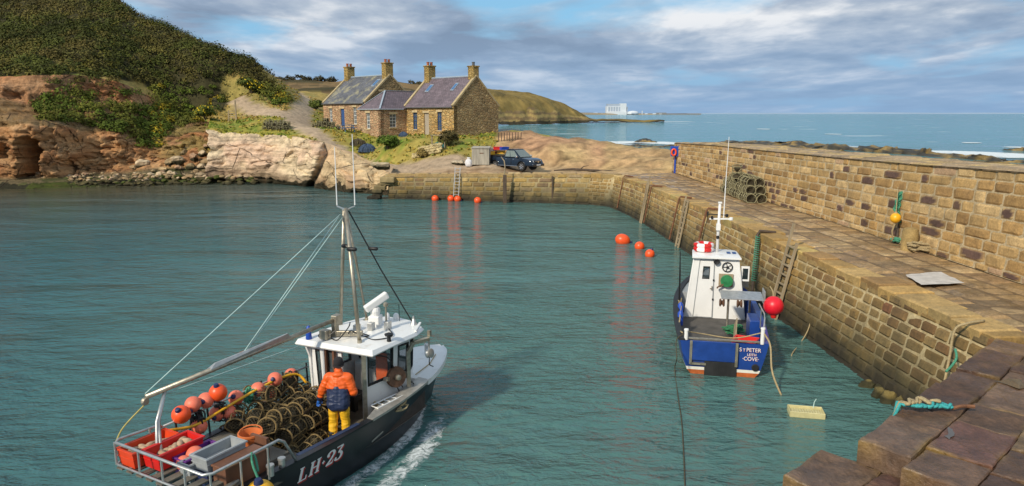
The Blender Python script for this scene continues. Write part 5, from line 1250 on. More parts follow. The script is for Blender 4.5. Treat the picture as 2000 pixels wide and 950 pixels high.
# --- rope on the near slabs and lines down the near corner
t = thing('mooring_rope', 'turquoise and tan rope lying in strands on the near slabs', 'rope'); n_ = 0
for k, mat in enumerate((TEAL, TEAL, TEAL, ROPET, ROPET)):
    a, b = PZ(1758, 795+k*2-(6 if mat is ROPET else 0), 2.53), PZ(1858 if mat is TEAL else 1830, 797+k*1.5-(8 if mat is ROPET else 0), 2.53); P = []
    for i in range(26): f = i/25; P.append(a*(1-f)+b*f+Vector((0, .06*math.sin(i*.9+k*2)+.05*math.sin(i*.33+k), .03+.02*k+.02*math.sin(i*.7+k))))
    P = [a+Vector((-.1, .05, -.5)), a+Vector((-.06, .03, -.12))]+P; m_ = MB(); m_.tube(P, .026, 6); m_.build('strand', mat, t, smooth=True)
m_ = MB(); a = PZ(1860, 798, 2.54); m_.tube([a, a+Vector((.12, .01, .03)), a+Vector((.25, .05, .02)), a+Vector((.36, .0, .03))], .03, 6); m_.build('rusty_chain', RUST, t)
def rope(name, label, pts, r, mat, cat='rope', group=None, sub=6):
    P = [Vector(p) for p in pts]; n = len(P); Q = []
    for i in range((n-1)*sub+1): u = i/sub; Q.append(Vector([crv(range(n), [p[j] for p in P], u) for j in range(3)]))
    m_ = MB(); m_.tube(Q, r, 6); o = m_.build(name, mat, smooth=True); return tag(o, label, cat, group)
rope('rope', 'pale frayed rope hanging over the coping at the near corner of the pier', [PZ(1922, 627, 2.55), PZ(1890, 632, 2.56), (9.98, 15.55, 2.4), (9.90, 15.5, 1.8), (9.72, 15.3, 1.25)], .03, ROPET)
rope('rope', 'short green and pale rope hanging low on the pier wall by the near slabs', [PD(1866, 682, 15.3), PD(1868, 700, 15.1), PD(1858, 716, 15.0), PD(1848, 726, 14.9)], .028, ROPEG)
rope('rope', 'thin line looping from the pier wall into the water right of the blue boat', [PD(1588, 600, 22.8), PD(1580, 640, 22.4), PD(1565, 668, 22.1), PZ(1548, 690, .02), PZ(1546, 700, -.05)], .02, ROPET)
# --- hut, sack, track-side gear
b = PD(940, 308, 63.0); b.z = gz(b.x, b.y)-.05; t = thing('wooden_hut', 'small grey plank hut with sloping top by the cottage gable', 'hut', b, R(-6))
m_ = MB(); W_, H_, Dp = 1.5, 1.5, 1.0; n = 11
for i in range(n): x = -W_/2+W_*(i+.5)/n; h = H_-.12*abs(i-5)/5+(.03 if i % 3 else 0); m_.box((x, -Dp/2, h/2), (W_/n-.012, .05, h))
for i in range(8):
    for s_ in (-1, 1): m_.box((s_*W_/2, -Dp/2+.06+Dp*(i+.5)/8, H_/2-.04), (.05, Dp/8-.01, H_-.08))
m_.box((0, Dp/2+.05, H_/2), (W_, .05, H_)); m_.box((0, .02, H_*.45), (W_-.14, Dp-.1, H_*.86)); m_.build('wall', WOODL, t)
m_ = MB(); m_.box((0, 0, H_-.02), (W_+.1, Dp+.2, .05), 0, RX(5, 'X')); m_.build('roof', WOODL, t); m_ = MB(); m_.box((.1, -Dp/2-.04, 1.0), (.35, .03, .06)); m_.build('latch', RUST, t)
p = PD(916, 311, 62.8); p.z = gz(p.x, p.y); t = thing('sack', 'white tied sack standing on the grass beside the plank hut', 'sack', p); m_ = MB(); m_.lathe([(.26, 0), (.34, .12), (.36, .35), (.28, .58), (.12, .70), (.20, .80), (.1, .82)], (0, 0, 0), 14)
for i, v in enumerate(m_.v): m_.v[i] = v+Vector((.07*mnoise.noise(v*5), .07*mnoise.noise(v*5+Vector((4, 0, 0))), 0))
m_.build('bag', M('white sack', (.62, .62, .64), .8, var=.25, scale=5), t, smooth=True); m_ = MB(); m_.tube([(.13*math.cos(a), .13*math.sin(a), .70) for a in np.linspace(0, 6.28, 10)[:-1]], .015, 5, True); m_.build('tie', ROPET, t)
p = PD(925, 308, 63.4); p.z = gz(p.x, p.y)+.36; mb = MB(); mb.tube([(0, .3*math.cos(2*math.pi*k/18), .3*math.sin(2*math.pi*k/18)) for k in range(18)], .09, 8, True); tag(mb.build('tyre', BLACKR, loc=p, smooth=True), 'dark tyre leaning between the sack and the plank hut', 'tyre')
# fish boxes piled behind the pickup
for k, (px, py, mat, lab, rz) in enumerate(((966, 301, REDP, 'red fish box at the bottom of the pile behind the pickup', .2), (979, 300, YELLOWP, 'yellow fish box behind the pickup cab', -.1), (961, 295, WFR, 'white fish box on the left of the pile behind the pickup', .4), (972, 293, REDP, 'red fish box topmost of the pile behind the pickup', 0.1), (984, 293, BLUEC, 'blue fish box tilted on the pile behind the pickup', .5), (957, 302, YELLOWP, 'yellow fish box lowest left behind the pickup', .3))):
    p = PD(px, py, 64.2-.15*k); t = thing('fish_box', lab, 'fish box', p, rz, 'fish boxes behind the pickup')
    m_ = MB(); h = .26; w_, d_ = .36, .26
    for s_ in (-1, 1): m_.box((s_*w_, 0, h/2), (.03, d_*2, h)); m_.box((0, s_*d_, h/2), (w_*2, .03, h))
    m_.box((0, 0, .015), (w_*2, d_*2, .03)); m_.build('shell', mat, t); m_ = MB(); m_.box((0, 0, h), (w_*2+.08, d_*2+.08, .03)) if k % 2 else m_.box((0, -d_-.03, h-.03), (w_*2+.06, .05, .05)); m_.build('rim', mat, t)
# a crate stand under the boxes
p = PD(970, 305, 64.2); p.z = gz(p.x, p.y); t = thing('pallet', 'wooden pallet stack carrying the coloured fish boxes behind the pickup', 'pallet', p)
m_ = MB()
zt = PD(966, 302, 64.2).z-p.z
for i in range(5): m_.box((0, -.4+.2*i, zt-.03), (1.5, .12, .03))
m_.build('top_boards', WOOD, t)
m_ = MB()
for x in (-.65, 0, .65): m_.box((x, 0, (zt-.05)/2), (.1, .9, zt-.05))
m_.build('bearers', WOOD, t)
# pots piled on the verge
cheap = make_creel('x', 'x', HOOPG, MESHN, .24, .62, False, False); used = False
NETB = M('blue netting', (.045, .075, .13), .9, var=.4, scale=8); NETT = M('teal netting', (.04, .17, .17), .9, var=.4, scale=8)
def pot_pile(x0, x1, py, D, rows_, lab, grp, hgt):
    global used
    a, b = PD(x0, py, D), PD(x1, py, D-.8); n = max(2, int((b-a).length/.55))
    for l in range(hgt):
        for r_ in range(rows_):
            for i in range(n-(l*2 if hgt > 3 else 0)):
                f = (i+.5+(l if hgt > 3 else 0))/n; q = a*(1-f)+b*f; q.y += r_*.6; z = gz(q.x, q.y)+.22+l*.37
                o = cheap if not used else copy_tree(cheap); used = True
                place(o, (q.x+rng.uniform(-.1, .1), q.y, z), rng.uniform(-.4, .4)+(1.57 if rng.random() < .35 else 0), rng.uniform(-.3, .3), rng.uniform(-.3, .3), lab, grp)
pot_pile(515, 563, 252, 78.5, 2, 'lobster pot in the long low pile on the grass verge beside the track', 'pots in the low pile on the verge', 2)
pot_pile(612, 662, 250, 81.0, 2, 'lobster pot in the tall mound before the farther cottage', 'pots in the mound before the farther cottage', 4)
def net_heap(lab, px, py, D, rx, ry, rz_, mat, seed, group=None):
    p = PD(px, py, D); p.z = gz(p.x, p.y) if py > 262 or D > 70 else p.z; mb = MB(); rr = random.Random(seed)
    for k in range(46):
        a = rr.random()*6.28; P = []; 
        for i in range(9): th = math.pi*i/8; q = Vector((math.cos(th)*rx*rr.uniform(.85, 1), 0, math.sin(th)*rz_*rr.uniform(.8, 1.05))); P.append(Matrix.Rotation(a, 3, 'Z') @ q + Vector((0, 0, .02)))
        for q in P: q.y *= ry/rx
        mb.tube(P, .035, 4)
    tag(mb.build('net_heap', mat, loc=p), lab, 'fishing net', group)
net_heap('dark blue heap of netting below the hipped link, left of the bush', 717, 273, 71.5, .95, .7, .8, NETB, 1)
net_heap('grey blue heap of netting and rope between the picnic bench and the other heap', 699, 262, 73.5, .9, .6, .7, MESHN, 2)
net_heap('small dark heap of netting between the bush and the nearer cottage', 788, 268, 71.8, .5, .4, .45, NETB, 4)
p = PD(858, 272, 68.3); p.z = gz(p.x, p.y)
net_heap('teal net bundle on a plank table outside the grey cottage door', 856, 263, 67.6, .7, .45, .45, NETT, 3)
q = PD(856, 263.5, 67.6); t = thing('plank_table', 'rough plank table carrying the teal nets by the cottage corner', 'table', (q.x, q.y, gz(q.x, q.y))); zt = q.z-gz(q.x, q.y); m_ = MB(); m_.box((0, 0, zt-.04), (1.5, .8, .06)); m_.build('top', WOOD, t)
for x in (-.6, .6):
    for y in (-.3, .3): m_ = MB(); m_.bar((x, y, -.1), (x, y, zt-.07), .07); m_.build('leg', WOOD, t)
q = PD(680, 249, 78.0); q.z = gz(q.x, q.y); t = thing('picnic_bench', 'blue painted picnic bench in front of the blue cottage door', 'bench', q, R(30))
BP = M('bench blue', (.07, .14, .26), .6, var=.2); m_ = MB(); m_.box((0, 0, .72), (1.5, .65, .05)); m_.build('table_top', BP, t)
for s_ in (-1, 1):
    m_ = MB(); m_.box((0, s_*.62, .44), (1.5, .25, .05)); m_.build('seat', BP, t)
    m_ = MB(); m_.bar((s_*.5, -.6, 0), (s_*.5, -.2, .7), .08); m_.bar((s_*.5, .6, 0), (s_*.5, .2, .7), .08); m_.bar((s_*.5, -.62, .4), (s_*.5, .62, .4), .08); m_.build('leg', BP, t)
# wooden post and hurdle at the top of the bank
q = PD(461, 226, 84.0); q.z = gz(q.x, q.y); t = thing('signpost', 'bare weathered post with a short hurdle on the grassy cliff edge', 'post', q); m_ = MB(); m_.bar((0, 0, -.2), (0, 0, 2.3), .14); m_.build('post', WOOD, t)
for k in range(4): m_ = MB(); m_.bar((-.95, .1, .35+.25*k), (-.05, .08, .35+.25*k), .03, .1); m_.build('hurdle_bar', WOOD, t)
m_ = MB(); m_.bar((-.9, .1, -.1), (-.9, .1, 1.2), .09); m_.build('hurdle_post', WOOD, t)
# fence posts on top of the red rocks
for k in range(9):
    p = PD(974+k*5.4, 263+k*.55, 70.5); p.z = gz(p.x, p.y); m_ = MB(); m_.bar((0, 0, -.2), (rng.uniform(-.05, .05), 0, .72), .08); tag(m_.build('fence_post', WOODD, loc=p), 'short dark stake in the row on the red rock right of the cottage gable', 'stake', 'stakes on the red rock')
p = PD(1138, 326, 60.3); p.z = gz(p.x, p.y)+.1; t = thing('driftwood', 'long dark driftwood beam lying at the foot of the red rock right of the pickup', 'driftwood', p, R(-4)); m_ = MB(); m_.tube([(-2.4, 0, 0), (-.8, .1, .1), (.8, 0, .02), (2.9, -.1, 0)], [.05, .11, .10, .04], 7); m_.build('log', WOODD, t); m_ = MB(); m_.tube([(-.2, 0, .1), (.1, .1, .35), (.5, .2, .4)], [.06, .04, .02], 6); m_.build('branch', WOODD, t)

p = PD(1330, 224.3, 4200); t = None
mb = MB(); mb.box((0, 0, 3), (230, 12, 9)); mb.box((-115, 0, 5), (60, 14, 14)); tag(mb.build('breakwater', M('far breakwater', (.22, .22, .22), .9), loc=(p.x, p.y, 0)), 'long low grey breakwater reaching out right of the power station', 'breakwater')
# ================================================================= POWER STATION ON THE FAR COAST
PW = M('pale cladding', (.60, .64, .68), .6, var=.06, scale=.02); PG = M('blue grey cladding', (.34, .40, .48), .6, var=.08, scale=.02)
base = PD(1203, 222.6, 4150); base.z = 3; t = thing('power_station', 'white and grey power station block on the far shore', 'power station', base); S_ = 4150/1400
def blk(name, x0, x1, h0, h1, d0, d1, mat): m_ = MB(); m_.box(((x0+x1)/2*S_, (d0+d1)/2, (h0+h1)/2*S_), ((x1-x0)*S_, d1-d0, (h1-h0)*S_)); m_.build(name, mat, t)
blk('reactor_hall', -18, 9, -1, 15, 0, 60, PW); blk('upper_hall', -16.5, 8, 15, 19.6, 6, 56, PG); blk('tower_block', 8, 19.5, -1, 20.4, -6, 50, PW); blk('annexe', 19.5, 22.5, 0, 14, 0, 40, PG)
blk('low_hall', -19, 20, -1, 5, -14, 0, PW)
for k in range(5): blk('cladding_panel', -15+k*5, -12+k*5, 6, 14, -2, 0, PG)
base = PD(1236, 222.6, 4140); base.z = 3; t = thing('storage_dome', 'low white domed hall to the right of the power station', 'building', base); m_ = MB(); m_.lathe([(11*S_, 0), (11*S_, 3*S_), (9*S_, 5*S_), (4*S_, 6.3*S_), (.1, 6.6*S_)], (0, 0, 0), 24); m_.build('dome', PW, t, smooth=40)
m_ = MB(); m_.box((0, -11*S_-2, 1.5*S_), (9*S_, 4, 3*S_)); m_.build('entrance', PG, t)
for k, (px, w, h) in enumerate(((1150, 10, 2.2), (1163, 8, 2.8), (1174, 6, 2.0), (1262, 5, 1.6), (1278, 6, 1.8), (1290, 4, 1.2), (1254, .7, 6.5))):
    b = PD(px, 222.6, 4130); b.z = 3; m_ = MB(); m_.box((0, 0, h*S_/2), (w*S_, 20, h*S_)); m_.box((w*S_*.2, -3, h*S_*.62), (w*S_*.5, 20, h*S_*.8)) if w > 3 else m_.box((0, 0, h*S_*.9), (w*S_*1.8, 6, h*S_*.15))
    tag(m_.build('industrial_building', PW, loc=b), ('low white shed left of the power station on the far shore' if px < 1180 else 'small white building right of the domed hall on the far shore') if w > 3 else 'thin pale mast standing right of the domed hall', 'building' if w > 3 else 'mast', ('sheds left of the power station' if px < 1180 else 'small buildings right of the dome') if w > 3 else None)
# ================================================================= BOATS
WHITE = M('white gelcoat', (.78, .78, .76), .35, var=.05, scale=2, stain=(2.2, .60, (.42, .32, .20), .45)); BLACKH = M('black hull paint', (.012, .013, .016), .32, var=.4, scale=3, stain=(1.6, .62, (.035, .032, .03), .5))
BLUEH = M('blue hull paint', (.012, .05, .24), .35, var=.2, scale=3, stain=(2.0, .64, (.10, .13, .22), .5)); DECKD = M('worn deck', (.13, .115, .09), .75, var=.35, scale=3, bump=.008); DECKB = M('rubber deck mat', (.075, .068, .06), .75, var=.35, scale=2.5, stain=(1.5, .58, (.17, .14, .10), .6))
GREYM = M('grey capping', (.40, .38, .34), .4, .4, var=.25, scale=5, stain=(3, .6, (.2, .14, .08), .5)); GLASS = M('cabin glass', (.02, .03, .035), .05, var=.2); RUBB = M('window rubber', (.01, .01, .011), .5)
WHITEP = M('white paint mark', (.80, .80, .78), .5, var=.05); REDM = M('red paint mark', (.50, .03, .02), .5, var=.05); STEELY = M('tarnished steel', (.40, .36, .28), .4, .7, var=.3, scale=8, stain=(4, .6, (.22, .12, .05), .6))
RUSTD = M('rusty disc', (.16, .085, .05), .7, .3, var=.5, scale=9); ORANGH = M('antifouling', (.42, .10, .02), .6, var=.3); INNER = M('dark inner planking', (.05, .035, .03), .7, var=.4); PURPLE = M('purple plastic', (.13, .03, .22), .45); GREYP = M('grey plastic', (.30, .32, .33), .5, var=.15); BROWNW = M('brown painted wood', (.15, .065, .035), .6, var=.3, scale=4, streak=True)
PINK = M('faded pink buoy', (.80, .19, .11), .5, var=.15, scale=5, stain=(5, .6, (.45, .22, .18), .5)); ORB = M('orange clay basket', (.62, .16, .04), .6, var=.15); TANS = M('bait', (.40, .28, .18), .9, var=.4, scale=9); YEL = M('oilskin yellow', (.80, .45, .02), .5, var=.15, scale=4)
def boat_root(name, label, o, hd): return thing(name, label, 'fishing boat', (o[0], o[1], 0), R(hd))
class Loc:
    def __init__(s, o, hd): s.o = Vector((o[0], o[1], 0)); s.f = Vector((math.cos(R(hd)), math.sin(R(hd)), 0)); s.l = Vector((-s.f.y, s.f.x, 0))
    def __call__(s, px, py, z): q = PZ(px, py, z)-s.o; return Vector((q.dot(s.f), q.dot(s.l), z))
    def w(s, x, y, z): return s.o+s.f*x+s.l*y+Vector((0, 0, z))
def hull(root, ss, bg, zg, bw, stem, zdeck, s_deck, mat, name='hull', keel=-.45, inset=.10, transom_t=.09, innermat=None, stripes=None, pw=1.25):
    S = np.concatenate([np.linspace(ss[0], ss[-1]-.7, 34), np.linspace(ss[-1]-.62, ss[-1], 12)]); rows = []
    lv = [1.0, .72, .45, .22, .13, .0, -.35, -1.0] if stripes else [1.0, .75, .5, .25, 0, -.35, -1.0]
    for s in S:
        g, z, w = crv(ss, bg, s), crv(ss, zg, s), crv(ss, bw, s); row = []
        for k in lv:
            if k >= 0: b = w+(g-w)*(k**(pw if s > 1.5 or pw == 1.25 else pw*.55)); zz = z*k; x = s-stem*(1-k)*max((s-(ss[-1]-2.2))/2.2, 0)**1.5
            else: b = w*(1+k)**.6 if k > -1 else 0; zz = keel*(-k); x = s-stem*max((s-(ss[-1]-2.2))/2.2, 0)**1.5*(1-k*.4)
            row.append((x, b, zz))
        rows.append(row)
    mb = MB()
    for sg in (1, -1):
        I = [[mb.pt((x, y*sg, z)) for x, y, z in r] for r in rows]
        for a, b in zip(I, I[1:]):
            for j in range(len(lv)-1):
                mb.cur = 0 if not stripes or lv[j+1] >= .21 else (1 if lv[j+1] >= .12 else 2)
                f = (a[j], b[j], b[j+1], a[j+1]); mb.face(f if sg < 0 else f[::-1])
    # transom, the same section closed at the stern
    r0 = rows[0]
    for j in range(len(lv)-1):
        mb.cur = 0 if not stripes or lv[j+1] >= .21 else (1 if lv[j+1] >= .12 else 2)
        a, b = r0[j], r0[j+1]; mb.poly([(a[0], a[1], a[2]), (a[0], -a[1], a[2]), (b[0], -b[1], b[2]), (b[0], b[1], b[2])])
    mb.build(name, [mat]+(stripes or []), root, smooth=35, recalc=True)
    # inside of the bulwark
    mb = MB()
    for sg in (1, -1):
        top = []; lo = []
        for s in np.linspace(ss[0]+transom_t, s_deck, 26):
            g, z = crv(ss, bg, s)-inset, crv(ss, zg, s); top.append((s, g*sg, z-.005)); lo.append((s, (g-.03)*sg, zdeck))
        mb.grid([top, lo])
    g, z = crv(ss, bg, ss[0]+transom_t)-inset, crv(ss, zg, ss[0])
    mb.poly([(ss[0]+transom_t, g, z-.005), (ss[0]+transom_t, -g, z-.005), (ss[0]+transom_t, -g+.03, zdeck), (ss[0]+transom_t, g-.03, zdeck)])
    mb.build('bulwark_lining', innermat or mat, root)
    return lambda s: (crv(ss, bg, s), crv(ss, zg, s), crv(ss, bw, s))
def deck(root, H, s0, s1, z, mat, inset=.1, name='deck', n=24):
    mb = MB(); A = [mb.pt((s, H(s)[0]-inset, z)) for s in np.linspace(s0, s1, n)]; B = [mb.pt((s, -H(s)[0]+inset, z)) for s in np.linspace(s0, s1, n)]
    for i in range(n-1): mb.face((A[i], B[i], B[i+1], A[i+1]))
    return mb.build(name, mat, root)
def capping(root, H, s0, s1, w, mat, th=.04, side=(1, -1), name='gunwale', over=.03, n=34):
    for sg in side:
        mb = MB(); R_ = []
        for s in np.linspace(s0, s1, n):
            b, z, _ = H(s); ww = w(s) if callable(w) else w; R_.append([(s, (b+over)*sg, z), (s, (b+over)*sg, z+th), (s, max(b-ww, 0)*sg, z+th), (s, max(b-ww, 0)*sg, z)])
        I = [[mb.pt(p) for p in r] for r in R_]
        for a, b in zip(I, I[1:]):
            for j in range(4): mb.face((a[j], a[(j+1) % 4], b[(j+1) % 4], b[j]))
        mb.face(I[0]); mb.face(I[-1][::-1]); mb.build(name, mat, root)
def pane_frame(root, P4, name='window', mat=None, gl=None, fr=.045, out=.012):     # a window in a bilinear wall patch: rubber frame with its pane
    P = [Vector(p) for p in P4]; n = (P[1]-P[0]).cross(P[3]-P[0]).normalized(); m = MB(); c = sum(P, Vector())/4
    I_ = [p+(c-p).normalized()*fr for p in P]
    a = [m.pt(p+n*out) for p in P]; b = [m.pt(p+n*out) for p in I_]; a2 = [m.pt(p-n*.06) for p in P]; b2 = [m.pt(p-n*.06) for p in I_]
    for i in range(4):
        j = (i+1) % 4; m.face((a[i], a[j], b[j], b[i])); m.face((b[i], b[j], b2[j], b2[i])); m.face((a[j], a[i], a2[i], a2[j]))
    o = m.build(name, mat or RUBB, root); g = MB(); g.poly([p-n*.02 for p in I_]); g.build('pane', gl or GLASS, o, recalc=False); return o
GLASST = bpy.data.materials.new('clear cabin glass'); GLASST.use_nodes = True
_b = GLASST.node_tree.nodes['Principled BSDF']; _b.inputs['Base Color'].default_value = (.10, .13, .14, 1); _b.inputs['Roughness'].default_value = .04; _b.inputs['Alpha'].default_value = .42

# ---------------------------------------------------------------- the black boat under way
LO, LHD = (-5.56, 11.57), 60.5; LL = Loc(LO, LHD)
lh = boat_root('fishing_boat', 'black hulled fishing boat under way, white wheelhouse, stacked pots, LH 23 on its side', LO, LHD)
ss = [0, 1, 2.8, 4.2, 5.5, 6.3, 6.9, 7.3, 7.5]
H = hull(lh, ss, [1.04, 1.15, 1.23, 1.20, 1.05, .82, .54, .28, .03], [.95, .96, .98, 1.01, 1.07, 1.10, 1.12, 1.135, 1.14], [.88, 1.0, 1.08, .98, .66, .38, .17, .06, .0], .45, .42, 5.5, BLACKH, innermat=INNER)
deck(lh, H, .05, 5.6, .42, DECKD)
capping(lh, H, .0, 3.3, .13, BLACKH, .035, (-1,), 'gunwale'); capping(lh, H, 3.28, 5.5, lambda s: .13+.17*min((s-3.28)/.5, 1), GREYM, .05, (-1,), 'side_deck'); capping(lh, H, .0, 5.5, .13, BLACKH, .035, (1,), 'gunwale')
# white foredeck with a low rail round the bow
mb = MB(); n = 22; sx = list(np.linspace(5.42, 7.3, 18))+[7.4, 7.47, 7.52]; A = []; B = []; A0 = []; B0 = []
for s in sx:
    b, z, _ = H(min(s, 7.5)); b += .035; cz = .05
    A0.append(mb.pt((s, b, z-.05))); A.append(mb.pt((s, b, z+.07))); B.append(mb.pt((s, -b, z+.07))); B0.append(mb.pt((s, -b, z-.05)))
ia = []; ib = []
for s in sx: b, z, _ = H(min(s, 7.5)); b = max(b-.06, .005); ia.append(mb.pt((s, b, z+.035))); ib.append(mb.pt((s, -b, z+.035)))
for i in range(len(sx)-1):
    mb.face((A0[i], A0[i+1], A[i+1], A[i])); mb.face((B[i], B[i+1], B0[i+1], B0[i])); mb.face((A[i], A[i+1], ia[i+1], ia[i])); mb.face((ib[i], ib[i+1], B[i+1], B[i])); mb.face((ia[i], ia[i+1], ib[i+1], ib[i]))
mb.face((A0[0], A[0], ia[0], ib[0], B[0], B0[0])); mb.build('foredeck', WHITE, lh, smooth=40)
# wheelhouse
wh = MB(); zb, zt = .42, 2.27
AP, AS, SF, FS, FP, PF = (3.72, .86), (3.80, -.62), (5.12, -.74), (5.72, -.42), (5.72, .46), (5.12, .86)
# flare: the walls lean out a little towards the roof
def up(p, z): k = (z-1.05)/1.2; c = (4.75, .08); k = max(k, -.5)*.08; return Vector((p[0]+(p[0]-c[0])*k*.4, p[1]+(p[1]-c[1])*k, z))
def wall(p, q, holes, us=()):
    return wh.panel(up(p, zb), up(q, zb), up(q, zt), up(p, zt), holes, .05, us=us)
PQ = lambda p, q, u, z: up(p, z)*(1-u)+up(q, z)*u
def uvh(z0, z1): return (z0-zb)/(zt-zb), (z1-zb)/(zt-zb)
def hole(u0, z0, u1, z1): a, b = uvh(z0, z1); return (u0, a, u1, b)
pA, nA = wall(AP, AS, [hole(.14, .9, .22, 2.1), hole(.33, 1.25, .50, 2.12), hole(.60, zb, .945, 2.16)])
pS, nS = wall(AS, SF, [hole(.05, 1.42, .62, 2.13), hole(.73, 1.38, .985, 2.10)])
pC, nC = wall(SF, FS, [hole(.18, 1.30, .88, 2.14)])
pF, nF = wall(FS, FP, [hole(.06, 1.42, .48, 2.14), hole(.52, 1.42, .94, 2.14)])
pD, nD = wall(FP, PF, [hole(.15, 1.42, .85, 2.14)])
pP, nP = wall(PF, AP, [hole(.1, 1.42, .48, 2.14), hole(.58, 1.42, .94, 2.14)])
wo = wh.build('wheelhouse', WHITE, lh, recalc=False)
def win(P, u0, z0, u1, z1, gl=GLASST):
    a, b = uvh(z0, z1); pane_frame(wo, [P(u0, a), P(u1, a), P(u1, b), P(u0, b)], gl=gl)
win(pS, .05, 1.42, .62, 2.13); win(pS, .73, 1.38, .985, 2.10); win(pC, .18, 1.30, .88, 2.14); win(pF, .06, 1.42, .48, 2.14); win(pF, .52, 1.42, .94, 2.14); win(pD, .15, 1.42, .85, 2.14); win(pP, .1, 1.42, .48, 2.14); win(pP, .58, 1.42, .94, 2.14); win(pA, .33, 1.25, .50, 2.12); win(pA, .14, .9, .22, 2.1)
m = MB(); m.bar((3.74, -.66, .42), (3.72, -.68, 2.25), .09, .10); m.build('door_post', STEELY, lh); m = MB(); m.bar((3.68, .10, .42), (3.66, .10, 2.25), .05, .07); m.build('door_post', BROWNW, lh)
m = MB(); m.bar((3.69, .36, .7), (3.68, .36, 2.25), .05, .05); m.build('door_post', BROWNW, lh)
m = MB(); m.prism([(3.52, 2.26), (3.74, 2.26), (3.74, .98), (3.70, 1.0), (3.66, 1.9)], .05, lambda u, v, w: (u, .80+w, v)); m.build('wing_panel', WHITE, lh)
# inside: console, seat, engine box
m = MB(); m.box((5.25, .1, 1.05), (.6, 1.2, .7)); m.build('console', WHITE, lh); m = MB(); m.box((4.98, -.2, 1.45), (.12, .3, .22), 0, RX(-15, 'Y')); m.build('plotter_screen', RUBB, lh); m = MB(); m.box((5.0, .25, 1.43), (.1, .26, .2)); m.build('radar_screen', RUBB, lh)
m = MB(); m.box((4.5, .35, .8), (.45, .4, .12)); m.box((4.5, .35, .58), (.12, .12, .36)); m.build('helm_seat', BLACKR, lh); m = MB(); m.tube([(4.9, -.15+.17*math.cos(a), 1.25+.17*math.sin(a)) for a in np.linspace(0, 2*math.pi, 17)[:-1]], .015, 6, True); m.build('steering_wheel', RUBB, lh)
m = MB(); m.box((4.6, -.42, 1.55), (.02, .32, .75)); m.build('oilskin', M('orange oilskin', (.70, .12, .02), .6), lh)
# roof with a drooping aft edge
m = MB(); out = [(3.47, 1.06), (3.66, -.98), (4.3, -1.0), (5.15, -1.0), (5.62, -.86), (5.90, -.45), (5.98, .05), (5.90, .5), (5.62, .9), (5.1, 1.03), (4.3, 1.06)]
cc = Vector((4.75, .04, 0)); lo = []; md = []; up1 = []; up2 = []
for x, y in out:
    d = Vector((x, y, 0))-cc; lip = .05 if x < 3.7 else .015
    lo.append(m.pt(cc+d*.985+Vector((0, 0, 2.245-lip)))); md.append(m.pt(cc+d+Vector((0, 0, 2.275-lip)))); up1.append(m.pt(cc+d*.955+Vector((0, 0, 2.325)))); up2.append(m.pt(cc+d*.55+Vector((0, 0, 2.365))))
n = len(out)
for a, b in ((lo, md), (md, up1), (up1, up2)):
    for i in range(n): m.face((a[i], b[i], b[(i+1) % n], a[(i+1) % n]))
m.face(up2[::-1]); m.face(lo); ro = m.build('roof', WHITE, lh, smooth=45)
m = MB(); m.hexa([(5.2, -.97, 2.33), (5.8, -.65, 2.33), (5.78, -.60, 2.33), (5.18, -.92, 2.33)], [(5.2, -.95, 2.36), (5.8, -.65, 2.36), (5.78, -.60, 2.36), (5.18, -.90, 2.36)]); m.build('drip_rail', WHITE, ro)
# roof fittings
m = MB(); m.box((5.05, .10, 2.48), (.26, .26, .26), .3); m.lathe([(.10, 2.60), (.12, 2.72), (.10, 2.80)], (5.05, .10, 0), 14); m.build('radar_pedestal', WHITE, lh, bevel=.02)
m = MB(); m.box((5.08, .08, 2.92), (.62, .15, .17), R(-25), Matrix.Rotation(R(-28), 3, 'Z') @ Matrix.Rotation(R(-28), 3, 'Y')); m.build('radar_scanner', WHITE, lh, bevel=.03)
for (x, y, hh) in ((4.72, -.05, .18), (4.95, -.34, .20), (4.55, .22, .14)): m = MB(); m.box((x, y, 2.36+hh/2), (.16, .12, hh), .2); m.build('junction_box', GALV, lh, bevel=.008)
m = MB(); m.tube([(4.95, -.30, 2.5), (4.95, -.30, 2.90)], .022, 8); m.lathe([(.05, 2.90), (.06, 2.93), (.055, 2.97), (.02, 3.0)], (4.95, -.30, 0), 12); m.build('gps_antenna', STEELY, lh)
for x, y, r in ((5.62, .22, .06), (5.70, .02, .075)): m = MB(); m.lathe([(r*.8, 2.33), (r, 2.40), (r*.9, 2.47), (r*.4, 2.51), (.01, 2.515)], (x, y, 0), 12); m.build('beacon', WHITE, lh, smooth=40)
m = MB(); m.lathe([(.05, 2.33), (.04, 2.44), (.085, 2.46), (.10, 2.50), (.02, 2.53)], (4.35, -.86, 0), 12); m.build('searchlight', RUBB, lh)
m = MB(); m.tube([(5.66, -.12, 2.3), (5.64, -.12, 2.75)], .008, 5); m.build('vhf_whip', RUBB, lh)
m = MB(); m.lathe([(.065, 2.33), (.07, 2.35), (.055, 2.5), (.045, 2.60), (.02, 2.63)], (3.62, .78, 0), 12); m.build('blue_bottle', BLUEC, lh, smooth=40)
for k, P in enumerate(([(4.1, .1, 2.38), (4.0, -.1, 2.55), (4.15, -.25, 2.42), (4.35, -.3, 2.37), (4.4, .0, 2.38)], [(4.05, .45, 2.37), (3.85, .35, 2.37), (3.8, .1, 2.37), (4.0, -.02, 2.6), (4.15, .05, 2.68)], [(4.25, -.28, 2.37), (4.2, -.6, 2.37), (4.6, -.75, 2.37), (4.85, -.45, 2.42)], [(3.9, .55, 2.5), (3.75, .62, 2.40), (3.7, .4, 2.38), (3.85, .2, 2.55)])):
    Q = [Vector([crv(range(len(P)), [p[j] for p in P], u/6) for j in range(3)]) for u in range((len(P)-1)*6+1)]; m = MB(); m.tube(Q, .013, 5); m.build('cable', RUBB, lh)
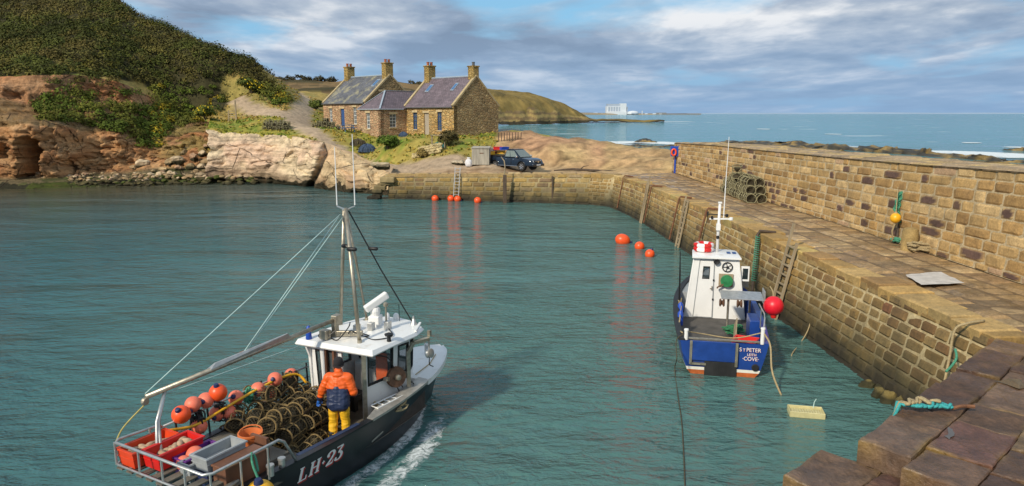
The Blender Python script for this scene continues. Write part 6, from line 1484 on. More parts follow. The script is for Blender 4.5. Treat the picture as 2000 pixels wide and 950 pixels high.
# mast: tripod, stay, crossbar lights, whips
MT = Vector((4.52, .38, 5.14)); F1, F2, F3, F4 = Vector((4.78, .93, 2.30)), Vector((3.93, -.40, 2.32)), Vector((5.35, .62, 2.34)), Vector((5.62, -.56, 2.34))
for f, r, o in ((F1, .042, (.0, .05, 0)), (F2, .045, (-.03, -.02, 0)), (F3, .03, (.03, .02, 0))):
    m = MB(); m.tube([f, MT+Vector(o)], r, 10); m.build('mast_leg', STEELY, lh, smooth=True); m = MB(); m.lathe([(.10, 0), (.10, .015), (.05, .02), (.05, .09)], f, 12); m.build('foot_plate', STEELY, lh)
m = MB(); m.tube([F4, F4*.5+(MT)*.5+Vector((0, 0, -.03)), MT+Vector((.03, -.05, -.05))], .017, 6); m.build('stay', RUBB, lh); m = MB(); m.lathe([(.09, -.02), (.03, .14), (.02, .2)], F4, 10); m.build('stay_foot', GALV, lh)
m = MB(); a = LL(657, 400, 5.22); b = LL(690, 401, 5.22); a, b = MT+Vector((-.10, .16, .05)), MT+Vector((.10, -.16, .05)); m.bar(a, MT+Vector((0, 0, -.03)), .07, .02); m.bar(MT+Vector((0, 0, -.03)), b, .07, .02); m.box(MT+Vector((0, 0, -.02)), (.12, .12, .03)); m.build('mast_head', GALV, lh)
for p, h in ((a+Vector((0, 0, .02)), 1.27), (b+Vector((.02, 0, .02)), 1.55)): m = MB(); m.tube([p, p+Vector((0, 0, .12)), p+Vector((0, 0, h))], [.018, .014, .009], 6); m.build('whip_aerial', WHITE, lh)
def on(f, k): return f+(MT-f)*k
zL = .70
c1 = on(F2, zL); c0 = on(F1, zL); c3 = on(F4, .66)
m = MB(); m.tube([c0+(c0-c1)*.15, c1+(c1-c0)*.35], .014, 6); m.build('crossbar', STEELY, lh)
for c in (c0+(c1-c0)*.30, c1+(c1-c0)*.25, c3+Vector((.03, -.06, .02))):
    m = MB(); d = Vector((.25, -.97, 0)); m.tube([c-d*.10, c-d*.08, c+d*.10, c+d*.12], [.03, .045, .045, .03], 8); m.build('deck_light', RUBB, lh, smooth=40)
# boom, gantry strut and their gear
BA, BF = Vector((-.06, 1.05, 2.25)), Vector((3.98, .34, 2.74))
m = MB(); m.tube([BA, BF], .05, 10); m.build('boom', STEELY, lh, smooth=True)
m = MB(); a, b = BA+(BF-BA)*.29, BA+(BF-BA)*.72; m.hexa([a+Vector((.0, -.05, .03)), b+Vector((0, -.05, .03)), b+Vector((0, .06, .03)), a+Vector((0, .06, .03))], [a+Vector((.12, -.05, .13)), b+Vector((-.08, -.05, .13)), b+Vector((-.08, -.02, .13)), a+Vector((.12, -.02, .13))]); m.build('boom_plate', GALV, lh)
m = MB(); m.box(BF+Vector((.05, 0, -.02)), (.22, .14, .24), .2); m.bar(BF+Vector((0, 0, -.1)), (4.0, .34, 2.33), .12, .12); m.bar((3.9, .55, 2.42), (4.2, -.25, 2.46), .09, .12); m.build('boom_mount', STEELY, lh, bevel=.01)
m = MB(); m.bar((3.75, .42, 2.36), (3.75, .42, 2.56), .2, .16); m.build('winch_box', STEELY, lh, bevel=.01)
for dy in (0, .06): m = MB(); m.tube([(-.27+dy, .60-dy, .75), (-.26+dy, .60-dy, 1.0), (-.02+dy*.6, .86, 1.8), (.28, .99, 2.27)], .03, 8); m.build('gantry_strut', GALV, lh, smooth=True)
m = MB(); m.lathe([(.06, -.04), (.075, 0), (.06, .04)], BA+Vector((-.02, 0, -.08)), 12, Matrix.Rotation(math.pi/2, 3, 'X')); m.build('block', STEELY, lh)
def lrope(nm, pts, r, mat, sub=5):
    n = len(pts); P = [Vector(p) for p in pts]; Q = [Vector([crv(range(n), [p[j] for p in P], u/sub) for j in range(3)]) for u in range((n-1)*sub+1)]; m = MB(); m.tube(Q, r, 5); return m.build(nm, mat, lh, smooth=True)
lrope('rope', [MT+Vector((-.08, .08, -.12)), BA+Vector((0, 0, .06))], .010, ROPEB); bm_ = BA+(BF-BA)*.46
lrope('rope', [MT+Vector((-.08, .10, -.14)), bm_+Vector((0, 0, .07))], .010, ROPEB); lrope('rope', [MT+Vector((-.05, .06, -.2)), bm_+Vector((.05, 0, .07))], .010, ROPEB)
lrope('rope', [BA+Vector((.03, 0, -.1)), (-.35, 1.3, 1.75), (-.5, 1.35, 1.5)], .014, M('yellow rope', (.45, .38, .12), .9)); lrope('rope', [(.28, 1.0, 2.2), (3.6, .95, 2.18)], .008, ROPEB)
m = MB(); c = bm_+Vector((0, 0, .07)); m.box(c, (.10, .05, .10)); m.build('block', RUST, lh)
# stern basket: rails and shelf
railT = [(1.28, -1.16, .99), (.98, -1.21, 1.50), (.85, -1.22, 1.585), (.3, -1.235, 1.59), (-.52, -1.235, 1.59), (-.62, -1.14, 1.59), (-.62, 1.14, 1.59), (-.52, 1.235, 1.59), (.25, 1.235, 1.55), (.3, 1.22, 1.5)]
m = MB(); m.tube(railT, .026, 8); m.build('stern_rail', GALV, lh, smooth=True)
m = MB(); m.tube([(.05, -1.12, 1.18), (-.55, -1.22, 1.18), (-.62, -1.14, 1.18), (-.62, 1.14, 1.18), (-.55, 1.22, 1.18), (.05, 1.14, 1.18)], .022, 8); m.build('lower_rail', GALV, lh, smooth=True)
for x, y in ((-.62, 1.18), (-.62, .52), (-.62, -.1), (-.62, -.68), (-.55, -1.22), (.05, -1.2), (.05, 1.2), (.62, -1.2)): m = MB(); m.tube([(x, y, 1.18 if x < 0 else .95), (x, y, 1.59)], .02, 6); m.build('stanchion', GALV, lh)
m = MB()
for k in range(9): m.box((-.28, -1.08+k*.27, 1.13), (.72, .16, .025))
m.build('shelf_boards', DECKD, lh)
m = MB(); m.box((1.0, -.75, .72), (1.7, .7, .06)); m.box((.85, .2, .95), (1.3, 1.9, .05)); m.build('work_bench', DECKD, lh)
m = MB(); m.box((1.12, -.42, 1.16), (.06, .42, .42)); m.build('bench_end', YELLOWP if False else BROWNW, lh)
for x, y in ((1.0, -1.1), (.72, -1.12)): m = MB(); m.lathe([(.06, .95), (.06, 1.12), (.075, 1.13), (.07, 1.16)], (x, y, 0), 12); m.build('bollard', GALV, lh, smooth=40)
m = MB(); m.bar((1.45, -1.02, .99), (3.0, -1.12, 1.02), .10, .02); m.build('gunwale_plank', M('blue tarp', (.02, .035, .08), .6), lh)
# port rail where the buoys are lashed
PR = [(.3, 1.22, 1.5), (1.2, 1.24, 1.50), (2.8, 1.27, 1.52), (4.0, 1.24, 1.50)]
for dz in (0, -.24): m = MB(); m.tube([(x, y, z+dz) for x, y, z in PR], .022, 8); m.build('port_rail', GALV, lh, smooth=True)
for s in (.6, 1.3, 2.0, 2.65, 3.25, 3.95): m = MB(); m.tube([(s, 1.22, .97), (s, 1.25, 1.60)], .022, 6); m.build('stanchion', BLACKR, lh)
m = MB(); m.box((1.6, 1.03, .78), (2.6, .10, .06)); m.build('inner_shelf', BROWNW, lh)
lrope('hose', [(.35, 1.15, 1.42), (.9, 1.08, 1.33), (1.5, 1.06, 1.42), (2.3, 1.08, 1.52), (3.1, 1.10, 1.56), (3.5, 1.06, 1.50), (3.6, .9, 1.3)], .03, YELLOWP)
# hauler, davit, side-deck gear
HC = Vector((4.62, -.80, 1.42)); Ry = Matrix.Rotation(R(90), 3, 'X') @ Matrix.Identity(3); Rh = Vector((-.35, -.92, .15)).to_track_quat('Z', 'Y').to_matrix()
m = MB(); m.lathe([(.22, -.05), (.235, -.03), (.19, 0), (.235, .03), (.22, .06), (.05, .065)], HC, 22, Rh); m.build('pot_hauler', RUSTD, lh, smooth=40); m = MB(); m.lathe([(.07, .06), (.06, .14), (.02, .15)], HC, 10, Rh); m.lathe([(.10, -.05), (.10, -.22)], HC, 12, Rh); m.build('hauler_motor', STEELY, lh, smooth=40)
m = MB(); m.bar(HC+Vector((-.05, .1, -.05)), HC+Vector((-.34, .02, .06)), .09, .09); m.tube([HC+Vector((.25, -.02, 0)), HC+Vector((.34, -.02, -.08))], .07, 8); m.build('hauler_bracket', STEELY, lh)
m = MB(); D0_ = Vector((4.95, -.90, 1.05)); m.bar(D0_, (4.93, -.92, 1.95), .09, .07); m.bar((4.93, -.92, 1.93), (5.05, -.98, 2.12), .09, .08); m.bar((5.05, -.98, 2.12), (5.45, -1.12, 2.13), .09, .08); m.build('davit', STEELY, lh, bevel=.01)
m = MB(); m.tube([(5.45, -1.12, 2.10), (5.45, -1.12, 1.86)], .02, 6); m.lathe([(.04, -.06), (.11, -.05), (.085, 0), (.11, .05), (.04, .06)], (5.45, -1.13, 1.78), 16, Matrix.Rotation(R(80), 3, 'X')); m.build('davit_block', GALV, lh, smooth=40); m = MB(); m.box((5.47, -1.12, 2.25), (.07, .07, .14)); m.build('davit_pin', STEELY, lh)
lrope('cable', [(5.45, -1.12, 1.70), (5.48, -1.1, 1.5), (5.62, -1.1, 1.40)], .012, RUBB); lrope('cable', [HC+Vector((.0, .0, -.2)), HC+Vector((.15, -.05, -.45)), HC+Vector((.5, -.1, -.35)), (5.0, -.92, 1.2)], .014, RUBB); lrope('cable', [(4.0, -.72, 2.1), (4.42, -.78, 1.9), (4.75, -.76, 1.3), (4.85, -.8, 1.1)], .014, RUBB)
m = MB(); a_ = [(3.75, -.80, 1.06), (4.5, -.86, 1.06), (4.55, -1.05, 1.06), (3.72, -1.02, 1.06)]; m.tube(a_, .016, 6, True)
for k in (.25, .5, .75): m.tube([Vector(a_[0])*(1-k)+Vector(a_[1])*k, Vector(a_[3])*(1-k)+Vector(a_[2])*k], .014, 5)
m.build('boarding_ladder', WHITE, lh)
# registration letters on the starboard bow quarter of the hull: drawn on the hull surface
def hull_pt(s, z, off): b, zg, w = H(s); k = min(max(z/zg, 0), 1); y = w+(b-w)*k**1.25; return Vector((s, -(y+off), z))
def glyph_text(txt, size):
    cu = bpy.data.curves.new('t', 'FONT'); cu.body = txt; cu.size = size; o = bpy.data.objects.new('t', cu); COL.objects.link(o); bpy.context.view_layer.update()
    me = bpy.data.meshes.new_from_object(o.evaluated_get(bpy.context.evaluated_depsgraph_get())); vs = [v.co.copy() for v in me.vertices]; fs = [tuple(p.vertices) for p in me.polygons]
    bpy.data.objects.remove(o); bpy.data.curves.remove(cu); bpy.data.meshes.remove(me); return vs, fs
def serif_LH():                                          # strokes as rectangles (x0,y0,x1,y1), unit height, with slab serifs
    r = []
    r += [(.06, .08, .24, .92), (0, 0, .30, .09), (0, .91, .30, 1.0), (.24, .0, .58, .09), (.50, .09, .58, .30)]
    o = .74; r += [(o+.06, .08, o+.24, .92), (o, 0, o+.30, .09), (o, .91, o+.30, 1), (o+.50, .08, o+.68, .92), (o+.44, 0, o+.74, .09), (o+.44, .91, o+.74, 1), (o+.24, .45, o+.50, .55)]
    o = 1.62; r += [(o, .44, o+.2, .52), (o+.06, .36, o+.14, .60)]
    return r
def stroke(pts, w):                                      # thick polyline with uneven weight
    P = [Vector((*p, 0)) for p in pts]; q = []; k = len(P); L_ = []; R__ = []
    for i, p in enumerate(P):
        d = (P[min(i+1, k-1)]-P[max(i-1, 0)]).normalized(); n_ = Vector((-d.y, d.x, 0)); ww = w*(.55+.6*abs(d.y)); L_.append(p+n_*ww/2); R__.append(p-n_*ww/2)
    return [(L_[i], L_[i+1], R__[i+1], R__[i]) for i in range(k-1)]
quads = []
for x0, y0, x1, y1 in serif_LH():
    n_ = max(1, int((x1-x0)/.15)); 
    for i in range(n_): a, b = x0+(x1-x0)*i/n_, x0+(x1-x0)*(i+1)/n_; quads.append([Vector((a, y0, 0)), Vector((b, y0, 0)), Vector((b, y1, 0)), Vector((a, y1, 0))])
o = 1.98; two = [(o+.04, .70)]+[(o+.27+.23*math.cos(a), .74+.24*math.sin(a)) for a in np.linspace(math.pi*.9, -.35, 10)]+[(o+.36, .42), (o+.20, .22), (o+.05, .07)]
quads += stroke(two, .17); quads.append([Vector((o+.0, 0, 0)), Vector((o+.50, 0, 0)), Vector((o+.52, .13, 0)), Vector((o+.0, .11, 0))]); quads.append([Vector((o+.44, .1, 0)), Vector((o+.52, .1, 0)), Vector((o+.55, .27, 0)), Vector((o+.49, .27, 0))]); quads.append([Vector((o+.0, .62, 0)), Vector((o+.17, .62, 0)), Vector((o+.17, .76, 0)), Vector((o+.0, .76, 0))])
o = 2.62; quads += stroke([(o+.02, .99), (o+.52, .98)], .17); quads += stroke([(o+.50, .97), (o+.36, .76), (o+.24, .58)], .15); quads += stroke([(o+.20, .60)]+[(o+.26+.25*math.cos(a), .30+.27*math.sin(a)) for a in np.linspace(math.pi*.45, -math.pi*.85, 12)], .17); quads.append([Vector((o-.02, .14, 0)), Vector((o+.14, .10, 0)), Vector((o+.16, .26, 0)), Vector((o+.02, .30, 0))])
for nm, mat, dx, dz, off in (('number_shadow', REDM, .028, -.035, .006), ('registration_number', WHITEP, 0, 0, .010)):
    m = MB()
    for q in quads: m.poly([hull_pt(1.33+v.x*.345+.05*v.y+dx, .50+v.y*.285+.045*v.x*.33+dz, off) for v in q])
    m.build(nm, mat, lh, recalc=False)
m = MB(); m.poly([hull_pt(s, z, .006) for s, z in ((3.35, .50), (3.72, .58), (3.75, .54), (3.37, .46))]); m.build('hull_scrape', GREYM, lh, recalc=False)
m = MB(); m.tube([(5.6+.0, -.6, 1.12), (6.3, -.5, 1.15), (6.9, -.25, 1.17)], .012, 5); m.build('bow_rope', ROPET, lh)
m = MB(); m.lathe([(.05, 1.14), (.05, 1.38), (.065, 1.39), (.05, 1.42)], (6.85, 0, 0), 10); m.build('bow_post', GALV, lh)

# things carried on the black boat
def lw(x, y, z): return LL.w(x, y, z)
def bin_(label, s, t, z, L_, W_, h, mat, cat='fish box', fill=None, name='fish_box', rz=0, group='boxes on the stern of the black boat'):
    t_ = thing(name, label, cat, lw(s, t, z), R(LHD)+rz, group); m = MB(); th = .03; k = .92
    def fr(a, b): return [(-a, -b), (a, -b), (a, b), (-a, b)]
    o0, o1 = fr(L_/2*k, W_/2*k), fr(L_/2, W_/2); i1, i0 = fr(L_/2-th, W_/2-th), fr(L_/2*k-th, W_/2*k-th)
    A = [m.pt((*p, 0)) for p in o0]; B = [m.pt((*p, h)) for p in o1]; C = [m.pt((*p, h)) for p in i1]; D = [m.pt((*p, .03)) for p in i0]
    for i in range(4):
        j = (i+1) % 4; m.face((A[i], A[j], B[j], B[i])); m.face((B[i], B[j], C[j], C[i])); m.face((C[i], C[j], D[j], D[i]))
    m.face(A[::-1]); m.face(D); m.build('shell', mat, t_)
    m = MB(); m.tube([(*p, h-.01) for p in fr(L_/2+.012, W_/2+.012)], .02, 5, True); m.tube([(*p, h*.55) for p in fr(L_/2*.97+.004, W_/2*.97+.004)], .012, 4, True); m.build('rim', mat, t_)
    if fill:
        m = MB()
        for i in range(16): m.ball((rng.uniform(-.36, .36)*L_, rng.uniform(-.33, .33)*W_, h*.55+rng.uniform(-.05, .07)), rng.uniform(.05, .09), 8, 5, (1.6, .8, .6), Matrix.Rotation(rng.uniform(0, 3), 3, 'Z'))
        tag(m.build('bait', fill, t_, smooth=True), kind='stuff')
    return t_
REDO = M('orange red plastic', (.66, .06, .015), .45, var=.1)
bin_('orange red fish box of bait at the port corner of the stern rail', -.12, .98, 1.16, .92, .44, .30, REDO, fill=TANS); bin_('red fish box of pale bait beside the gantry strut', .02, .50, 1.17, .90, .44, .30, REDP, fill=TANS)
bin_('purple fish box holding two pink buoys behind the red box', .22, .12, 1.0, .75, .36, .34, PURPLE); bin_('long grey fish box between the purple box and the big grey box', .12, -.12, 1.0, .72, .26, .34, GREYP, fill=TANS); bin_('big empty grey fish box on top of the dark one', .26, -.40, 1.24, .82, .40, .26, GREYP)
bin_('dark fish box with yellow clips under the big grey box', .24, -.40, .98, .80, .40, .25, NAVY); 
t = thing('wooden_chest', 'brown painted wooden chest by the starboard stern rail', 'chest', lw(.36, -.80, .98), R(LHD)); m = MB(); m.box((0, 0, .19), (.86, .32, .38)); m.build('body', BROWNW, t, bevel=.01); m = MB(); m.box((0, 0, .40), (.90, .36, .035)); m.build('lid', BROWNW, t, bevel=.008)
t = thing('basket', 'round orange basket beside the lobster pots', 'basket', lw(1.16, -.12, .95), 0); m = MB(); m.lathe([(.16, 0), (.21, .36), (.225, .36), (.225, .40), (.20, .40), (.15, .03)], (0, 0, 0), 20); m.build('tub', ORB, t, smooth=40); m = MB(); m.tube([(.22*math.cos(a), .22*math.sin(a), .39+.06*math.sin(a)) for a in np.linspace(0, math.pi, 10)], .012, 5); m.build('handle', ORB, t)
for p, r in (((.18, .15, 1.26), .16), ((-.08, .10, 1.24), .13)): buoy('net_buoy', 'faded pink buoy sitting in the purple fish box' if r > .14 else 'smaller pink buoy at the aft end of the purple fish box', lw(*p), r, PINK, tail=False)
buoy('net_buoy', 'big yellow buoy tied with green rope to the stern rail beside the chest', lw(.22, -1.42, .92), .25, YELLOWP, rot=RX(10), cap=NAVY); rope('rope', 'green lashing rope of the yellow buoy on the stern rail', [lw(.22, -1.40, 1.2), lw(.20, -1.32, 1.42), lw(.24, -1.24, 1.60), lw(.30, -1.26, 1.52), lw(.26, -1.36, 1.3)], .022, ROPEG)
BU = [((354, 810), ORANGE, 'orange buoy lashed aftmost on the port rail'), ((377, 790), PINK, ''), ((389, 833), PINK, ''), ((402, 782), PINK, ''), ((426, 767), ORANGE, 'bright orange buoy topmost on the port rail'), ((424, 808), PINK, ''), ((446, 806), PINK, ''), ((461, 777), PINK, ''), ((504, 761), PINK, ''), ((528, 770), ORANGE, 'orange buoy lashed below the yellow hose near the pots'), ((537, 741), PINK, ''), ((569, 733), PINK, 'pink buoy foremost on the port rail, nearest the wheelhouse')]
zz = [1.34, 1.50, 1.12, 1.52, 1.58, 1.22, 1.18, 1.42, 1.42, 1.28, 1.48, 1.46]
for k, (q, mat, lab) in enumerate(BU):
    # on the rail: find the height at which the pixel ray meets the plane of the rail
    r_ = ray(*q); a_ = Vector((0, 0, CAM_H)); nrm = LL.l; d_ = ((LL.w(0, 1.20+(.07 if k % 2 else -.04), 0)-a_).dot(nrm))/r_.dot(nrm); p = a_+r_*d_
    buoy('net_buoy', lab or 'faded pink buoy lashed along the port rail of the black boat', p, .155 if k not in (4, 0) else .175, mat, 'buoys along the port rail of the black boat', rot=RX([40, 120, 160, 80, 20, 100, 140, 60, 95, 130, 70, 110][k]) @ RX(k*37, 'Z'))
def tangle(label, c, L_, W_, h, mat, seed, n=9):
    m = MB(); rr = random.Random(seed)
    for k in range(n): P = [Vector((rr.uniform(-L_, L_)*.5, rr.uniform(-W_, W_)*.5, rr.uniform(0, h))) for _ in range(6)]; Q = [Vector([crv(range(6), [p[j] for p in P], u/4) for j in range(3)]) for u in range(21)]; m.tube(Q, .016, 4)
    return tag(m.build('rope_bundle', mat, loc=c), label, 'rope')
for k, s in enumerate((1.0, 1.55, 2.3, 2.95, 3.45)): tangle('black rope bundle hung over the port rail among the buoys', lw(s, 1.17, 1.12), .3, .14, .46, BLACKR, k).__setitem__('group', 'rope bundles on the port rail') if k != 2 else tangle('green rope bundle hung over the port rail among the buoys', lw(s, 1.2, 1.22), .26, .12, .36, ROPEG, k)
coil('rope_coil', 'brown coil of rope on the side deck below the wheelhouse window', lw(4.25, -.86, .78), .30, 9, .022, ROPET, .18, 9); tangle('loose tan rope lying on the deck behind the bench', lw(1.75, -.55, .46), .7, .6, .12, ROPET, 21, 12); tangle('dark rope lying on the deck by the crewman', lw(3.35, -.2, .46), .5, .5, .2, MESHN, 22, 12)
GB = 'lobster pots stacked on the black boat'
p0 = make_creel('lobster pot with tan rope hoops in the stack on the black boat', GB, HOOP, MESHN, .175, .56); first = True
for lay in range(5):
    for i, s in enumerate((1.70, 2.27, 2.84, 3.40)):
        for j, tt in enumerate((1.0, .66, .32, -.02, -.36, -.70)):
            if tt-.10*lay < [-.60, -.30, .05, .40, .75][lay]: continue
            if s > 3.3 and (tt < .25 or lay > 2): continue
            if s > 2.7 and tt < -.1: continue
            if lay > 2 and s < 1.9: continue
            if lay == 4 and not 2 < s < 3: continue
            o = p0 if first else copy_tree(p0); first = False
            place(o, lw(s+rng.uniform(-.12, .12)+lay*.06, tt+rng.uniform(-.06, .06)+(.10 if lay % 2 else -.04), .55+lay*.27+rng.uniform(-.05, .05)), R(LHD)+R(24)+rng.uniform(-.34, .34)+(1.4 if rng.random() < .14 else 0), rng.uniform(-.9, .9), rng.uniform(-.22, .3), sc=rng.uniform(.94, 1.14))

# ---------------------------------------------------------------- the crewman
def capsule(m, a, b, r0, r1, n=12, k=5):
    a, b = Vector(a), Vector(b); d = b-a; L_ = d.length; M_ = d.to_track_quat('Z', 'Y').to_matrix(); pr = []
    for i in range(k+1): t_ = math.pi/2*i/k; pr.append((max(r0*math.sin(t_), 1e-4), -r0*math.cos(t_)))
    for i in range(k+1): t_ = math.pi/2*i/k; pr.append((max(r1*math.cos(t_), 1e-4), L_+r1*math.sin(t_)))
    m.lathe(pr, a, n, M_)
def fused(name, m, mat, parent, voxel=.012, smooth=6, fold=0):
    o = m.build('tmp', mat); md = o.modifiers.new('r', 'REMESH'); md.mode = 'VOXEL'; md.voxel_size = voxel; s_ = o.modifiers.new('s', 'SMOOTH'); s_.iterations = smooth; s_.factor = .5
    bpy.context.view_layer.update(); me = bpy.data.meshes.new_from_object(o.evaluated_get(bpy.context.evaluated_depsgraph_get())); bpy.data.objects.remove(o)
    if fold:                                          # creases running round limbs and across the back
        for v in me.vertices: c = v.co; k = 1-2*abs(mnoise.noise(Vector((c.x*5+3, c.y*5, c.z*13)))); v.co = c+v.normal*fold*(k-.4+.6*mnoise.noise(c*9))
    me.name = name; me.polygons.foreach_set('use_smooth', [True]*len(me.polygons)); 
    if not me.materials: me.materials.append(mat)
    q = bpy.data.objects.new(name, me); COL.objects.link(q); q.parent = parent; return q
SKIN = M('skin', (.52, .30, .22), .55, var=.08); JO = M('orange oilskin jacket', (.76, .115, .012), .5, var=.12, scale=5, bump=.012, bscale=9); JN = M('navy oilskin', (.018, .03, .075), .5, var=.25, scale=5, bump=.012, bscale=9); HATM = M('dark wool hat', (.018, .016, .018), .95, bump=.006, bscale=120); GLV = M('blue glove', (.02, .13, .50), .5)
pr_ = thing('person', 'crewman in orange and navy oilskin jacket, yellow trousers and dark hat, seen from behind', 'person', lw(3.08, -.52, .42), R(LHD+28))
# local frame: x forward (the way he faces), y to his left, z up; a slight forward stoop, left arm reaching down to the pots
hipL, hipR = (0, .10, .92), (0, -.10, .92); kL, kR = (.05, .13, .50), (.06, -.12, .50); aL, aR = (-.02, .15, .08), (.0, -.14, .08)
ch = (.08, 0, 1.34); nk = (.11, 0, 1.50); hd_ = (.15, 0, 1.665); shL, shR = (.07, .20, 1.415), (.07, -.20, 1.415); eL, eR = (.06, .34, 1.13), (.05, -.31, 1.12); wL, wR = (.14, .43, .90), (.27, -.27, .98)
m = MB(); 
for a, b, r0, r1 in ((hipL, kL, .095, .062), (kL, aL, .062, .042), (hipR, kR, .095, .062), (kR, aR, .062, .042), ((0, 0, .95), ch, .11, .12), (shL, shR, .07, .07), (ch, nk, .10, .06), (nk, (.13, 0, 1.58), .058, .055), (shL, eL, .06, .045), (eL, wL, .045, .03), (shR, eR, .06, .045), (eR, wR, .045, .03), (aL, (.16, .16, .04), .045, .035), (aR, (.18, -.15, .04), .045, .035)): capsule(m, a, b, r0, r1)
m.ball(hd_, .095, 18, 12, (1.02, .80, 1.18)); m.ball((.205, 0, 1.60), .05, 12, 8, (1, .9, .8)); capsule(m, (.235, 0, 1.67), (.262, 0, 1.635), .010, .016); 
for s_ in (-1, 1): m.ball((.145, s_*.079, 1.655), .026, 10, 7, (.7, .35, 1.2)); m.ball((.222, s_*.035, 1.648), .018, 8, 6)
m.ball((.235, 0, 1.592), .022, 10, 6, (.5, 1.1, .4))
body = fused('body', m, SKIN, pr_, .011, 5)
for s_ in (-1, 1): e = MB(); e.ball((.238, s_*.033, 1.672), .011, 10, 7); e.build('eye', RUBB, pr_, smooth=True)
m = MB()   # trousers with boots below
for a, b, r0, r1 in ((hipL, kL, .118, .092), (kL, (-.01, .145, .17), .092, .088), (hipR, kR, .118, .092), (kR, (.01, -.135, .17), .092, .088), ((0, .07, .95), (0, -.07, .95), .13, .13), ((0, 0, .92), (.03, 0, 1.1), .14, .15)): capsule(m, a, b, r0, r1)
fused('trousers', m, YEL, pr_, .011, 4, .012)
for a, c in ((aL, (.16, .16, .055)), (aR, (.18, -.15, .055))): b_ = MB(); capsule(b_, (a[0], a[1], .24), (a[0], a[1], .07), .078, .07); capsule(b_, (a[0]-.02, a[1], .06), c, .06, .052); fused('boot', b_, BLACKR, pr_, .012, 4)
m = MB(); 
for a, b, r0, r1 in (((-.01, .075, .88), (.06, .075, 1.22), .165, .165), ((-.01, -.075, .88), (.06, -.075, 1.22), .165, .165), ((0, 0, .88), (.05, 0, 1.22), .17, .17)): capsule(m, a, b, r0, r1)
nav = fused('jacket_skirt', m, JN, pr_, .012, 5, .011)
m = MB()
for a, b, r0, r1 in (((.065, .075, 1.23), (.08, .05, 1.34), .172, .165), ((.065, -.075, 1.23), (.08, -.05, 1.34), .172, .165), ((.065, 0, 1.23), ch, .178, .17), (shL, shR, .108, .108), (shL, eL, .105, .088), (eL, (.122, .41, .955), .08, .06), (shR, eR, .105, .088), (eR, (.215, -.278, 1.01), .08, .06), (nk, (.12, 0, 1.545), .085, .085)): capsule(m, a, b, r0, r1)
m.ball((.03, 0, 1.50), .11, 12, 8, (.75, 1.15, .5)); fused('jacket', m, JO, pr_, .011, 5, .012)
for w_, e_ in (((.122, .41, .955), eL), ((.215, -.278, 1.01), eR)): c_ = MB(); d = (Vector(w_)-Vector(e_)).normalized(); c_.lathe([(.068, -.04), (.072, .03), (.06, .05)], w_, 12, d.to_track_quat('Z', 'Y').to_matrix()); c_.build('cuff', JN, pr_, smooth=40)
def hand(w_, d, side, curl):
    m = MB(); d = Vector(d).normalized(); sd_ = Vector(side).normalized(); nn = d.cross(sd_).normalized(); w_ = Vector(w_); pc = w_+d*.05
    capsule(m, w_, w_+d*.085, .032, .034); capsule(m, w_+d*.05+sd_*.022, w_+d*.088+sd_*.026, .024, .02); capsule(m, w_+d*.05-sd_*.022, w_+d*.088-sd_*.026, .024, .02)
    for k, (o_, L_) in enumerate(((.033, .066), (.011, .078), (-.011, .072), (-.032, .056))):
        b_ = w_+d*.095+sd_*o_; d1 = (d*math.cos(curl)+nn*math.sin(curl)); p1 = b_+d1*L_*.5; d2 = d*math.cos(curl*2.2)+nn*math.sin(curl*2.2); capsule(m, b_, p1, .0105, .0098, 8, 3); capsule(m, p1, p1+d2*L_*.5, .0098, .0085, 8, 3)
    t0 = w_+d*.03+sd_*.034; t1 = t0+(d*.6+sd_*.6+nn*.5).normalized()*.042; capsule(m, t0, t1, .013, .011, 8, 3); capsule(m, t1, t1+(d*.85+nn*.5).normalized()*.034, .011, .009, 8, 3)
    return fused('glove', m, GLV, pr_, .0055, 2)
hand(wL, Vector(wL)-Vector(eL), (.3, -1, .2), .55); hand(wR, Vector(wR)-Vector(eR), (.2, .9, .4), .5)
m = MB(); m.lathe([(.088, -.045), (.108, -.03), (.114, .02), (.108, .075), (.082, .115), (.04, .132), (.002, .135)], (.135, 0, 1.70), 18, Matrix.Rotation(R(-8), 3, 'Y') @ Matrix.Diagonal(Vector((1.02, .88, 1)))); m.build('hat', HATM, pr_, smooth=True); m = MB(); m.tube([(.135+.112*math.cos(a), .097*math.sin(a), 1.668+.012*math.cos(a)) for a in np.linspace(0, 6.283, 21)[:-1]], .017, 7, True); m.build('hat_brim', HATM, pr_, smooth=True)

# wake and bow wave of the black boat
def hw(s, off): b, z, w = H(s); return lw(s-.3*(s > 5.3), -(w+off), 0)
foam_strip('wake_foam', [hw(6.7, .02), hw(6.0, .06), hw(5.0, .12), hw(3.6, .20), hw(2.0, .28), hw(.2, .4), lw(-1.5, -1.3, 0)], [.12, .22, .26, .28, .34, .5, .6], [.9, 1.1, 1.0, .85, .85, .8, .5], FOAM)
foam_strip('wake_foam', [lw(6.5, -.75, 0), lw(5.5, -1.25, 0), lw(4.2, -1.75, 0), lw(2.6, -2.0, 0), lw(.8, -2.2, 0), lw(-1.5, -2.5, 0)], [.2, .4, .45, .5, .6, .8], [.4, .8, .9, .75, .65, .4], FOAM, z=.016)
foam_strip('wake_foam', [lw(6.4, .55, 0), lw(4.5, 1.3, 0), lw(2, 1.5, 0), lw(-1, 1.7, 0)], [.1, .25, .3, .5], [.7, 1.0, .8, .5], FOAM)
foam_strip('wake_foam', [lw(-.1, 0, 0), lw(-1.2, 0, 0), lw(-3, -.1, 0), lw(-6, 0, 0)], [.9, 1.1, 1.2, 1.4], [.8, .85, .75, .4], FOAM, z=.014)
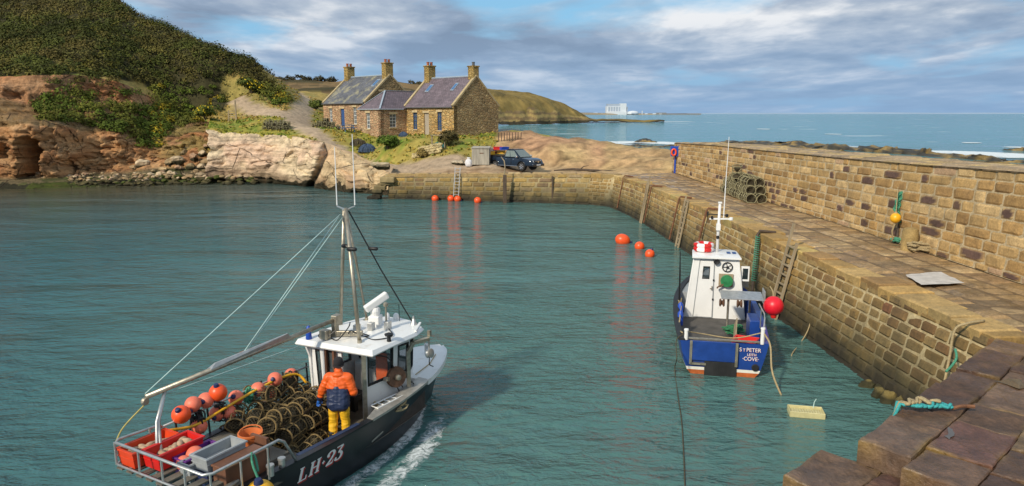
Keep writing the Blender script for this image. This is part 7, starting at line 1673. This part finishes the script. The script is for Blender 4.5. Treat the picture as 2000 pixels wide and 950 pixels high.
# the swell of the bow wave: a real low ridge of water
# ---------------------------------------------------------------- the blue boat at the pier
_q = PZ(1414, 670, .95); SO, SHD = (_q.x, _q.y), 78.0; SL = Loc(SO, SHD)
sp_ = boat_root('fishing_boat', 'blue fishing boat with white wheelhouse moored by the pier, ST PETER on its transom', SO, SHD)
ss2 = [0, .8, 2.4, 4.2, 5.6, 6.5, 7.1, 7.45, 7.6]
STRP = M('white boot stripe', (.72, .70, .62), .5, var=.12, scale=3, stain=(1.2, .60, (.62, .32, .03), .8))
H2 = hull(sp_, ss2, [1.18, 1.24, 1.30, 1.27, 1.05, .74, .42, .17, .02], [.95, .96, 1.0, 1.08, 1.20, 1.30, 1.38, 1.43, 1.46], [.86, .98, 1.10, .98, .62, .34, .13, .03, 0], .5, .42, 7.2, BLUEH, stripes=[STRP, ORANGH], inset=.09, pw=1.0)
deck(sp_, H2, .08, 5.2, .45, DECKB, .09)
capping(sp_, H2, 0, 7.3, .12, BLACKR, .05, (1,), 'rubbing_strake', .05); capping(sp_, H2, 0, 7.3, .12, BLUEH, .05, (-1,), 'gunwale', .03)
mb = MB(); sx = np.linspace(5.0, 7.55, 16); A = []; B = []
for s in sx: b, z, _ = H2(s); A.append(mb.pt((s, max(b-.05, .01), z-.02))); B.append(mb.pt((s, -max(b-.05, .01), z-.02)))
for i in range(15): mb.face((A[i], B[i], B[i+1], A[i+1]))
mb.poly([(5.0, H2(5.0)[0]-.05, H2(5.0)[1]-.02), (5.0, -H2(5.0)[0]+.05, H2(5.0)[1]-.02), (5.0, -H2(5)[0]+.05, .45), (5.0, H2(5)[0]-.05, .45)]); mb.build('foredeck', GREYP, sp_)
# transom: blue drop plate in a tan frame, rubber flap, exhaust, corner posts
m = MB(); m.box((-.05, .27, .70), (.05, 1.16, .56)); m.build('transom_plate', BLUEH, sp_, bevel=.01)
for y in (.88, -.345): m = MB(); m.bar((-.06, y, .30), (-.06, y, .97), .07, .06, (1, 0, 0)); m.build('transom_frame', STEELY, sp_)
m = MB(); m.bar((-.06, .88, .32), (-.06, .46, .32), .06, .06); m.build('transom_frame', STEELY, sp_)
m = MB(); m.grid([[(-.07-.02*math.sin(k*.8), y, z) for k, y in enumerate(np.linspace(.50, -.36, 8))] for z in (.42, .28, .12, -.04)]); m.build('rubber_flap', BLACKR, sp_)
m = MB(); m.lathe([(.10, 0), (.10, .03), (.075, .035), (.07, .01)], (-.01, -.86, .30), 14, Matrix.Rotation(-math.pi/2, 3, 'Y')); m.build('exhaust', BLACKR, sp_)
for y, hgt in ((1.02, .26), (-1.02, .42)): m = MB(); m.lathe([(.055, .95), (.055, .95+hgt), (.07, .96+hgt), (.06, 1.0+hgt)], (.10, y, 0), 12); m.build('stern_post', WHITE, sp_, smooth=40)
m = MB(); m.bar((.1, .95, 1.0), (.1, -.95, 1.0), .10, .03); m.build('transom_cap', STEELY, sp_)
for txt, y0, z0, sz in (('S', -.415, .745, .155), ('T', -.508, .745, .12), ('PETER', -.600, .745, .155), ('LEITH', -.625, .625, .105), ('\u00b7COVE\u00b7', -.50, .49, .155)):
    vs, fs = glyph_text(txt, sz)
    for nm, mat, dx, dz, off in (('name_shadow', REDM, .008, -.008, -.012), ('name_lettering', WHITEP, 0, 0, -.016)):
        m = MB(); I = [m.pt((off, y0-v.x*.92-dx, z0+v.y+dz)) for v in vs]
        for f in fs: m.face([I[k] for k in f])
        m.build(nm, mat, sp_, recalc=False)
# wheelhouse, tapering upward
wh = MB(); zb2, zt2 = .45, 2.50; bx0, bx1 = 4.25, 5.75
def upp(x, y, z): k = (z-zb2)/(zt2-zb2); return Vector((x+(.04 if x < 5 else -.28)*k, y*(1-.27*k**1.3)+.02*k, z))
def wl2(x0, y0, x1, y1, holes): 
    P00, P10, P11, P01 = upp(x0, y0, zb2), upp(x1, y1, zb2), upp(x1, y1, zt2), upp(x0, y0, zt2); wh.panel(P00, P10, P11, P01, holes, .05)
    return lambda u, v: P00*(1-u)*(1-v)+P10*u*(1-v)+P11*u*v+P01*(1-u)*v
dh = (.335-.055, .66, .335+.065, .86)
pb = wl2(bx0, .98, bx0, -1.02, [(.24, .655, .375, .855)]); pr2 = wl2(bx0, -1.02, bx1, -.72, [(.2, .55, .8, .88)]); pf2 = wl2(bx1, -.72, bx1, .72, [(.08, .55, .46, .88), (.54, .55, .92, .88)]); pl2 = wl2(bx1, .72, bx0, .98, [(.2, .55, .8, .88)])
w2 = wh.build('wheelhouse', WHITE, sp_, recalc=False)
for P, h in ((pr2, (.2, .55, .8, .88)), (pf2, (.08, .55, .46, .88)), (pf2, (.54, .55, .92, .88)), (pl2, (.2, .55, .8, .88))): pane_frame(w2, [P(h[0], h[1]), P(h[2], h[1]), P(h[2], h[3]), P(h[0], h[3])], gl=GLASST)
nb = Vector((-1, 0, 0)); Pd = lambda u, v, o=.02: pb(u, v)+nb*o
m = MB(); 
def slab4(m, P, u0, v0, u1, v1, o0, o1): m.hexa([Pd(u0, v0, o0), Pd(u1, v0, o0), Pd(u1, v0, o1), Pd(u0, v0, o1)], [Pd(u0, v1, o0), Pd(u1, v1, o0), Pd(u1, v1, o1), Pd(u0, v1, o1)])
for a in ((.16, .02, .235, .93), (.38, .02, .455, .93), (.235, .02, .38, .65), (.235, .86, .38, .93)): slab4(m, pb, *a, .0, .035)
dr = m.build('door', WHITE, sp_); pane_frame(dr, [Pd(.24, .655, .036), Pd(.375, .655, .036), Pd(.375, .855, .036), Pd(.24, .855, .036)], gl=GLASST, fr=.03)
m = MB()
for a, b in (((.150, .0), (.150, .95)), ((.465, .0), (.465, .95)), ((.150, .955), (.465, .955)), ((.15, .012), (.465, .012))): m.bar(Pd(*a, .012), Pd(*b, .012), .022, .03, nb)
m.build('door_seal', GREYP, sp_); m = MB(); m.bar(Pd(.435, .47, .06), Pd(.435, .54, .06), .025, .03, nb); m.bar(Pd(.40, .5, .07), Pd(.435, .5, .07), .02, .02, nb); m.build('handle', STEELY, dr)
for v in (.62, .30): m = MB(); m.bar(Pd(.462, v, .03), Pd(.462, v+.03, .03), .05, .03, nb); m.build('hinge', RUBB, dr)
m = MB(); o_ = [(bx0-.10, .78), (bx0-.10, -.78), (bx1-.35, -.74), (bx1-.18, -.45), (bx1-.18, .45), (bx1-.35, .74)]; c_ = Vector((4.95, 0, 0)); a = []; b = []; d = []
for x, y in o_: v = Vector((x, y, 0)); a.append(m.pt(v+Vector((0, 0, 2.49)))); b.append(m.pt(v+Vector((0, 0, 2.54)))); d.append(m.pt(c_+(v-c_)*.9+Vector((0, 0, 2.575))))
for i in range(6): j = (i+1) % 6; m.face((a[i], a[j], b[j], b[i])); m.face((b[i], b[j], d[j], d[i]))
m.face(d); m.face(a[::-1]); ro2 = m.build('roof', WHITE, sp_, smooth=40)
# wheel, net reel, lamp on the back of the wheelhouse
c = Pd(.735, .86, .04); m = MB(); m.tube([c+Vector((0, .155*math.cos(t), .155*math.sin(t))) for t in np.linspace(0, 6.283, 25)[:-1]], .018, 6, True); m.lathe([(.04, -.01), (.045, .02), (.01, .03)], c, 10, Matrix.Rotation(-math.pi/2, 3, 'Y'))
for k in range(5): t = k*1.257; m.tube([c, c+Vector((0, .15*math.cos(t), .15*math.sin(t)))], .010, 5)
m.build('spare_wheel', RUBB, sp_)
c = Pd(.70, .64, .02); m = MB(); m.box(c, (.05, .46, .44)); m.build('reel_board', BROWNW if False else WOOD, sp_, bevel=.01); m = MB(); m.lathe([(.19, 0), (.20, .03), (.13, .05), (.13, .09), (.20, .11), (.19, .14), (.04, .15)], c+Vector((-.02, -.02, 0)), 20, Matrix.Rotation(-math.pi/2, 3, 'Y')); m.build('net_reel', M('green reel', (.025, .20, .07), .45, var=.3, scale=6), sp_, smooth=40)
m = MB(); m.bar(c+Vector((-.14, 0, -.05)), c+Vector((-.15, .28, -.22)), .04); m.bar(c+Vector((-.15, .28, -.22)), c+Vector((-.24, .28, -.22)), .035); m.build('reel_crank', RUSTD, sp_)
c = Pd(.505, .95, .08); m = MB(); m.lathe([(.05, -.06), (.09, -.03), (.10, .05), (.085, .06), (.03, .045)], c, 14, Matrix.Rotation(-math.pi/2, 3, 'Y')); m.build('deck_lamp', RUBB, sp_, smooth=40)
m = MB(); q = [upp(4.5, -1.02, z) for z in (1.95, 2.35)]; m.box((4.42, -.95, 1.98), (.04, .26, .50)); m.build('side_window_frame', WHITE, sp_); m = MB(); m.box((4.395, -.95, 1.98), (.012, .17, .36)); m.build('side_pane', GLASS, sp_)
# mast with crossbar and whip
mb0 = Vector((5.05, -.06, 2.55)); mt = mb0+Vector((.0, -.02, 1.68)); m = MB(); m.tube([mb0, mb0+(mt-mb0)*.6, mt], [.055, .05, .045], 10); m.build('mast', WHITE, sp_, smooth=True)
m = MB(); cb = mb0+Vector((0, 0, 1.14)); m.bar(cb+Vector((0, .30, 0)), cb+Vector((0, -.36, .02)), .05, .05); m.build('crossbar', WHITE, sp_); m = MB(); m.bar(cb+Vector((0, .36, .16)), cb+Vector((0, -.30, .14)), .03, .03); m.bar(cb+Vector((0, .36, .10)), cb+Vector((0, .36, .24)), .05); m.build('crossbar', RUBB, sp_)
for y, z, mat, r in ((-.40, .02, WHITE, .07), (-.26, .13, RUBB, .05), (.22, .05, RUBB, .04), (.0, -.62, RUBB, .05)): m = MB(); m.lathe([(r*.6, -.05), (r, -.03), (r, .04), (r*.5, .06)], cb+Vector((-.05, y, z)), 10); m.build('mast_lamp', mat, sp_, smooth=40)
m = MB(); m.box(mb0+Vector((-.06, 0, .88)), (.12, .14, .22)); m.build('mast_box', WHITE, sp_); m = MB(); m.tube([cb+Vector((0, -.16, .05)), cb+Vector((0, -.17, 1.2)), cb+Vector((0, -.20, 2.75))], [.022, .015, .009], 6); m.build('whip_aerial', WHITE, sp_)
m = MB(); m.box(mt+Vector((0, 0, .02)), (.12, .12, .05)); m.build('mast_cap', WHITE, sp_)
for k in range(4): m = MB(); m.box((4.75+.16*(k // 2), -.42-.18*(k % 2), 2.592), (.10, .11, .02), .2); m.build('roof_fitting', BLUEP, sp_)
m = MB(); m.tube([(4.0, 1.14, 1.0), (3.98, 1.16, 1.9), (3.97, 1.18, 2.75)], [.035, .03, .012], 6); m.build('port_aerial', RUBB, sp_)
# hauler table, plank, locker, nets
m = MB(); m.box((2.85, -.70, 1.62), (.75, 1.25, .035), 0, RX(-6, 'Y')); m.build('hauling_table', GALV, sp_, bevel=.008); m = MB(); m.box((2.85, -1.36, 1.62), (.60, .03, .42)); m.build('table_guard', GALV, sp_)
for x, y in ((2.65, -.30), (3.15, -1.0)): m = MB(); m.tube([(x, y, .45), (x, y, 1.6)], .035, 8); m.build('table_post', STEELY, sp_)
for y in (-.10, -.62): m = MB(); m.lathe([(.10, -.08), (.13, -.05), (.06, 0), (.13, .05), (.10, .08)], (2.5, y, 1.45), 14, RX(90)); m.build('hauler_sheave', RUSTD, sp_, smooth=40)
m = MB(); m.bar((.75, -.35, .48), (1.9, -.48, 1.05), .28, .03, (0, 1, 0.2)); m.build('leaning_plank', WOOD, sp_); m = MB(); m.box((2.2, -1.02, .80), (.9, .30, .66)); m.build('side_locker', BLUEH, sp_, bevel=.02)
m = MB(); m.tube([(.12, -1.02, 1.0), (.5, -1.1, 1.55), (.9, -1.14, 1.6), (1.6, -1.16, 1.55), (2.4, -1.18, 1.5)], .018, 6); m.build('side_rail', GALV, sp_)
for s in (.6, 1.5): m = MB(); m.tube([(s, -1.13, 1.0), (s, -1.13, 1.57)], .016, 6); m.build('rail_stanchion', GALV, sp_)
def sw(x, y, z): return SL.w(x, y, z)
bin_('red fish box at the stern of the blue boat', .0, 0, 0, .62, .62, .30, REDP, group=None).location = sw(.55, -.62, .62)
coil('rope_coil', 'green net rope coiled on the deck of the blue boat', sw(2.2, -.45, .55), .22, 10, .024, M('mid green rope', (.03, .17, .075), .85, var=.3, scale=25), .25, 3)
t = buoy('fender_buoy', 'big red buoy hanging over the pier side of the blue boat', sw(2.55, -1.62, 1.42), .30, M('bright red buoy', (.72, .010, .025), .4, var=.06), rot=RX(170), cap=REDP); m = MB(); m.tube([(0, 0, .26), (-.02, .1, .45), (-.05, .25, .55)], .018, 5); m.build('line', ROPET, t)
t = thing('lifebuoy', 'red and white lifebuoys stacked on the roof of the blue boat', 'lifebuoy', sw(5.0, .38, 2.62), R(SHD)); 
for k in range(2):
    W_ = MB()
    W_.tube([(.27*math.cos(a)+.02*k, .27*math.sin(a), .05+.13*k) for a in np.linspace(0, 6.283, 29)[:-1]], .075, 9, True)
    for i in range(0, 8, 2):
        Rr = MB(); P = [(.27*math.cos(a)+.02*k, .27*math.sin(a), .05+.13*k) for a in np.linspace(i*math.pi/4, (i+1)*math.pi/4, 6)]; Rr.tube(P, .080, 9, caps=True); Rr.build('red_band', REDP, t, smooth=40)
    W_.build('ring', WHITE, t, smooth=40)
for k, (s, y) in enumerate(((3.1, 1.30), (2.1, 1.32))): t = thing('fender', 'blue sausage fender hanging inside the port rail of the blue boat, %s' % ('by the wheelhouse' if k == 0 else 'nearer the stern'), 'fender', sw(s, y-.18, .98)); m = MB(); m.lathe([(.03, -.26), (.085, -.20), (.09, .18), (.03, .26)], (0, 0, 0), 12); m.build('body', BLUEC, t, smooth=40); m = MB(); m.tube([(0, 0, .25), (.02, .0, .4)], .015, 5); m.build('line', ROPET, t)
rope('rope', 'pale rope laced along the port rail of the blue boat', [sw(.3, 1.12, 1.08), sw(1.2, 1.20, .92), sw(1.9, 1.16, 1.12), sw(2.7, 1.22, .95), sw(3.4, 1.16, 1.15), sw(4.1, 1.2, 1.05)], .022, ROPET)
rope('rope', 'tan rope stretched across the stern deck of the blue boat', [sw(.12, 1.0, 1.18), sw(.5, .55, 1.02), sw(.4, -.3, .98), sw(.15, -.98, 1.25)], .018, ROPET)
rope('mooring_rope', 'dark mooring line from the port quarter of the blue boat sinking towards the camera', [sw(.1, 1.02, 1.15), sw(.0, 1.28, .95), PD(1322, 700, SO[1]-.5), PZ(1318, 722, .05), PZ(1325, 780, .012), PZ(1331, 820, .012), PZ(1335, 880, .012), PZ(1338, 952, .012), PZ(1340, 1010, -.1)], .014, MESHN)
rope('mooring_rope', 'tan mooring line from the pier side quarter of the blue boat into the water', [sw(.1, -1.02, 1.3), sw(-.1, -1.2, 1.0), PD(1508, 725, SO[1]-1.0), PZ(1524, 768, .03), PZ(1534, 782, -.15)], .026, ROPET)
t = thing('bow_box', 'small tan wooden box on the foredeck of the blue boat', 'box', sw(5.5, -.98, 1.3), R(SHD)); m = MB(); m.box((0, 0, .16), (.30, .42, .30)); m.build('body', WOODL, t, bevel=.01); m = MB(); m.box((0, 0, .33), (.34, .46, .03)); m.build('lid', WOODL, t)
tangle('pale rope tangle on the foredeck beside the small wooden box', sw(5.6, -.5, 1.2), .6, .5, .14, ROPEB, 31, 7)
# floating tray
p = PZ(1574, 806, .05); t = thing('fish_tray', 'pale yellow plastic tray floating between the blue boat and the near slabs', 'tray', p, R(-12)); TRY = M('pale tray', (.55, .50, .26), .5, var=.15, scale=6); m = MB(); Lx, Wy = .78, .42; th = .025
for s_ in (-1, 1): m.box((s_*Lx/2, 0, .0), (th, Wy, .13)); m.box((0, s_*Wy/2, 0), (Lx, th, .13))
m.tube([(-Lx/2, -Wy/2, .07), (Lx/2, -Wy/2, .07), (Lx/2, Wy/2, .07), (-Lx/2, Wy/2, .07)], .018, 6, True); m.build('rim', TRY, t)
m = MB()
for i in range(13): m.box((-Lx/2+Lx*(i+.5)/13, 0, .02), (.03, Wy-.04, .012))
for i in range(6): m.box((0, -Wy/2+Wy*(i+.5)/6, .012), (Lx-.04, .03, .012))
m.build('base_grid', TRY, t); m = MB(); m.tube([(.2, .2, .05), (.22, .22, .2), (.26, .22, .28)], .010, 5); m.build('cord', ROPEB, t)

# ---------------------------------------------------------------- pickup on the quay
a_, b_ = PD(967, 334.5, 62.6), PD(1021, 336.5, 60.9); TH = R(-40); fw = Vector((math.cos(TH), math.sin(TH), 0)); rt = Vector((fw.y, -fw.x, 0)); mid = (a_+b_)/2; c0 = mid-rt*.80; c0.z = gz(c0.x-.3, c0.y-.4)+.03
PAINT = M('dark navy car paint', (.012, .022, .040), .22, .3, var=.1, coat=.6); TYRE = M('tyre rubber', (.02, .02, .02), .85, var=.2); ALLOY = M('alloy wheel', (.55, .56, .58), .3, .8); CARG = M('car glass', (.16, .20, .19), .06); CHROME = M('chrome', (.65, .66, .68), .15, .95); HEADL = M('headlight glass', (.70, .74, .78), .12); TAIL = M('tail lamp', (.45, .012, .012), .25); TRIMB = M('black trim', (.015, .015, .016), .5)  # car glass base kept light, reflected sky put into its colour
tk_ = thing('pickup_truck', 'dark navy double cab pickup parked on the quay in front of the red rocks', 'pickup', c0, TH)
X = [-2.55, -2.5, -2.3, -1.5, -.45, -.35, .9, 1.15, 1.9, 2.35, 2.5, 2.56]
TOP = [.98, 1.12, 1.14, 1.14, 1.12, 1.08, 1.08, 1.10, 1.04, .93, .80, .62]; HW = [.80, .86, .885, .89, .89, .89, .89, .89, .88, .84, .78, .72]
m = MB(); rows = []
def arch_z(x): 
    z = .42
    for w in (-1.52, 1.45):
        d = abs(x-w)
        if d < .46: z = max(z, .36+math.sqrt(max(.46**2-d*d, 0)))
    return z
xs = sorted(set(list(np.linspace(-2.55, 2.56, 64))))
for x in xs:
    zt_, hw_ = float(np.interp(x, X, TOP)), float(np.interp(x, X, HW)); zl = min(arch_z(x), zt_-.12)
    rows.append([(x, hw_-.05, zl), (x, hw_, zl+.06), (x, hw_, (zl+zt_)/2+.06), (x, hw_-.015, zt_-.10), (x, hw_-.06, zt_-.02), (x, hw_*.55, zt_+.015), (x, 0, zt_+.02)])
for sg in (1, -1):
    I = [[m.pt((x, y*sg, z)) for x, y, z in r] for r in rows]
    for a, b in zip(I, I[1:]):
        for j in range(6): m.face((a[j], b[j], b[j+1], a[j+1]))
for r, in ((rows[0],), (rows[-1],)): m.poly([(x, y, z) for x, y, z in r]+[(x, -y, z) for x, y, z in r[::-1]])
body = m.build('body', PAINT, tk_, smooth=35)
m = MB(); m.box((0, 0, .50), (4.6, 1.5, .25)); m.build('chassis', TRIMB, tk_)
# cab: tapered greenhouse with pillars and glass
bl = [(-.48, 1.08), (1.28, 1.08)]; rf = [(-.28, 1.72), (.55, 1.74)]
m = MB(); by, ry = .86, .66
Bq = [(-.52, -by, 1.09), (1.28, -by, 1.09), (1.28, by, 1.09), (-.52, by, 1.09)]; Tq = [(-.34, -ry, 1.73), (.50, -ry, 1.74), (.50, ry, 1.74), (-.34, ry, 1.73)]
m.hexa(Bq, Tq); m.build('cab', PAINT, tk_, bevel=.05); m = MB(); m.box((.08, 0, 1.76), (.78, 1.22, .05)); m.build('roof', PAINT, tk_, bevel=.02)
def side(u, v, sg, o): 
    b = Vector(Bq[0])*(1-u)+Vector(Bq[1])*u; t = Vector(Tq[0])*(1-u)+Vector(Tq[1])*u; p = b*(1-v)+t*v; n_ = Vector((0, -1, .32)).normalized(); p = p+n_*o; return Vector((p.x, p.y*sg, p.z))
for sg in (1, -1):
    for u0, u1, v1u in ((.08, .40, .90), (.44, .84, .90)):
        m = MB(); m.poly([side(u0, .10, sg, .006), side(u1 if u1 < .8 else .90, .10, sg, .006), side(u1 if u1 < .8 else .93, .88, sg, .006), side(u0+.0, .88, sg, .006)]); m.build('side_window', CARG, tk_)
    m = MB(); m.bar((-2.0, -sg*.02, 1), (-2.0, -sg*.02, 1.001), .01) if False else m.box((.33, -sg*.905, .78), (.02, .012, .52)); m.build('door_gap', TRIMB, tk_)
    m = MB(); m.box((-.42, -sg*.905, .78), (.02, .012, .52)); m.build('door_gap', TRIMB, tk_)
    for x in (-.22, .62): m = MB(); m.box((x, -sg*.905, .96), (.16, .03, .045)); m.build('door_handle', CHROME, tk_)
    m = MB(); m.box((1.02, -sg*1.0, 1.18), (.14, .2, .17)); m.build('mirror', CHROME, tk_, bevel=.03)
    m = MB(); m.box((0, -sg*.90, .40), (2.2, .16, .05)); m.build('side_step', CHROME, tk_, bevel=.01)
    m = MB(); m.hexa([(2.30, -sg*.80, .72), (2.53, -sg*.50, .72), (2.50, -sg*.48, .72), (2.22, -sg*.76, .72)], [(2.24, -sg*.82, .90), (2.47, -sg*.50, .88), (2.44, -sg*.48, .88), (2.18, -sg*.78, .90)]); m.build('headlight', HEADL, tk_)
    m = MB(); m.box((-2.50, -sg*.84, .92), (.12, .12, .30)); m.build('tail_light', TAIL, tk_, bevel=.02)
    m = MB(); m.lathe([(.06, 0), (.06, .03)], (2.56, -sg*.55, .50), 10, Matrix.Rotation(math.pi/2, 3, 'Y')); m.build('fog_light', HEADL, tk_)
    for wx in (-1.52, 1.45):
        w = bpy.data.objects.new('wheel', None); COL.objects.link(w); w.parent = tk_; w.location = (wx, -sg*.76, .37); w.empty_display_size = .1
        Rw = Matrix.Rotation(R(90)*sg, 3, 'X')
        m = MB(); m.lathe([(.24, -.11), (.35, -.11), (.37, -.08), (.37, .08), (.35, .11), (.24, .11)], (0, 0, 0), 26, Rw); m.build('tyre', TYRE, w, smooth=40)
        m = MB(); m.lathe([(.245, .09), (.23, .115), (.20, .085), (.06, .06), (.05, .10), (.001, .10)], (0, 0, 0), 26, Rw, False)
        for k in range(6): a = k*math.pi/3; d = Rw @ Vector((math.cos(a), math.sin(a), 0)); n_ = Rw @ Vector((0, 0, 1)); m.bar(d*.06+n_*.10, d*.225+n_*.11, .07, .03, n_)
        m.build('rim', ALLOY, w, smooth=40)
        m = MB(); ar = [(wx+.47*math.cos(t), -sg*.885, .37+.47*math.sin(t)) for t in np.linspace(.05, math.pi-.05, 15)]; m.tube(ar, .035, 6); m.build('wheel_arch', PAINT, tk_, smooth=True)
        m = MB(); m.lathe([(.43, 0), (.43, .02)], (wx, -sg*.60, .42), 18, Rw); m.build('arch_liner', TRIMB, tk_)
m = MB(); m.poly([(1.285, -.78, 1.13), (1.285, .78, 1.13), (.53, .60, 1.70), (.53, -.60, 1.70)]); o = m.build('windscreen', CARG, tk_); o.location = (.012, 0, .012)
m = MB(); m.poly([(-.53, .78, 1.15), (-.53, -.78, 1.15), (-.355, -.6, 1.66), (-.355, .6, 1.66)]); o = m.build('rear_window', CARG, tk_); o.location = (-.01, 0, .008)
m = MB(); m.hexa([(2.56, -.40, .66), (2.58, .40, .66), (2.54, .40, .66), (2.52, -.40, .66)], [(2.53, -.44, .86), (2.54, .44, .86), (2.50, .44, .86), (2.49, -.44, .86)]); m.build('grille', TRIMB, tk_)
m = MB(); m.box((2.575, 0, .83), (.03, .80, .03)); m.box((2.585, 0, .76), (.03, .16, .12)); m.build('grille_trim', CHROME, tk_)
m = MB(); m.box((2.56, 0, .50), (.16, 1.6, .22)); m.build('front_bumper', PAINT, tk_, bevel=.05); m = MB(); m.box((2.65, 0, .52), (.015, .52, .11)); m.build('number_plate', WHITEP, tk_)
m = MB(); m.box((-2.60, 0, .52), (.14, 1.6, .12)); m.build('rear_bumper', CHROME, tk_, bevel=.02); m = MB(); m.box((-1.5, 0, 1.16), (1.95, 1.62, .05)); m.build('bed_cover', TRIMB, tk_, bevel=.02)
